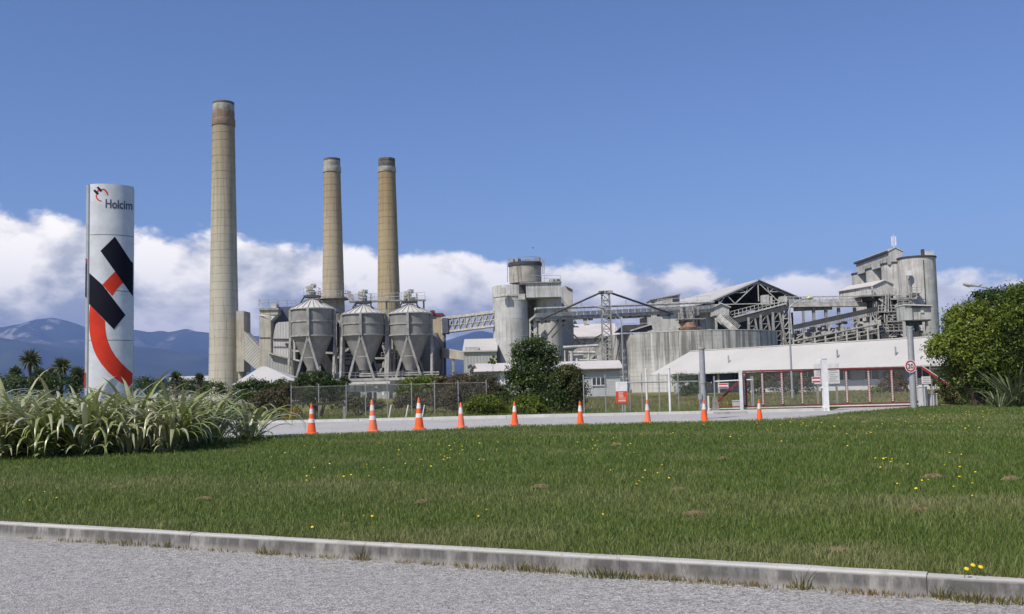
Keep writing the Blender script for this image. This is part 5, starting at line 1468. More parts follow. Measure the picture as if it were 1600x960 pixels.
bush('fresh green shrub in front of the brownish scrub', [(757,634,30,16,0),(778,642,16,10,0),(742,640,18,12,0)], 49.0, (760,650), 6000, 0.09, M['leaf_bright'], 115)
bush('russet topped shrub behind the fence left of the conical bush', [(700,606,24,16,0),(722,600,22,14,0.3)], 56.0, (705,640), 4000, 0.12, M['leaf_russet'], 116)
bush('yellow-green thicket behind the fence below the right hopper', [(650,606,26,16,0),(672,602,22,14,0.4),(638,618,20,18,0),(668,622,30,20,0),(690,612,18,20,0.3)], 58.0, (655,645), 9000, 0.13, M['leaf_bright'], 117)
bush('dry brown thicket along the fence below the right hopper', [(665,628,34,13,0),(640,630,22,12,0),(700,632,24,13,0)], 54.0, (665,648), 5200, 0.12, M['leaf_brown'], 118)
bush('tall dark twiggy bush below the left hopper', [(497,606,26,24,0),(480,596,20,14,0.3),(515,615,24,24,0),(530,628,16,18,0),(470,618,26,24,0.3)], 53.0, (498,648), 12000, 0.11, M['leaf_dark'], 121)
bush('dark shrub just right of the flax hedge', [(395,612,22,18,0),(418,614,22,16,0),(380,618,18,20,0.2),(440,606,16,14,0.4)], 55.0, (400,648), 8000, 0.11, M['leaf_dark'], 122)
bush('brown scrubby bush between the flax hedge and the timber rail', [(425,630,26,20,-0.2),(452,622,22,20,0),(402,634,18,18,0),(440,640,26,12,-0.4)], 51.5, (430,650), 8200, 0.10, M['leaf_brown'], 123)
bush('straw coloured bush behind the timber rail', [(560,634,22,12,0),(545,628,14,16,0.2),(585,636,18,10,0)], 52.0, (558,648), 3600, 0.11, M['leaf_olive'], 124)
bush('dark scrub left of the signboard pylon', [(20,606,34,18,0),(65,606,26,18,0),(100,606,24,18,0),(125,606,14,18,0)], 62.0, (60,640), 9000, 0.12, M['leaf_dark'], 131)
bush('dark scrub between the signboard pylon and the tall chimney', [(232,608,30,16,0),(270,607,26,15,0),(300,608,24,14,0),(330,610,24,14,0)], 64.0, (270,640), 7600, 0.12, M['leaf_dark'], 132)
bush('tiny leafy weed sprouting beside the twin silos', [(771,561,5,6,0),(769,566,5,4,0)], 110.0, (771,572), 420, 0.22, M['leaf_bright'], 133, 'weed', 'roof_weed', r0=0.03)
# olive shrubs in front of the office block
for i, (lb, lob, mt, sd) in enumerate((
    ('olive shrub before the office wall, nearest the left end of the gate', [(1186,596,18,14,0),(1200,604,18,16,0),(1180,608,14,14,0)], 'leaf_olive', 141),
    ('olive shrub before the office wall in the middle of the gate', [(1244,597,16,14,0),(1256,604,16,15,0),(1236,606,14,14,0)], 'leaf_olive', 142),
    ('russet shrub before the office wall near the speed sign', [(1394,598,16,16,0),(1406,606,14,14,0),(1384,608,14,12,0)], 'leaf_russet', 143),
    ('small green shrub at the foot of the office wall', [(1370,612,12,6,0)], 'leaf_bright', 144),
    ('dark green shrub under the left porch of the office block', [(1068,595,20,10,0),(1090,606,18,12,0),(1080,612,24,8,0)], 'leaf_dark', 145))):
    bush(lb, lob, 92.0 if i < 4 else 100.0, (lob[0][0], 620), 3800, 0.17, M[mt], sd)

# ------------------------------------------------------------------ strap-leaved plants
def strap_mesh(name, L, wdt, lean, droop, mat, seg=8):
    """one flax leaf: rises at an angle, arches over, folded along its middle"""
    V = []; fs = []
    ang = lean; p = np.array([0.0, 0.0, 0.0]); st = L/seg
    for i in range(seg+1):
        u_ = i/seg
        wd = wdt*(0.55 + 1.3*u_ if u_ < 0.35 else 1.0 if u_ < 0.6 else 1.0 - ((u_-0.6)/0.4)**1.6)*0.5 + 0.002
        nx_, nz_ = math.cos(ang), -math.sin(ang)
        V += [(p[0], wd, p[2]), (p[0]-nx_*wd*0.35, 0, p[2]-nz_*wd*0.35), (p[0], -wd, p[2])]
        ang += droop/seg*(0.25 + 1.9*u_**1.5)
        p = p + st*np.array([math.sin(ang), 0, math.cos(ang)])
    for i in range(seg):
        for j in range(2): fs += [3*i+j, 3*i+j+1, 3*i+j+4, 3*i+j+3]
    return arrays_mesh(name, np.array(V), np.array(fs), np.full(seg*2,4), mat, False)
rg = random.Random(17)
def strap_set(mat, n, L, wdt, lean, droop):
    out = []
    for i in range(n):
        out.append(strap_mesh('leaf', L*rg.uniform(0.7,1.15), wdt*rg.uniform(0.75,1.2), R_(rg.uniform(*lean)), R_(rg.uniform(*droop)), mat))
    return out
def strap_plant(name, label, loc, meshes, n, cat, group, scale=1.0, rad=0.22, az=(0,6.2832)):
    t = thing(name, label, cat, loc, group)
    for i in range(n):
        o = bpy.data.objects.new('leaf', rg.choice(meshes)); COL.objects.link(o); o.parent = t
        a_ = rg.uniform(*az); r_ = rad*math.sqrt(rg.random())
        o.location = (r_*math.cos(a_), r_*math.sin(a_), -0.03)
        s_ = scale*rg.uniform(0.75,1.15)
        o.rotation_euler = (rg.uniform(-0.12,0.12), rg.uniform(-0.10,0.10), a_+rg.uniform(-0.5,0.5)); o.scale = (s_, s_*rg.uniform(0.85,1.1), s_)
    return t
fl = strap_set(M['flax'], 16, 1.8, 0.095, (3,30), (45,105)) + strap_set(M['flax'], 18, 2.1, 0.10, (6,30), (110,175)) + strap_set(M['flax'], 8, 1.25, 0.10, (35,60), (40,90))
grp = 'flax plants in the hedge round the pylon'
def lz(x_, y_): return float(lawn_z(np.array([x_]), np.array([y_]))[0])
rows = [(24.2,-14.6,-8.1,0.92,1.0,165),(25.6,-15.0,-7.5,0.95,1.08,130),(27.0,-15.0,-7.25,1.0,1.12,75),(28.6,-15.0,-7.4,1.05,1.14,50)]
ORD = ['first','second','third','fourth','fifth','sixth','seventh','eighth','ninth','tenth']
def flax_label(Yr_, kk):
    if Yr_ < 25: return 'front-row flax clump of the hedge, %s from the left edge' % ORD[kk-1]
    if Yr_ < 26: return 'flax clump of the hedge in its second row, %s from the left' % ORD[kk-1]
    return 'flax clump in the back of the hedge around the pylon foot'
k = 0
for Yr_, xa_, xb_, sp_, sc_, nl_ in rows:
    x_ = xa_ + rg.uniform(0,0.3); kk = 0
    while x_ < xb_:
        yy = Yr_ + rg.uniform(-0.25,0.25)
        if not (Yr_ > 26.9 and abs(x_ - (-10.9)) < 0.9 and Yr_ < 28):
            fall = 0.82 if x_ > xb_-1.3 else 1.0
            kk += 1; strap_plant('flax_plant', flax_label(Yr_, kk), (x_, yy, lz(x_,yy)), fl, nl_, 'flax', grp, sc_*fall*rg.uniform(0.92,1.08), 0.28)
        x_ += sp_*rg.uniform(0.85,1.15); k += 1
# flax at the right edge
fd = strap_set(M['flax_dark'], 12, 1.5, 0.062, (12,62), (10,75))
for (px_, py_, Y_, n_, s_, lb) in ((1590,640,40.5,90,1.35,'large dark flax with long arching leaves at the right edge of the picture'),(1562,640,40.0,30,0.75,'smaller dark flax left of the large one at the right edge')):
    p = W(px_,py_,Y_); strap_plant('flax_plant', lb, (p.x, Y_, lz(p.x,Y_)), fd, n_, 'flax', None, s_)
# bronze yellow flax patch
fy = strap_set(M['flax_yellow'], 6, 0.9, 0.06, (4,25), (10,50))
for px_, n_, lb in ((449,16,'yellow-leaved flax, the left of the two beside the brown scrub'),(459,12,'yellow-leaved flax, the right of the two beside the brown scrub')):
    p = W(px_,644,48.6); strap_plant('yellow_flax', lb, (p.x,48.6,0.24), fy, n_, 'flax', None, 1.0, 0.12)

# cabbage trees: bare stems with spiky heads
def cabbage(label, px_, py_, rpx, Y_, seed, stem=0.09):
    c_ = W(px_, py_, Y_); R2 = S(rpx, Y_)
    t = thing('cabbage_tree', label, 'tree', (c_.x, Y_, 0.24))
    MB().tube((c_.x+0.05, Y_, 0.2), (c_.x, Y_, c_.z-0.1), stem*1.3, stem, 8).build('trunk', M['bark'], t)
    r2 = np.random.default_rng(seed); n = 190
    d = r2.normal(size=(n,3)); d[:,2] += 0.35; d /= np.linalg.norm(d,axis=1)[:,None]
    L = R2*(0.75+0.4*r2.random(n))[:,None]; wd = 0.045
    side = np.cross(d, r2.normal(size=(n,3))); side /= np.linalg.norm(side,axis=1)[:,None]
    c0 = np.array(c_); dr = np.array([0,0,-1.0])
    V = np.stack([c0+side*wd*0.4, c0-side*wd*0.4, c0+d*L*0.6-side*wd, c0+d*L*0.6+side*wd, c0+d*L+dr*L*0.16*(1-d[:,2:3])], 1).reshape(-1,3)
    i0 = np.arange(n)*5
    lo = np.stack([i0,i0+1,i0+2,i0+3,i0+3,i0+2,i0+4],-1).ravel()
    link('crown', arrays_mesh('crown', V - np.array(t.location), lo, np.tile([4,3],n), M['cabbage']), t)
for i, a_ in enumerate((
    ('tallest spiky cabbage tree left of the pylon', 47, 562, 19, 66, 1), ('spiky cabbage tree close to the left edge of the pylon', 121, 585, 15, 62, 2),
    ('spiky cabbage tree between the tallest one and the pylon', 96, 573, 17, 64, 3), ('low cabbage tree at the far left behind the flax', 24, 582, 12, 70, 4),
    ('cabbage tree head just right of the tallest one, lower down', 62, 586, 15, 63, 5), ('short dark cabbage tree between the two middle ones', 82, 584, 12, 66, 6),
    ('small cabbage tree head in front of the white pyramid roof', 487, 592, 9, 60, 7), ('small cabbage tree under the left hopper', 538, 598, 12, 58, 8),
    ('cabbage tree head above the flax hedge near the tall chimney', 275, 590, 11, 60, 9), ('cabbage tree head peeping over the flax, left of the pyramid roof', 312, 591, 9, 60, 10))):
    cabbage(*a_)

# ================================================================== THINGS BY THE ROAD
def text2d(body, size, bold=0.0):
    cu = bpy.data.curves.new('lettering', 'FONT'); cu.body = body; cu.size = size; cu.resolution_u = 6; cu.offset = bold
    ob = bpy.data.objects.new('lettering', cu)
    COL.objects.link(ob)
    dg = bpy.context.evaluated_depsgraph_get()
    me = bpy.data.meshes.new_from_object(ob.evaluated_get(dg))
    vs = [tuple(v.co) for v in me.vertices]; fs = [tuple(p.vertices) for p in me.polygons]
    COL.objects.unlink(ob); bpy.data.objects.remove(ob); bpy.data.curves.remove(cu); bpy.data.meshes.remove(me)
    return vs, fs

# ------------------------------------------------------------------ pylon
YP = 27.6
a0_, a1_ = R_(-15), R_(68)
pxl = W(139.5, 450, YP)
lo_r, hi_r = 0.3, 1.6            # radius at which the far edge of the curved face falls where the photograph has it
for _ in range(40):
    RC = (lo_r+hi_r)/2
    xx_ = pxl.x + RC*(math.sin(a1_)-math.sin(a0_)); yy_ = YP + RC*(math.cos(a0_)-math.cos(a1_))
    if proj((xx_, yy_, 4.5))[0] > 208.3: hi_r = RC
    else: lo_r = RC
PCX = pxl.x - RC*math.sin(a0_); PCY = YP + RC*math.cos(a0_)
def arc(a_, off=0.0): return PCX + (RC+off)*math.sin(a_), PCY - (RC+off)*math.cos(a_)
_tab = []
for i in range(200):
    a_ = a0_ + (a1_-a0_)*i/199; x_, y_ = arc(a_); _tab.append((proj((x_,y_,4.5))[0], a_))
_tp = np.array([q_[0] for q_ in _tab]); _ta = np.array([q_[1] for q_ in _tab])
_o = np.argsort(_tp)
def on_sign(px_, py_, off):
    a_ = float(np.interp(px_, _tp[_o], _ta[_o])); x_, y_ = arc(a_, 0)
    # height of that pixel on the panel, straight from its distance
    v = CM @ Vector(((px_-800)/F, (480-py_)/F, -1.0)); z_ = CAM_Z + v.z*(y_/v.y)
    x2, y2 = arc(a_, off)
    return Vector((x2, y2, z_))
t_py = thing('sign_pylon', 'tall curved white pylon sign with red and black emblem in the flax hedge', 'sign', (PCX, PCY-0.5, 0.3))
joints = [287.5, 367.5, 455, 532.5, 700]
zj = []
for yj in joints: zj.append(on_sign(139.6, yj, 0).z)
zj[-1] = 0.25
NA = 40
for k in range(4):
    z1, z0 = zj[k]-0.008, zj[k+1]+0.008
    mb = MB(); vs = []
    for off in (0.0, -0.03):
        for i in range(NA+1):
            x_, y_ = arc(a0_+(a1_-a0_)*i/NA, off); vs += [(x_,y_,z0),(x_,y_,z1)]
    n2_ = 2*(NA+1)
    mb.add(vs, [(2*i,2*i+2,2*i+3,2*i+1) for i in range(NA)], True)
    mb.add(vs, [(n2_+2*i+2,n2_+2*i,n2_+2*i+1,n2_+2*i+3) for i in range(NA)], True)
    mb.add(vs, [(2*i+1,2*i+3,n2_+2*i+3,n2_+2*i+1) for i in range(NA)] + [(2*i+2,2*i,n2_+2*i,n2_+2*i+2) for i in range(NA)] + [(0,1,n2_+1,n2_),(2*NA+1,2*NA,n2_+2*NA,n2_+2*NA+1)])
    mb.build('panel', M['pylon'], t_py)
# core post and the rear shell, seen as a strip along the left edge
xl, yl_ = arc(a0_); xr, yr_ = arc(a1_)
zt_ = zj[0]
def strip(px0, px1, back, mat, nm, zt2):
    p = W(px0,450,YP+back); q_ = W(px1,450,YP+back)
    return MB().prism([(p.x,YP+back,0.25),(q_.x,YP+back+0.02,0.25),(xr-0.06,yr_+0.10+back*0.3,0.25),(xr-0.10,yr_+0.30+back*0.3,0.25),(p.x+0.25,yr_+0.32+back*0.3,0.25)], (0,0,zt2-0.25)).build(nm, mat, t_py)
strip(137.2, 140.0, 0.05, M['pylon_side'], 'core', zt_-0.01)
pB = W(133.6,450,YP+0.10); pC = W(138.2,450,YP+0.16)
MB().prism([(pB.x,YP+0.10,0.25),(pC.x,YP+0.12,0.25),(pC.x+0.02,YP+0.2,0.25),(pC.x+0.5,yr_+0.55,0.25),(pB.x+0.45,yr_+0.6,0.25),(pB.x,YP+0.35,0.25)], (0,0,zt_-0.25-0.01)).build('rear_shell', M['pylon'], t_py)
for ya_, yb_, mt in ((404,412,'vred'),(412,464,'black'),(582,606,'vred')):
    zA, zB = W(134,ya_,YP+0.1).z, W(134,yb_,YP+0.1).z
    MB().box(pB.x-0.004, pB.x+0.02, YP+0.092, YP+0.3, zB, zA).build('edge_graphic', M[mt], t_py)

def decal(poly, mat, name, off=0.004):
    """flat vinyl shape laid on the curved panel: polygon in photograph pixels cut into narrow columns"""
    xs_ = [p[0] for p in poly]; x0, x1 = min(xs_), max(xs_)
    cuts = sorted(set([round(q_,3) for q_ in xs_] + list(np.arange(math.ceil(x0), x1, 1.5))))
    mb = MB()
    n = len(poly)
    for xa, xb in zip(cuts[:-1], cuts[1:]):
        xm = (xa+xb)/2; hit = []
        for i in range(n):
            (ax_, ay_), (bx_, by_) = poly[i], poly[(i+1)%n]
            if (ax_ < xm) != (bx_ < xm):
                f_ = lambda x_: ay_ + (by_-ay_)*(x_-ax_)/(bx_-ax_)
                hit.append((f_(xm), f_(xa), f_(xb)))
        hit.sort()
        for h0_, h1_ in zip(hit[0::2], hit[1::2]):
            mb.add([on_sign(xa,h1_[1],off), on_sign(xb,h1_[2],off), on_sign(xb,h0_[2],off), on_sign(xa,h0_[1],off)], [(0,1,2,3)], True)
    return mb.build(name, mat, t_py)
PB = 207.6
decal([(139.7,427),(159.6,444.8),(196.2,492.5),(178.2,515),(139.7,475.5)], M['black'], 'emblem_bar', 0.006)
decal([(179,370),(156.5,392.4),(PB,463.5),(PB,411),(204.7,409)], M['black'], 'emblem_bar', 0.006)
decal([(159.9,445),(165,439.5),(171,433),(177,427),(182,422.8),(195,440.5),(189,445),(182,452.5),(175.3,462.8)], M['vred'], 'emblem_arc', 0.004)
def q5(l): return [(100+a_/5.05, 430+b_/5.05) for a_, b_ in l]
decal([(max(139.7,a_), b_) for a_, b_ in q5([(207,236),(201,300),(200,370),(204,440),(215,510),(234,578),(260,640),(298,700),(350,762),(395,803),(440,840),(480,865),(515,885),(543,850),(543,775),(500,738),(455,694),(410,640),(372,580),(350,525),(335,470),(328,415),(325,361)])], M['vred'], 'emblem_arc', 0.004)
def q4(l): return [(100+a_/5.333, 270+b_/5.333) for a_, b_ in l]
decal(q4([(238,152),(252,140),(286,172),(271,186)]), M['black'], 'logo_bar', 0.006)
decal(q4([(266,127),(280,115),(313,149),(299,162)]), M['black'], 'logo_bar', 0.006)
decal(q4([(262,158),(287,136),(294,146),(270,168)]), M['vred'], 'logo_arc', 0.004)
decal(q4([(304,136),(325,133),(345,145),(358,163),(364,188),(354,190),(347,170),(336,154),(322,144),(306,146)]), M['vred'], 'logo_arc', 0.004)
decal(q4([(258,180),(268,184),(270,204),(282,222),(298,231),(311,234),(307,242),(290,239),(272,228),(260,208)]), M['vred'], 'logo_arc', 0.004)
tv, tf = text2d('Holcim', 1.0, 0.022)
mx_ = max(v[0] for v in tv); my_ = max(v[1] for v in tv)
mb = MB()
mb.add([on_sign(163.2 + (v[0]/mx_)*(206.3-163.2), 324.5 - (v[1]/my_)*13.4 + (v[0]/mx_)*3.5, 0.005) for v in tv], tf)
mb.build('lettering', M['text'], t_py)

# ------------------------------------------------------------------ traffic cones
def cone_proto(h, bands, body_mat, name='traffic_cone'):
    t = thing(name, 'x', 'traffic cone', (0,0,0), 'traffic cones along the driveway')
    b_ = h*0.20
    mb = MB(); mb.prism([(-b_*.8,-b_,0.0),(b_*.8,-b_,0.0),(b_,-b_*.8,0),(b_,b_*.8,0),(b_*.8,b_,0),(-b_*.8,b_,0),(-b_,b_*.8,0),(-b_,-b_*.8,0)][::-1], (0,0,0.035*h)); mb.build('base', body_mat, t)
    r0, r1 = h*0.150, h*0.032
    def rr_(z): return r0 + (r1-r0)*(z/h)
    mb = MB(); mb.lathe(0,0,[(r0+0.02*h,0.034*h),(rr_(0.07*h)+0.004,0.06*h),(rr_(h*0.97),h*0.97),(rr_(h)*0.7,h)],24); mb.build('cone', body_mat, t)
    for z0, z1 in bands:
        MB().lathe(0,0,[(rr_(z0*h)+0.003,z0*h),(rr_(z1*h)+0.003,z1*h)],24,caps=False).build('reflective_band', M['reflect'], t)
    return t
tall = [(0.37,0.50),(0.66,0.83)]; small = [(0.55,0.80)]
cones = [(487,678,46.5,tall,'orange','slim cone with two white bands nearest the flax hedge'),
         (583,675,50,tall,'orange_fade','faded pinkish cone with two white bands, second from the flax hedge'),
         (655,671,49,tall,'orange','bright orange cone with two white bands and wide base, third from the flax hedge'),
         (720.5,668,38.5,small,'orange_fade','short cone with one white band, first right of the two-banded cones'),
         (804.5,664,36.5,small,'orange','short cone with one white band in front of the conical bush'),
         (907,663,36,small,'orange','short cone with one white band just right of the conical bush'),
         (1012,661,36,small,'orange_fade','faded short cone in front of the left white post by the red notice'),
         (1101,659,34.5,small,'orange','short cone in front of the thick grey pole'),
         (1187,656.5,32,small,'orange','short cone in front of the red gate, farthest right of the line')]
for px_, py_, hp, bands, mt, lb in cones:
    p = G(px_, py_, GZ+0.003)
    h = 0.0
    t = cone_proto(hp*p.y/F, bands, M[mt])
    t.location = p; t.rotation_euler = (0,0,random.uniform(-0.6,0.6)); t['label'] = 'orange ' + lb if not lb.startswith(('faded','bright')) else lb
    if px_ == 583: t.rotation_euler = (0, R_(-1.5), 0.2)

# ------------------------------------------------------------------ chain-link fence behind the driveway
def fence(label, pxs, Y0, Y1, top, railpx, name='chain_link_fence'):
    n_ = len(pxs)
    pp = []
    for i, px_ in enumerate(pxs):
        Yf = Y0 + (Y1-Y0)*(px_-pxs[0])/(pxs[-1]-pxs[0]); p = W(px_, 610, Yf); pp.append(Vector((p.x, Yf, 0.24)))
    t = thing(name, label, 'fence', tuple((pp[0]+pp[-1])/2))
    for p in pp: MB().tube(p, p+Vector((0,0,top+0.12)), 0.025, n=8).build('post', M['galv'], t)
    for z_ in (top, 0.05):
        MB().tube(pp[0]+Vector((0,0,z_)), pp[-1]+Vector((0,0,z_)), 0.006 if z_ < 0.2 else 0.007, n=6).build('rail', M['galv'], t)
    # woven wire
    L = (pp[-1]-pp[0]).length; u_ = (pp[-1]-pp[0]).normalized(); sp = 0.11; mb_v = []; lo = []
    for dirn in (1,-1):
        k0 = -int(top/sp)-1
        for k in range(k0, int(L/sp)+int(top/sp)+2):
            s0 = k*sp; a_, b_ = (s0, 0.0), (s0+dirn*top, top)
            # clip to the panel
            pts_ = []
            for (s_, z_) in (a_, b_): pts_.append([s_, z_])
            lo_u, hi_u = 0.0, 1.0; ds = pts_[1][0]-pts_[0][0]
            for lim, sg in ((0.0, 1), (L, -1)):
                f0 = sg*(pts_[0][0]-lim); f1 = sg*(pts_[1][0]-lim)
                if f0 < 0 and f1 < 0: lo_u = 2
                elif f0 < 0: lo_u = max(lo_u, f0/(f0-f1))
                elif f1 < 0: hi_u = min(hi_u, f0/(f0-f1))
            if lo_u >= hi_u: continue
            s1, z1 = s0+ds*lo_u, top*lo_u; s2, z2 = s0+ds*hi_u, top*hi_u
            A_ = pp[0]+u_*s1+Vector((0,-0.035,z1)); B_ = pp[0]+u_*s2+Vector((0,-0.035,z2))
            w_ = Vector((0.0011*dirn,0,-0.0011))
            mb_v += [A_-w_, A_+w_, B_+w_, B_-w_, A_+Vector((0,0.003,0)), B_+Vector((0,0.003,0))]
    n6 = len(mb_v)//6
    i0 = np.arange(n6)*6
    V = np.array([tuple(v) for v in mb_v]) - np.array(t.location)
    lo = np.stack([i0,i0+1,i0+2,i0+3, i0+1,i0+4,i0+5,i0+2, i0+4,i0,i0+3,i0+5],-1).ravel()
    o = link('wire_mesh', arrays_mesh('wire_mesh', V, lo, np.full(n6*3,4), M['galv']), t); o['kind'] = 'stuff'
    return t, pp
fence('chain-link fence in front of the scrub left of the conical bush', [455,498,541,571,605,643,679,716,760], 50.6, 49.6, 1.62, None)
t, pp = fence('chain-link fence between the conical bush and the thick grey pole', [912,946,984,1003,1030,1060,1093], 47.6, 47.2, 1.72, None)
MB().tube(W(967,598.5,47.35), W(1090,596,47.3), 0.03, n=8).build('brace_rail', M['galv'], t)
fence('chain-link fence section behind the meter cabinets right of the gate', [1455,1490,1530], 48.2, 47.8, 1.75, None)
# white guard posts
for px_, yt, yb, lb in ((1011.5,577,641,'left of two slim white posts behind the cones'),(1047.5,575,646.5,'right of two slim white posts, nearer the thick grey pole')):
    p = G(px_, yb, 0.25); zt_ = W(px_-0.8, yt, p.y).z
    t = thing('guard_post', lb, 'post', (p.x,p.y,0.24))
    MB().tube((p.x,p.y,0.2), (p.x,p.y,zt_), 0.055, n=12).build('shaft', M['white'], t)
    MB().lathe(p.x,p.y,[(0.062,zt_-0.03),(0.062,zt_+0.01),(0.03,zt_+0.03)],12).build('cap', M['white'], t)
# red and white notice on posts
Yn = 45.6
p = W(971,620,Yn)
t = thing('notice_sign', 'upright notice, white above and orange-red below, by the fence', 'sign', (p.x,Yn,0.24))
xa, xb = W(962.5,620,Yn).x, W(980.5,620,Yn).x; zt_, zm_, zb_ = W(971,596.5,Yn).z, W(971,611.5,Yn).z, W(972,630,Yn).z
MB().box(xa,xb,Yn-0.015,Yn+0.015,zm_,zt_).build('upper_panel', M['white'], t)
lp = MB().box(xa-0.005,xb+0.01,Yn-0.017,Yn+0.016,zb_,zm_-0.002).build('lower_panel', M['sign_red'], t)
wd_ = xb-xa; hh_ = zm_-zb_
for i, (l_, x0_) in enumerate(((0.42,0.22),(0.36,0.22),(0.46,0.22),(0.40,0.22),(0.62,0.22))):
    z_ = zm_-hh_*(0.14+0.11*i); MB().box(xa+wd_*x0_, xa+wd_*(x0_+l_), Yn-0.021, Yn-0.0175, z_-0.013, z_+0.013).build('text_line', M['reflect'], lp)
for i in range(4):
    x_ = xa+wd_*(0.25+0.17*i); z_ = zb_+hh_*0.2; MB().add([(x_-0.035,Yn-0.021,z_+0.04),(x_+0.035,Yn-0.021,z_+0.04),(x_+0.012,Yn-0.021,z_-0.045),(x_-0.012,Yn-0.021,z_-0.045)],[(3,2,1,0)]).build('pictogram', M['white'], lp)
for i in range(3):
    z_ = zt_-0.10-0.10*i; MB().box(xa+0.08, xa+0.08+0.15-0.03*i, Yn-0.02, Yn-0.0155, z_-0.008, z_+0.008).build('small_print', M['paleink'], t)
for px_ in (972,976): q_ = W(px_,620,Yn+0.06); MB().beam((q_.x,Yn+0.06,0.2),(q_.x,Yn+0.06,zt_-0.3),0.06).build('post', M['galv'], t)

# timber rail and leaning pegs
Yw = 47.0
p = W(512,640,Yw)
t = thing('timber_barrier', 'dark timber rail on two posts left of the second cone', 'barrier', (p.x,Yw,0.24))
za_ = W(512,631,Yw).z
q0, q1 = W(489,632.5,Yw), W(537,628.5,Yw)
MB().beam((q0.x,Yw,q0.z),(q1.x,Yw,q1.z),0.10,0.12).build('rail', M['wood'], t)
for px_, y_ in ((490.5,632),(537.5,627.5)):
    q_ = W(px_,y_,Yw); MB().beam((q_.x,Yw+0.1,0.15),(q_.x,Yw+0.1,q_.z+0.04),0.13).build('post', M['greywood' if px_ > 500 else 'wood'], t)
for px_, lb in ((607,'left of three slim white pegs leaning right behind the driveway'),(633.5,'middle of three slim white pegs leaning right behind the driveway'),(659,'right of three slim white pegs, half hidden by the bright orange cone')):
    a_ = W(px_,647,46.6); b_ = W(px_+4.2,634,46.6); a_.z = 0.25
    o = MB().tube(a_, b_+Vector((0,0,0)), 0.028, n=8).build('marker_peg', M['white'], None, (a_.x,a_.y,0.25)); tag(o, lb, 'peg', 'leaning white marker pegs')
    MB().tube(b_, b_+(b_-a_).normalized()*0.03, 0.034, 0.02, 8).build('cap', M['reflect'], o)

# ------------------------------------------------------------------ poles and lamps
def pole(label, name, base, top, r0, r1, mat, cat='pole'):
    t = thing(name, label, cat, tuple(base)); return t
p = G(1100.5,655,0.28); pt = W(1097.5,545,p.y)
t = thing('camera_pole', 'thick grey steel pole left of the red gate', 'pole', (p.x,p.y,0.25))
MB().tube((p.x,p.y,0.2),(p.x,p.y,pt.z),0.115,0.10,16).build('shaft', M['galv'], t)
q_ = W(1099.8,534.5,p.y)
MB().tube((p.x+0.06,p.y,pt.z-0.1),(p.x+0.06,p.y,q_.z),0.035,n=8).build('mast', M['steel'], t)
MB().lathe(p.x,p.y,[(0.13,pt.z-0.02),(0.13,pt.z+0.02),(0.05,pt.z+0.05)],16).build('cap', M['steel'], t)
q_ = W(1107,604,p.y-0.1); MB().obox((q_.x,p.y-0.05,q_.z),(0.16,0.2,0.32)).build('camera_housing', M['dark'], t)
q2 = W(1108,598,p.y-0.1); MB().beam((p.x,p.y,q2.z),(q2.x+0.1,p.y-0.05,q2.z),0.04).build('bracket', M['white'], t)
for zz in (0.75,1.6): MB().lathe(p.x,p.y,[(0.118,zz-0.04),(0.125,zz-0.035),(0.125,zz+0.035),(0.118,zz+0.04)],16,caps=False).build('strap', M['steel'], t)
q_ = W(1094,620,p.y-0.15); MB().obox((q_.x,p.y-0.1,q_.z),(0.12,0.12,0.2)).build('junction_box', M['galv'], t)

def lamp(label, pxb, Y_, r_, pts_px, head, mat_head, headlen):
    b_ = W(pxb[0], pxb[1], Y_); 
    t = thing('street_lamp', label, 'street lamp', (b_.x,Y_,0.24), 'street lamps of the works')
    P_ = [Vector((b_.x,Y_,0.2))] + [W(a_,c_,Y_) for a_, c_ in pts_px]
    P_[1].x = b_.x
    mb = MB(); mb.tube(P_[0], P_[1], r_*1.3, r_, 10); mb.build('pole', M['galv'], t)
    mb = MB()
    for a_, c_ in zip(P_[1:-1], P_[2:]): mb.tube(a_, c_, r_*0.8, r_*0.6, 8)
    mb.build('arm', M['galv'], t)
    d_ = (P_[-1]-P_[-2]).normalized(); e_ = P_[-1]
    mb = MB(); mb.tube(e_-d_*headlen*0.4, e_+d_*headlen*0.2, r_*0.9, r_*2.0, 10); mb.tube(e_+d_*headlen*0.2, e_+d_*headlen, r_*2.0, r_*1.2, 10); mb.build('lamp_head', mat_head, t)
    MB().tube(e_+d_*headlen*0.25+Vector((0,0,-r_*1.6)), e_+d_*headlen*0.9+Vector((0,0,-r_*1.2)), r_*1.1, r_*0.7, 8).build('diffuser', M['diffuser'], t)
lamp('slim street lamp with greenish head in front of the shed trestles', (1236.5,580), 75, 0.065, [(1234,487),(1234.5,480),(1240,474.5),(1252,468),(1263,466)], None, M['lampglass'], 0.34)
lamp('street lamp with curved arm in front of the round tank', (973,560), 112, 0.07, [(971.5,505),(969.5,498),(964,491),(954,485),(943,482)], None, M['steel'], 0.75)
lamp('street lamp whose curved arm rises above the right-hand tree', (1567,560), 60, 0.06, [(1562,460),(1556,454),(1545,450.5),(1530,448),(1518,446)], None, M['pale_steel'], 0.5)

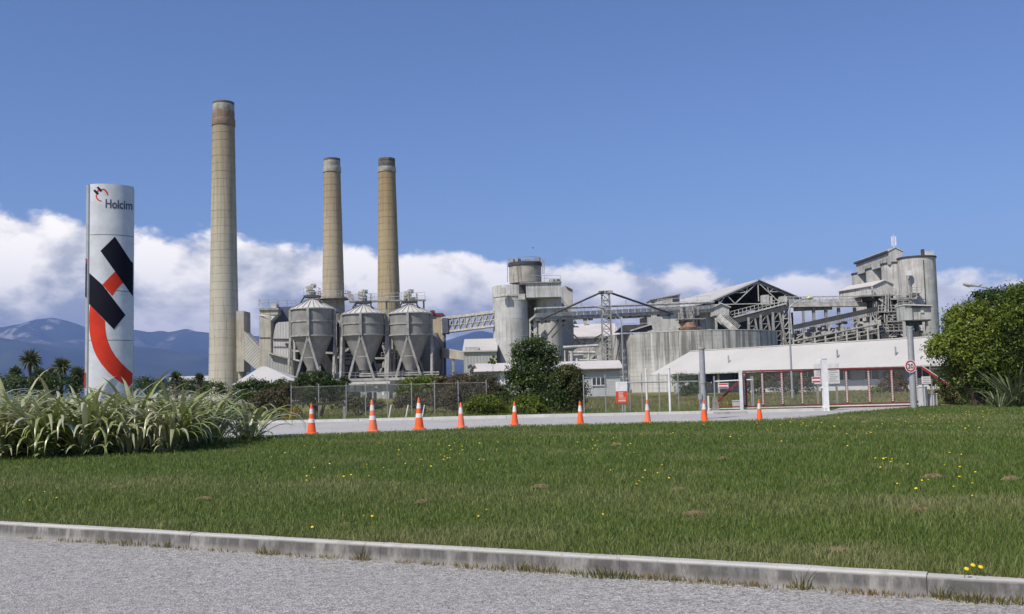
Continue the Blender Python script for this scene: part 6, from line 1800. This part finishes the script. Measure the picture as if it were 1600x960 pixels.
# ------------------------------------------------------------------ sliding gate
YG = 46.5
t = thing('sliding_gate', 'long red sliding gate with white striped uprights', 'gate', (W(1290,630,YG).x, YG, 0.3))
zT = W(1290,577.2,YG).z; zB1, zB2 = W(1290,632.5,YG).z, W(1290,637.2,YG).z
xL, xR, xT = W(1163,600,YG).x, W(1434,600,YG).x, W(1106,640,YG).x
MB().beam((xL-0.06,YG,zT),(xR+0.2,YG,zT),0.06,0.065).build('top_rail', M['dkred'], t)
for z_ in (zB1, zB2): MB().beam((xT,YG,z_),(xR+0.3,YG,z_),0.06,0.05).build('bottom_rail', M['dkred'], t)
MB().beam((xT,YG-0.04,(zB1+zB2)/2),(xR+0.3,YG-0.04,(zB1+zB2)/2),0.03,0.05).build('bottom_track', M['reflect'], t)
MB().beam((W(1112,638,YG).x,YG,zB1),(xL,YG,zT-0.25),0.07,0.10).build('diagonal_brace', M['dkred'], t)
MB().beam((W(1440,576,YG).x,YG,zT-0.03),(W(1481,601,YG).x,YG,W(1481,601,YG).z),0.07,0.09).build('diagonal_brace', M['red'], t)
MB().beam((W(1441.5,575,YG).x,YG-0.05,zT+0.015),(W(1481,599.5,YG).x,YG-0.05,W(1481,599.5,YG).z),0.02,0.04).build('brace_stripe', M['reflect'], t)
for px_ in (1164,1191.5,1222,1253,1285,1323,1358,1394,1432.5):
    x_ = W(px_,605,YG).x; w_ = 0.10 if px_ != 1164 else 0.16
    o = MB().box(x_-w_/2,x_+w_/2,YG-0.035,YG+0.035,zB1+0.03,zT-0.045).build('upright', M['dkred'], t)
    mb = MB(); ns = 18; Ls = (zT-0.1-zB1-0.1)/ns
    for k in range(ns):
        z_ = zB1+0.08+Ls*k; xw = x_-w_/2 if w_ < 0.12 else x_-w_/2
        mb.add([(xw,YG-0.0385,z_),(xw+0.075,YG-0.0385,z_+Ls*0.3),(xw+0.075,YG-0.0385,z_+Ls*0.9),(xw,YG-0.0385,z_+Ls*0.6)],[(0,1,2,3)])
    mb.build('stripe_tape', M['reflect'], o)['kind'] = 'stuff'
# wire infill of the gate
v_ = []
x_ = xL
while x_ < xR:
    for dr in (1,-1):
        a_ = Vector((x_,YG,zB1)); b_ = Vector((x_+dr*(zT-zB1),YG,zT))
        if b_.x > xR: f_ = (xR-a_.x)/(b_.x-a_.x); b_ = a_.lerp(b_,f_)
        if b_.x < xL: f_ = (xL-a_.x)/(b_.x-a_.x); b_ = a_.lerp(b_,f_)
        d_ = Vector((0.0016,0,-0.0016*dr)); v_ += [a_-d_,a_+d_,b_+d_,b_-d_]
    x_ += 0.075
n4 = len(v_)//4
o = link('wire_mesh', arrays_mesh('wire_mesh', np.array([tuple(q_) for q_ in v_])-np.array(t.location), np.arange(4*n4), np.full(n4,4), M['galv']), t); o['kind'] = 'stuff'
# white guide posts
for (px_, yt, yb, wpx, lb) in ((1158.5,578,643,4.6,'slim white gate post at the left end of the red gate'),(1290.5,561,643.5,8.0,'tall thick white guide post in the middle of the red gate')):
    p = G(px_+0.6, yb, 0.26); zt_ = W(px_-0.5, yt, p.y).z; hw = S(wpx,p.y)/2
    t = thing('gate_post', lb, 'post', (p.x,p.y,0.26))
    MB().box(p.x-hw,p.x+hw,p.y-hw,p.y+hw,0.28,zt_).build('shaft', M['white'], t)
    MB().box(p.x-hw*1.9,p.x+hw*1.9,p.y-hw*1.9,p.y+hw*1.9,0.2,0.30).build('base_plate', M['white'], t)
    if wpx > 6:
        MB().box(p.x-hw-0.02,p.x+hw+0.02,p.y-hw-0.02,p.y+hw+0.02,zt_,zt_+0.025).build('cap', M['white'], t)
        for y_, xo in ((562.5,-16.5),(576,-5),(605.5,-8),(636,-6)):
            q_ = W(px_+xo,y_,p.y); MB().box(q_.x,p.x-hw,p.y-0.03,p.y+0.03,q_.z-0.03,q_.z+0.03).build('guide_arm', M['white'], t)
        q_ = W(1284,570,p.y+0.3); MB().box(q_.x-0.05,q_.x+0.05,p.y+0.1,p.y+0.2,W(1284,576,p.y).z,W(1284,564,p.y).z).build('guide_roller', M['steel'], t)
# white notice boards behind the gate
Yb = 52.0
p = W(1292,600,Yb)
t = thing('notice_board', 'large white notice board on two posts behind the gate', 'sign', (p.x,Yb,0.24))
xa, xb = W(1272,585,Yb).x, W(1311.5,585,Yb).x; zt_, zb_ = W(1292,568.5,Yb).z, W(1292,600,Yb).z
bp = MB().box(xa,xb,Yb-0.02,Yb+0.02,zb_,zt_).build('panel', M['white'], t)
for i in range(7):
    z_ = zt_-0.25-0.105*i; l_ = (0.36,0.30,0.34,0.24,0.33,0.28,0.35)[i]
    MB().box(xa+(xb-xa)*0.60, xa+(xb-xa)*(0.60+l_), Yb-0.026, Yb-0.0205, z_-0.014, z_+0.014).build('text_line', M['paleink'], bp)
    MB().box(xa+(xb-xa)*0.06, xa+(xb-xa)*(0.06+l_*0.8), Yb-0.026, Yb-0.0205, z_-0.012, z_+0.012).build('text_line', M['paleink'], bp)
for px_ in (1277,1307): q_ = W(px_,600,Yb+0.05); MB().beam((q_.x,Yb+0.06,0.2),(q_.x,Yb+0.06,zt_-0.1),0.09).build('post', M['greywood'], t)
def stop_plate(label, x0, x1, y0, y1, Y_, name='gate_sign'):
    p = W((x0+x1)/2,y1,Y_); t = thing(name, label, 'sign', (p.x,Y_,p.z))
    xa, xb = W(x0,(y0+y1)/2,Y_).x, W(x1,(y0+y1)/2,Y_).x; za, zb = W((x0+x1)/2,y1,Y_).z, W((x0+x1)/2,y0,Y_).z
    MB().box(xa,xb,Y_-0.01,Y_+0.01,za,zb).build('plate', M['white'], t)
    h_ = zb-za
    for z0, z1 in ((za+0.02,za+h_*0.34),(zb-h_*0.34,zb-0.02)): MB().box(xa+0.02,xb-0.02,Y_-0.015,Y_-0.0105,z0,z1).build('red_band', M['red'], t)
    return t
stop_plate('small red and white sign fixed to the left part of the gate', 1122.5, 1138, 599, 607, YG-0.25)
stop_plate('small red and white sign beside the thick guide post', 1268.5, 1282, 589, 598.5, YG-0.25)
# pedestrian gate frame
p = W(1146,620,48.5)
t = thing('side_gate', 'galvanised side gate frame behind the left end of the red gate', 'gate', (p.x,48.5,0.24))
for px_ in (1116.5,1174.5,1177): q_ = W(px_,610,48.5); MB().tube((q_.x,48.5,0.2),(q_.x,48.5,W(px_,588,48.5).z),0.035,n=8).build('post', M['galv'], t)
for y_ in (595.5,): MB().tube(W(1116,596.5,48.5), W(1176,593.5,48.5), 0.035, n=8).build('rail', M['white'], t)
# motor cabinet left of the gate and concrete pads
q_ = G(1151,638,0.3)
o = thing('motor_cabinet', 'pale square motor cabinet behind the left end of the gate', 'cabinet', (W(1151,638,47.6).x,47.6,0.24))
x_ = W(1151,630,47.6).x
MB().box(x_-0.16,x_+0.16,47.5,47.8,0.24,0.24+0.46).build('housing', M['offwhite'], o); MB().box(x_-0.18,x_+0.18,47.48,47.82,0.70,0.73).build('lid', M['white'], o)
p = G(1146,646.5,0.3)
o = MB().box(p.x-0.75,p.x+0.55,p.y-0.2,p.y+0.35,0.26,0.38).build('concrete_pad', M['conc'], None, (p.x,p.y,0.26)); tag(o, 'grey concrete pad at the foot of the slim white gate post', 'pad')
p = G(1113,640,0.3)
o = thing('gate_drive', 'dark gate drive with white skid beside the thick grey pole', 'machine', (p.x,45.6,0.28))
x_ = W(1116,630,45.6).x
MB().prism([(x_-0.13,45.5,0.3),(x_+0.2,45.5,0.3),(x_+0.12,45.5,0.95),(x_-0.02,45.5,0.95)],(0,0.25,0)).build('housing', M['greywood'], o)
MB().box(x_-0.6,x_+1.4,45.35,45.7,0.27,0.33).build('skid', M['white'], o)
MB().beam((x_-0.28,45.5,0.3),(x_-0.28,45.5,1.0),0.07).build('post', M['white'], o)

# ------------------------------------------------------------------ speed sign and things right of the gate
p = G(1428,640,0.30); pt = W(1421.5,512,p.y)
Ys = p.y
t = thing('sign_pole', 'thick galvanised pole carrying the round 20 speed sign', 'pole', (p.x,Ys,0.25))
MB().tube((p.x,Ys,0.2),(pt.x,Ys,pt.z),0.135,0.115,16).build('shaft', M['galv'], t)
MB().lathe(pt.x,Ys,[(0.125,pt.z-0.03),(0.125,pt.z+0.03),(0.06,pt.z+0.05)],16).build('cap', M['galv'], t)
c_ = W(1423.2,572.3,Ys-0.2); yd = Ys-0.17
t = thing('speed_sign', 'round white speed sign with red ring reading 20', 'sign', (c_.x,yd,c_.z))
def disc(r_, y_, mat, nm, r_in=0.0):
    mb = MB(); n = 40
    ring = [(c_.x+r_*math.cos(6.28318*i/n), y_, c_.z+r_*1.12*math.sin(6.28318*i/n)) for i in range(n)]
    if not r_in: mb.prism(ring, (0,0.012,0))
    else:
        inn = [(c_.x+r_in*math.cos(6.28318*i/n), y_, c_.z+r_in*1.12*math.sin(6.28318*i/n)) for i in range(n)]
        mb.add(ring+inn, [(i,(i+1)%n,n+(i+1)%n,n+i) for i in range(n)])
    return mb.build(nm, mat, t)
rs = S(9.0, yd)
disc(rs, yd, M['white'], 'plate'); disc(rs*0.88, yd-0.004, M['red'], 'red_ring', rs*0.64)
tv, tf = text2d('20', 1.0, 0.02); mx_ = max(v[0] for v in tv); mn_ = min(v[0] for v in tv); my_ = max(v[1] for v in tv)
w_, h_ = rs*0.98, rs*0.80
MB().add([(c_.x-w_/2+(v[0]-mn_)/(mx_-mn_)*w_, yd-0.006, c_.z-h_/2+v[1]/my_*h_) for v in tv], tf).build('number', M['ink'], t)
MB().box(c_.x-0.05,c_.x+0.05,yd+0.013,yd+0.06,c_.z-0.12,c_.z+0.12).build('bracket', M['galv'], t)
# notice, cabinets
Yc = 45.0
p = W(1447,594,Yc)
t = thing('small_notice', 'small white notice with lines of print right of the speed sign', 'sign', (p.x,Yc,0.26))
xa, xb = W(1440,594,Yc).x, W(1454,594,Yc).x; za, zb = W(1447,600,Yc).z, W(1447,588.5,Yc).z
MB().box(xa,xb,Yc-0.01,Yc+0.01,za,zb).build('plate', M['white'], t)
for i in range(3): z_ = zb-0.07-0.095*i; MB().box(xa+0.05,xb-0.05,Yc-0.015,Yc-0.0105,z_-0.016,z_+0.016).build('text_line', M['paleink'], t)
for px_ in (1442,1455.5): q_ = W(px_,600,Yc+0.05); MB().beam((q_.x,Yc+0.05,0.2),(q_.x,Yc+0.05,za+0.2),0.05).build('post', M['galv'], t)
for (x0,x1,yt,yb,lb,nm) in ((1440,1449,605,629,'tall pale meter cabinet below the small notice','meter_cabinet'),(1454.5,1464,616,628,'low pale meter cabinet right of the tall one','meter_cabinet')):
    xa, xb = W(x0,615,Yc+0.3).x, W(x1,615,Yc+0.3).x; zt_ = W(x0,yt,Yc+0.3).z
    o = thing(nm, lb, 'cabinet', ((xa+xb)/2,Yc+0.3,0.26))
    MB().box(xa,xb,Yc+0.3,Yc+0.7,0.2,zt_).build('housing', M['offwhite'], o)
    MB().box(xa-0.02,xb+0.02,Yc+0.28,Yc+0.72,zt_,zt_+0.03).build('lid', M['white'], o)
    MB().box(xa+0.03,xb-0.03,Yc+0.285,Yc+0.299,0.32,zt_-0.06).build('door', M['offwhite'], o)
p = W(1485,634,43.8)
o = MB().tube((p.x-0.5,43.8,0.36),(p.x+0.6,44.0,0.40),0.06,0.05,8).build('fallen_log', M['soil'], None, (p.x,43.8,0.34)); tag(o, 'brown fallen branch lying at the foot of the olive shrub', 'log')
MB().tube((p.x+0.1,43.85,0.39),(p.x+0.3,43.7,0.52),0.03,0.015,6).build('twig', M['soil'], o)

# ------------------------------------------------------------------ small growth on the lawn and kerb
def tuft_mesh(name, n, h, spread, wd, seed, dry):
    r2 = np.random.default_rng(seed)
    a_ = r2.uniform(0,6.28,n); rr_ = spread*np.sqrt(r2.random(n)); x, y = rr_*np.cos(a_), rr_*np.sin(a_)*0.45
    hh = h*(0.4+0.6*r2.random(n))*(1-0.5*rr_/spread); la = a_+r2.normal(0,0.6,n); ln = hh*r2.uniform(0.2,0.9,n)
    an = r2.uniform(0,6.28,n); cx, sx_ = np.cos(an)*wd/2, np.sin(an)*wd/2; z = np.full(n,-0.01)
    V = np.stack([np.stack([x-cx,y-sx_,z],-1),np.stack([x+cx,y+sx_,z],-1),np.stack([x+cx+np.cos(la)*ln*.4,y+sx_+np.sin(la)*ln*.4,hh*.6],-1),np.stack([x-cx+np.cos(la)*ln*.4,y-sx_+np.sin(la)*ln*.4,hh*.6],-1),np.stack([x+np.cos(la)*ln,y+np.sin(la)*ln,hh],-1)],1).reshape(-1,3)
    i0 = np.arange(n)*5
    lo = np.stack([i0,i0+1,i0+2,i0+3,i0+3,i0+2,i0+4],-1).ravel()
    dr = np.clip(dry + r2.normal(0,0.25,n), 0, 1)
    return arrays_mesh(name, V, lo, np.tile([4,3],n), M['weed'], False, {'dry': np.repeat(dr,5)})
M['weed'] = grass_mat('weed_blades', ((0.09,0.12,0.03),(0.19,0.21,0.06)), (0.30,0.20,0.09))
tm = [tuft_mesh('weed_tuft', 46, 0.085, 0.13, 0.006, 1, 0.75), tuft_mesh('weed_tuft', 70, 0.12, 0.18, 0.006, 2, 0.55), tuft_mesh('weed_tuft', 130, 0.11, 0.30, 0.008, 3, 0.2), tuft_mesh('weed_tuft', 80, 0.075, 0.28, 0.006, 4, 0.85), tuft_mesh('weed_tuft', 24, 0.19, 0.06, 0.006, 5, 0.15)]
wl = ['dry brown weed tuft at the foot of the kerb', 'half green weed tuft at the foot of the kerb', 'broad green weed tuft at the foot of the kerb', 'low straggling brown weed mat at the foot of the kerb', 'tall thin green weed standing against the kerb']
for px_, kd in ((56,0),(112,3),(133,0),(170,1),(212,1),(253,1),(262,4),(294,3),(350,3),(419,1),(428,0),(470,3),(522,0),(562,4),(568,0),(636,0),(677,1),(735,3),(755,3),(806,1),(812,4),(843,1),(862,0),(890,0),(950,2),(965,2),(1005,0),(1038,1),(1053,0),(1081,0),(1115,0),(1160,3),(1172,0),(1212,3),(1249,4),(1252,0),(1320,3),(1345,3),(1375,3),(1392,3),(1467,4),(1490,3),(1515,1),(1530,2),(1545,3),(1592,4),(1590,3)):
    lo_, hi_ = 0.0, 1.0
    u_ = None
    for i in range(400):
        uu = -1 + (KLEN+2)*i/399
        if proj(kerb_pt(uu,0,0))[0] >= px_: u_ = uu; break
    if u_ is None: u_ = KLEN+0.5
    o = link('weed_tuft', tm[kd], None, kerb_pt(u_, -0.035, 0.0)); o.rotation_euler = (0,0,math.atan2(KU.y,KU.x)+random.uniform(-0.15,0.15))
    s_ = random.uniform(0.75,1.15); o.scale = (s_,s_,s_*random.uniform(0.8,1.15))
    tag(o, wl[kd], 'weed', wl[kd].split(' at ')[0].split(' standing')[0] + 's')
# ragged growth where the lawn meets the kerb top
tagm = [tuft_mesh('edge_tuft', 60, 0.055, 0.22, 0.006, 20+i, 0.35+0.15*i) for i in range(3)]
V=[];
def edge_growth():
    r2 = np.random.default_rng(77); n = 9000
    u_ = r2.uniform(-9, KLEN+9, n); s_ = 0.15 + np.abs(r2.normal(0,0.05,n)) - 0.045*(vnoise(u_*2.2,u_*0,3)) 
    x = KA.x+KU.x*u_+KN.x*s_; y = KA.y+KU.y*u_+KN.y*s_; z = np.full(n,0.135)
    h = 0.015+0.04*r2.random(n)*vnoise(u_*1.3,u_*0+5,8); wd = 0.006+0.008*r2.random(n)
    la = r2.uniform(0,6.28,n); ln = h*r2.uniform(0.3,1.4,n); an = r2.uniform(0,6.28,n)
    cx, sx_ = np.cos(an)*wd/2, np.sin(an)*wd/2
    V = np.stack([np.stack([x-cx,y-sx_,z],-1),np.stack([x+cx,y+sx_,z],-1),np.stack([x+np.cos(la)*ln,y+np.sin(la)*ln,z+h],-1)],1).reshape(-1,3)
    dry = np.clip(vnoise(u_*1.7,u_*0+2,12)*1.1+r2.normal(0,0.2,n),0,1)
    tag(link('kerb_edge_growth', arrays_mesh('kerb_edge_growth', V, np.arange(3*n), np.full(n,3), M['weed'], False, {'dry': np.repeat(dry,3)})), 'ragged brown and green growth along the back of the near kerb', 'grass', kind='stuff')
edge_growth()
# dandelions
def dandelion_mesh(r_):
    mb = MB(); mb.lathe(0,0,[(r_*0.35,0.070),(r_,0.082),(r_*0.75,0.088),(0.001,0.090)],9,smooth=False,caps=False); mb.tube((0,0,0),(0,0,0.072),0.0025,n=4,caps=False)
    me = bpy.data.meshes.new('dandelion'); me.from_pydata(mb.v,[],mb.f); me.materials.append(M['yellow']); me.materials.append(M['stem'])
    mi = [0]*27+[1]*(len(mb.f)-27); me.polygons.foreach_set('material_index', mi); return me
M['stem'] = flat('stem_green', (0.12,0.17,0.04), 0.6)
dm = [dandelion_mesh(r_) for r_ in (0.014,0.018,0.021)]
big = dandelion_mesh(0.019); rd = random.Random(41); cnt = 0
clusters = [(430,703,30,8,4),(690,700,80,12,16),(700,716,60,8,12),(560,730,120,14,10),(830,690,120,14,12),(960,700,90,14,14),(1000,730,80,16,8),(1180,690,120,16,14),(1250,664,60,8,16),(1330,676,70,12,14),(1400,663,60,8,18),(1460,655,60,7,22),(1500,668,60,10,14),(1540,650,50,6,14),(1385,717,14,5,5),(1450,745,60,14,7),(1100,660,80,6,10),(660,790,200,14,6),(1480,720,80,16,8),(60,745,60,20,4)]
for cx_, cy_, sx_, sy_, n_ in clusters:
    for i in range(n_):
        px_, py_ = rd.gauss(cx_,sx_*0.55), rd.gauss(cy_,sy_*0.55)
        p = G(px_, py_, 0.33)
        if not (5 < p.y < float(lawn_far(p.x))-0.4) or kerb_s(p.x,p.y) < 0.3: continue
        o = link('dandelion', rd.choice(dm), None, (p.x,p.y,lz(p.x,p.y)))
        o.rotation_euler = (rd.uniform(0.1,0.55),rd.uniform(-0.3,0.3),rd.uniform(-0.6,0.6)); s_ = rd.uniform(0.6,1.0); o.scale = (s_,s_,s_)
        tag(o, 'small yellow dandelion flower scattered on the mown lawn', 'flower', 'dandelions on the lawn'); cnt += 1
for px_, py_, lb in ((1506,893,'left of three large yellow dandelions above the kerb'),(1516,887,'middle of three large yellow dandelions above the kerb'),(1528,890,'right of three large yellow dandelions above the kerb')):
    p = G(px_,py_+8,0.15)
    o = link('dandelion', big, None, (p.x,p.y,0.14)); o.rotation_euler = (0.5,0.1,0); tag(o, lb, 'flower', 'large dandelions above the kerb')
# clods of dry thatch left on the lawn
def clod_mesh(seed):
    r2 = np.random.default_rng(seed); n1c, n2c = 10, 22; V = []; fa_ = []
    for i in range(n1c):
        ph = math.pi*0.5*i/(n1c-1)
        for j in range(n2c):
            th = 6.28318*j/n2c; k_ = 0.72+0.5*float(fbm(np.array([math.cos(th)*1.6+seed]), np.array([math.sin(th)*1.6+ph*2]), seed, 4)[0])
            V.append((math.cos(ph)*math.cos(th)*k_*0.22, math.cos(ph)*math.sin(th)*k_*0.13, math.sin(ph)*0.05*k_-0.008+0.012*r2.random()))
    for i in range(n1c-1):
        for j in range(n2c): fa_ += [i*n2c+j, i*n2c+(j+1)%n2c, (i+1)*n2c+(j+1)%n2c, (i+1)*n2c+j]
    return arrays_mesh('thatch_clod', np.array(V), np.array(fa_), np.full(len(fa_)//4,4), M['soil'], False)
cm = [clod_mesh(i) for i in (3,8,15)]
for i, (px_, py_, s_, lb) in enumerate(((1310,833,1.15,'large brown thatch clod near the kerb below the gate'),(1436,781,1.6,'largest flat brown clod on the right of the lawn'),(540,799,1.0,'small brown clod on the lawn below the second cone'),(845,749,1.5,'wide brown clod in the middle of the lawn'),(1086,784,1.4,'brown clod right of the middle of the lawn'),(320,764,1.2,'brown clod on the lawn below the flax hedge'),(1458,738,1.6,'brown clod near the dandelions on the right'),(1130,716,1.3,'small brown clod on the lawn below the thick grey pole'),(965,698,1.4,'brown clod on the lawn below the red notice'),(1580,741,1.4,'brown clod at the right edge of the lawn'),(1352,664,1.6,'brown clod among the dandelions near the gate'),(185,750,1.2,'brown clod at the left of the lawn below the pylon'),(660,768,1.2,'pale brown clod on the lawn below the third cone'),(1060,752,1.2,'little brown clod on the lawn right of the middle'))):
    p = G(px_,py_,0.30)
    o = link('thatch_clod', cm[i%3], None, (p.x,p.y,lz(p.x,p.y)+0.008)); o.rotation_euler = (0,0,random.uniform(-0.5,0.5)); o.scale = (s_*0.5,s_*0.36,s_*0.75)
    tag(o, lb, 'clod', 'clods of dry thatch on the lawn')
print('dandelions', cnt)
HAZE_DENSITY = 7.5e-5

# ------------------------------------------------------------------ the air
hz = MB(); hz.box(-22000, 22000, -3000, 16000, -1.2, 1180)
ho = hz.build('haze', bpy.data.materials.new('haze_air'))
tag(ho, kind='stuff')
hm = ho.data.materials[0]; hm.use_nodes = True
ht = hm.node_tree; ht.nodes.clear()
pv = ht.nodes.new('ShaderNodeVolumePrincipled')
pv.inputs['Color'].default_value = (0.31, 0.47, 0.98, 1)
pv.inputs['Density'].default_value = HAZE_DENSITY
pv.inputs['Anisotropy'].default_value = 0.0
hout = ht.nodes.new('ShaderNodeOutputMaterial')
ht.links.new(pv.outputs[0], hout.inputs['Volume'])
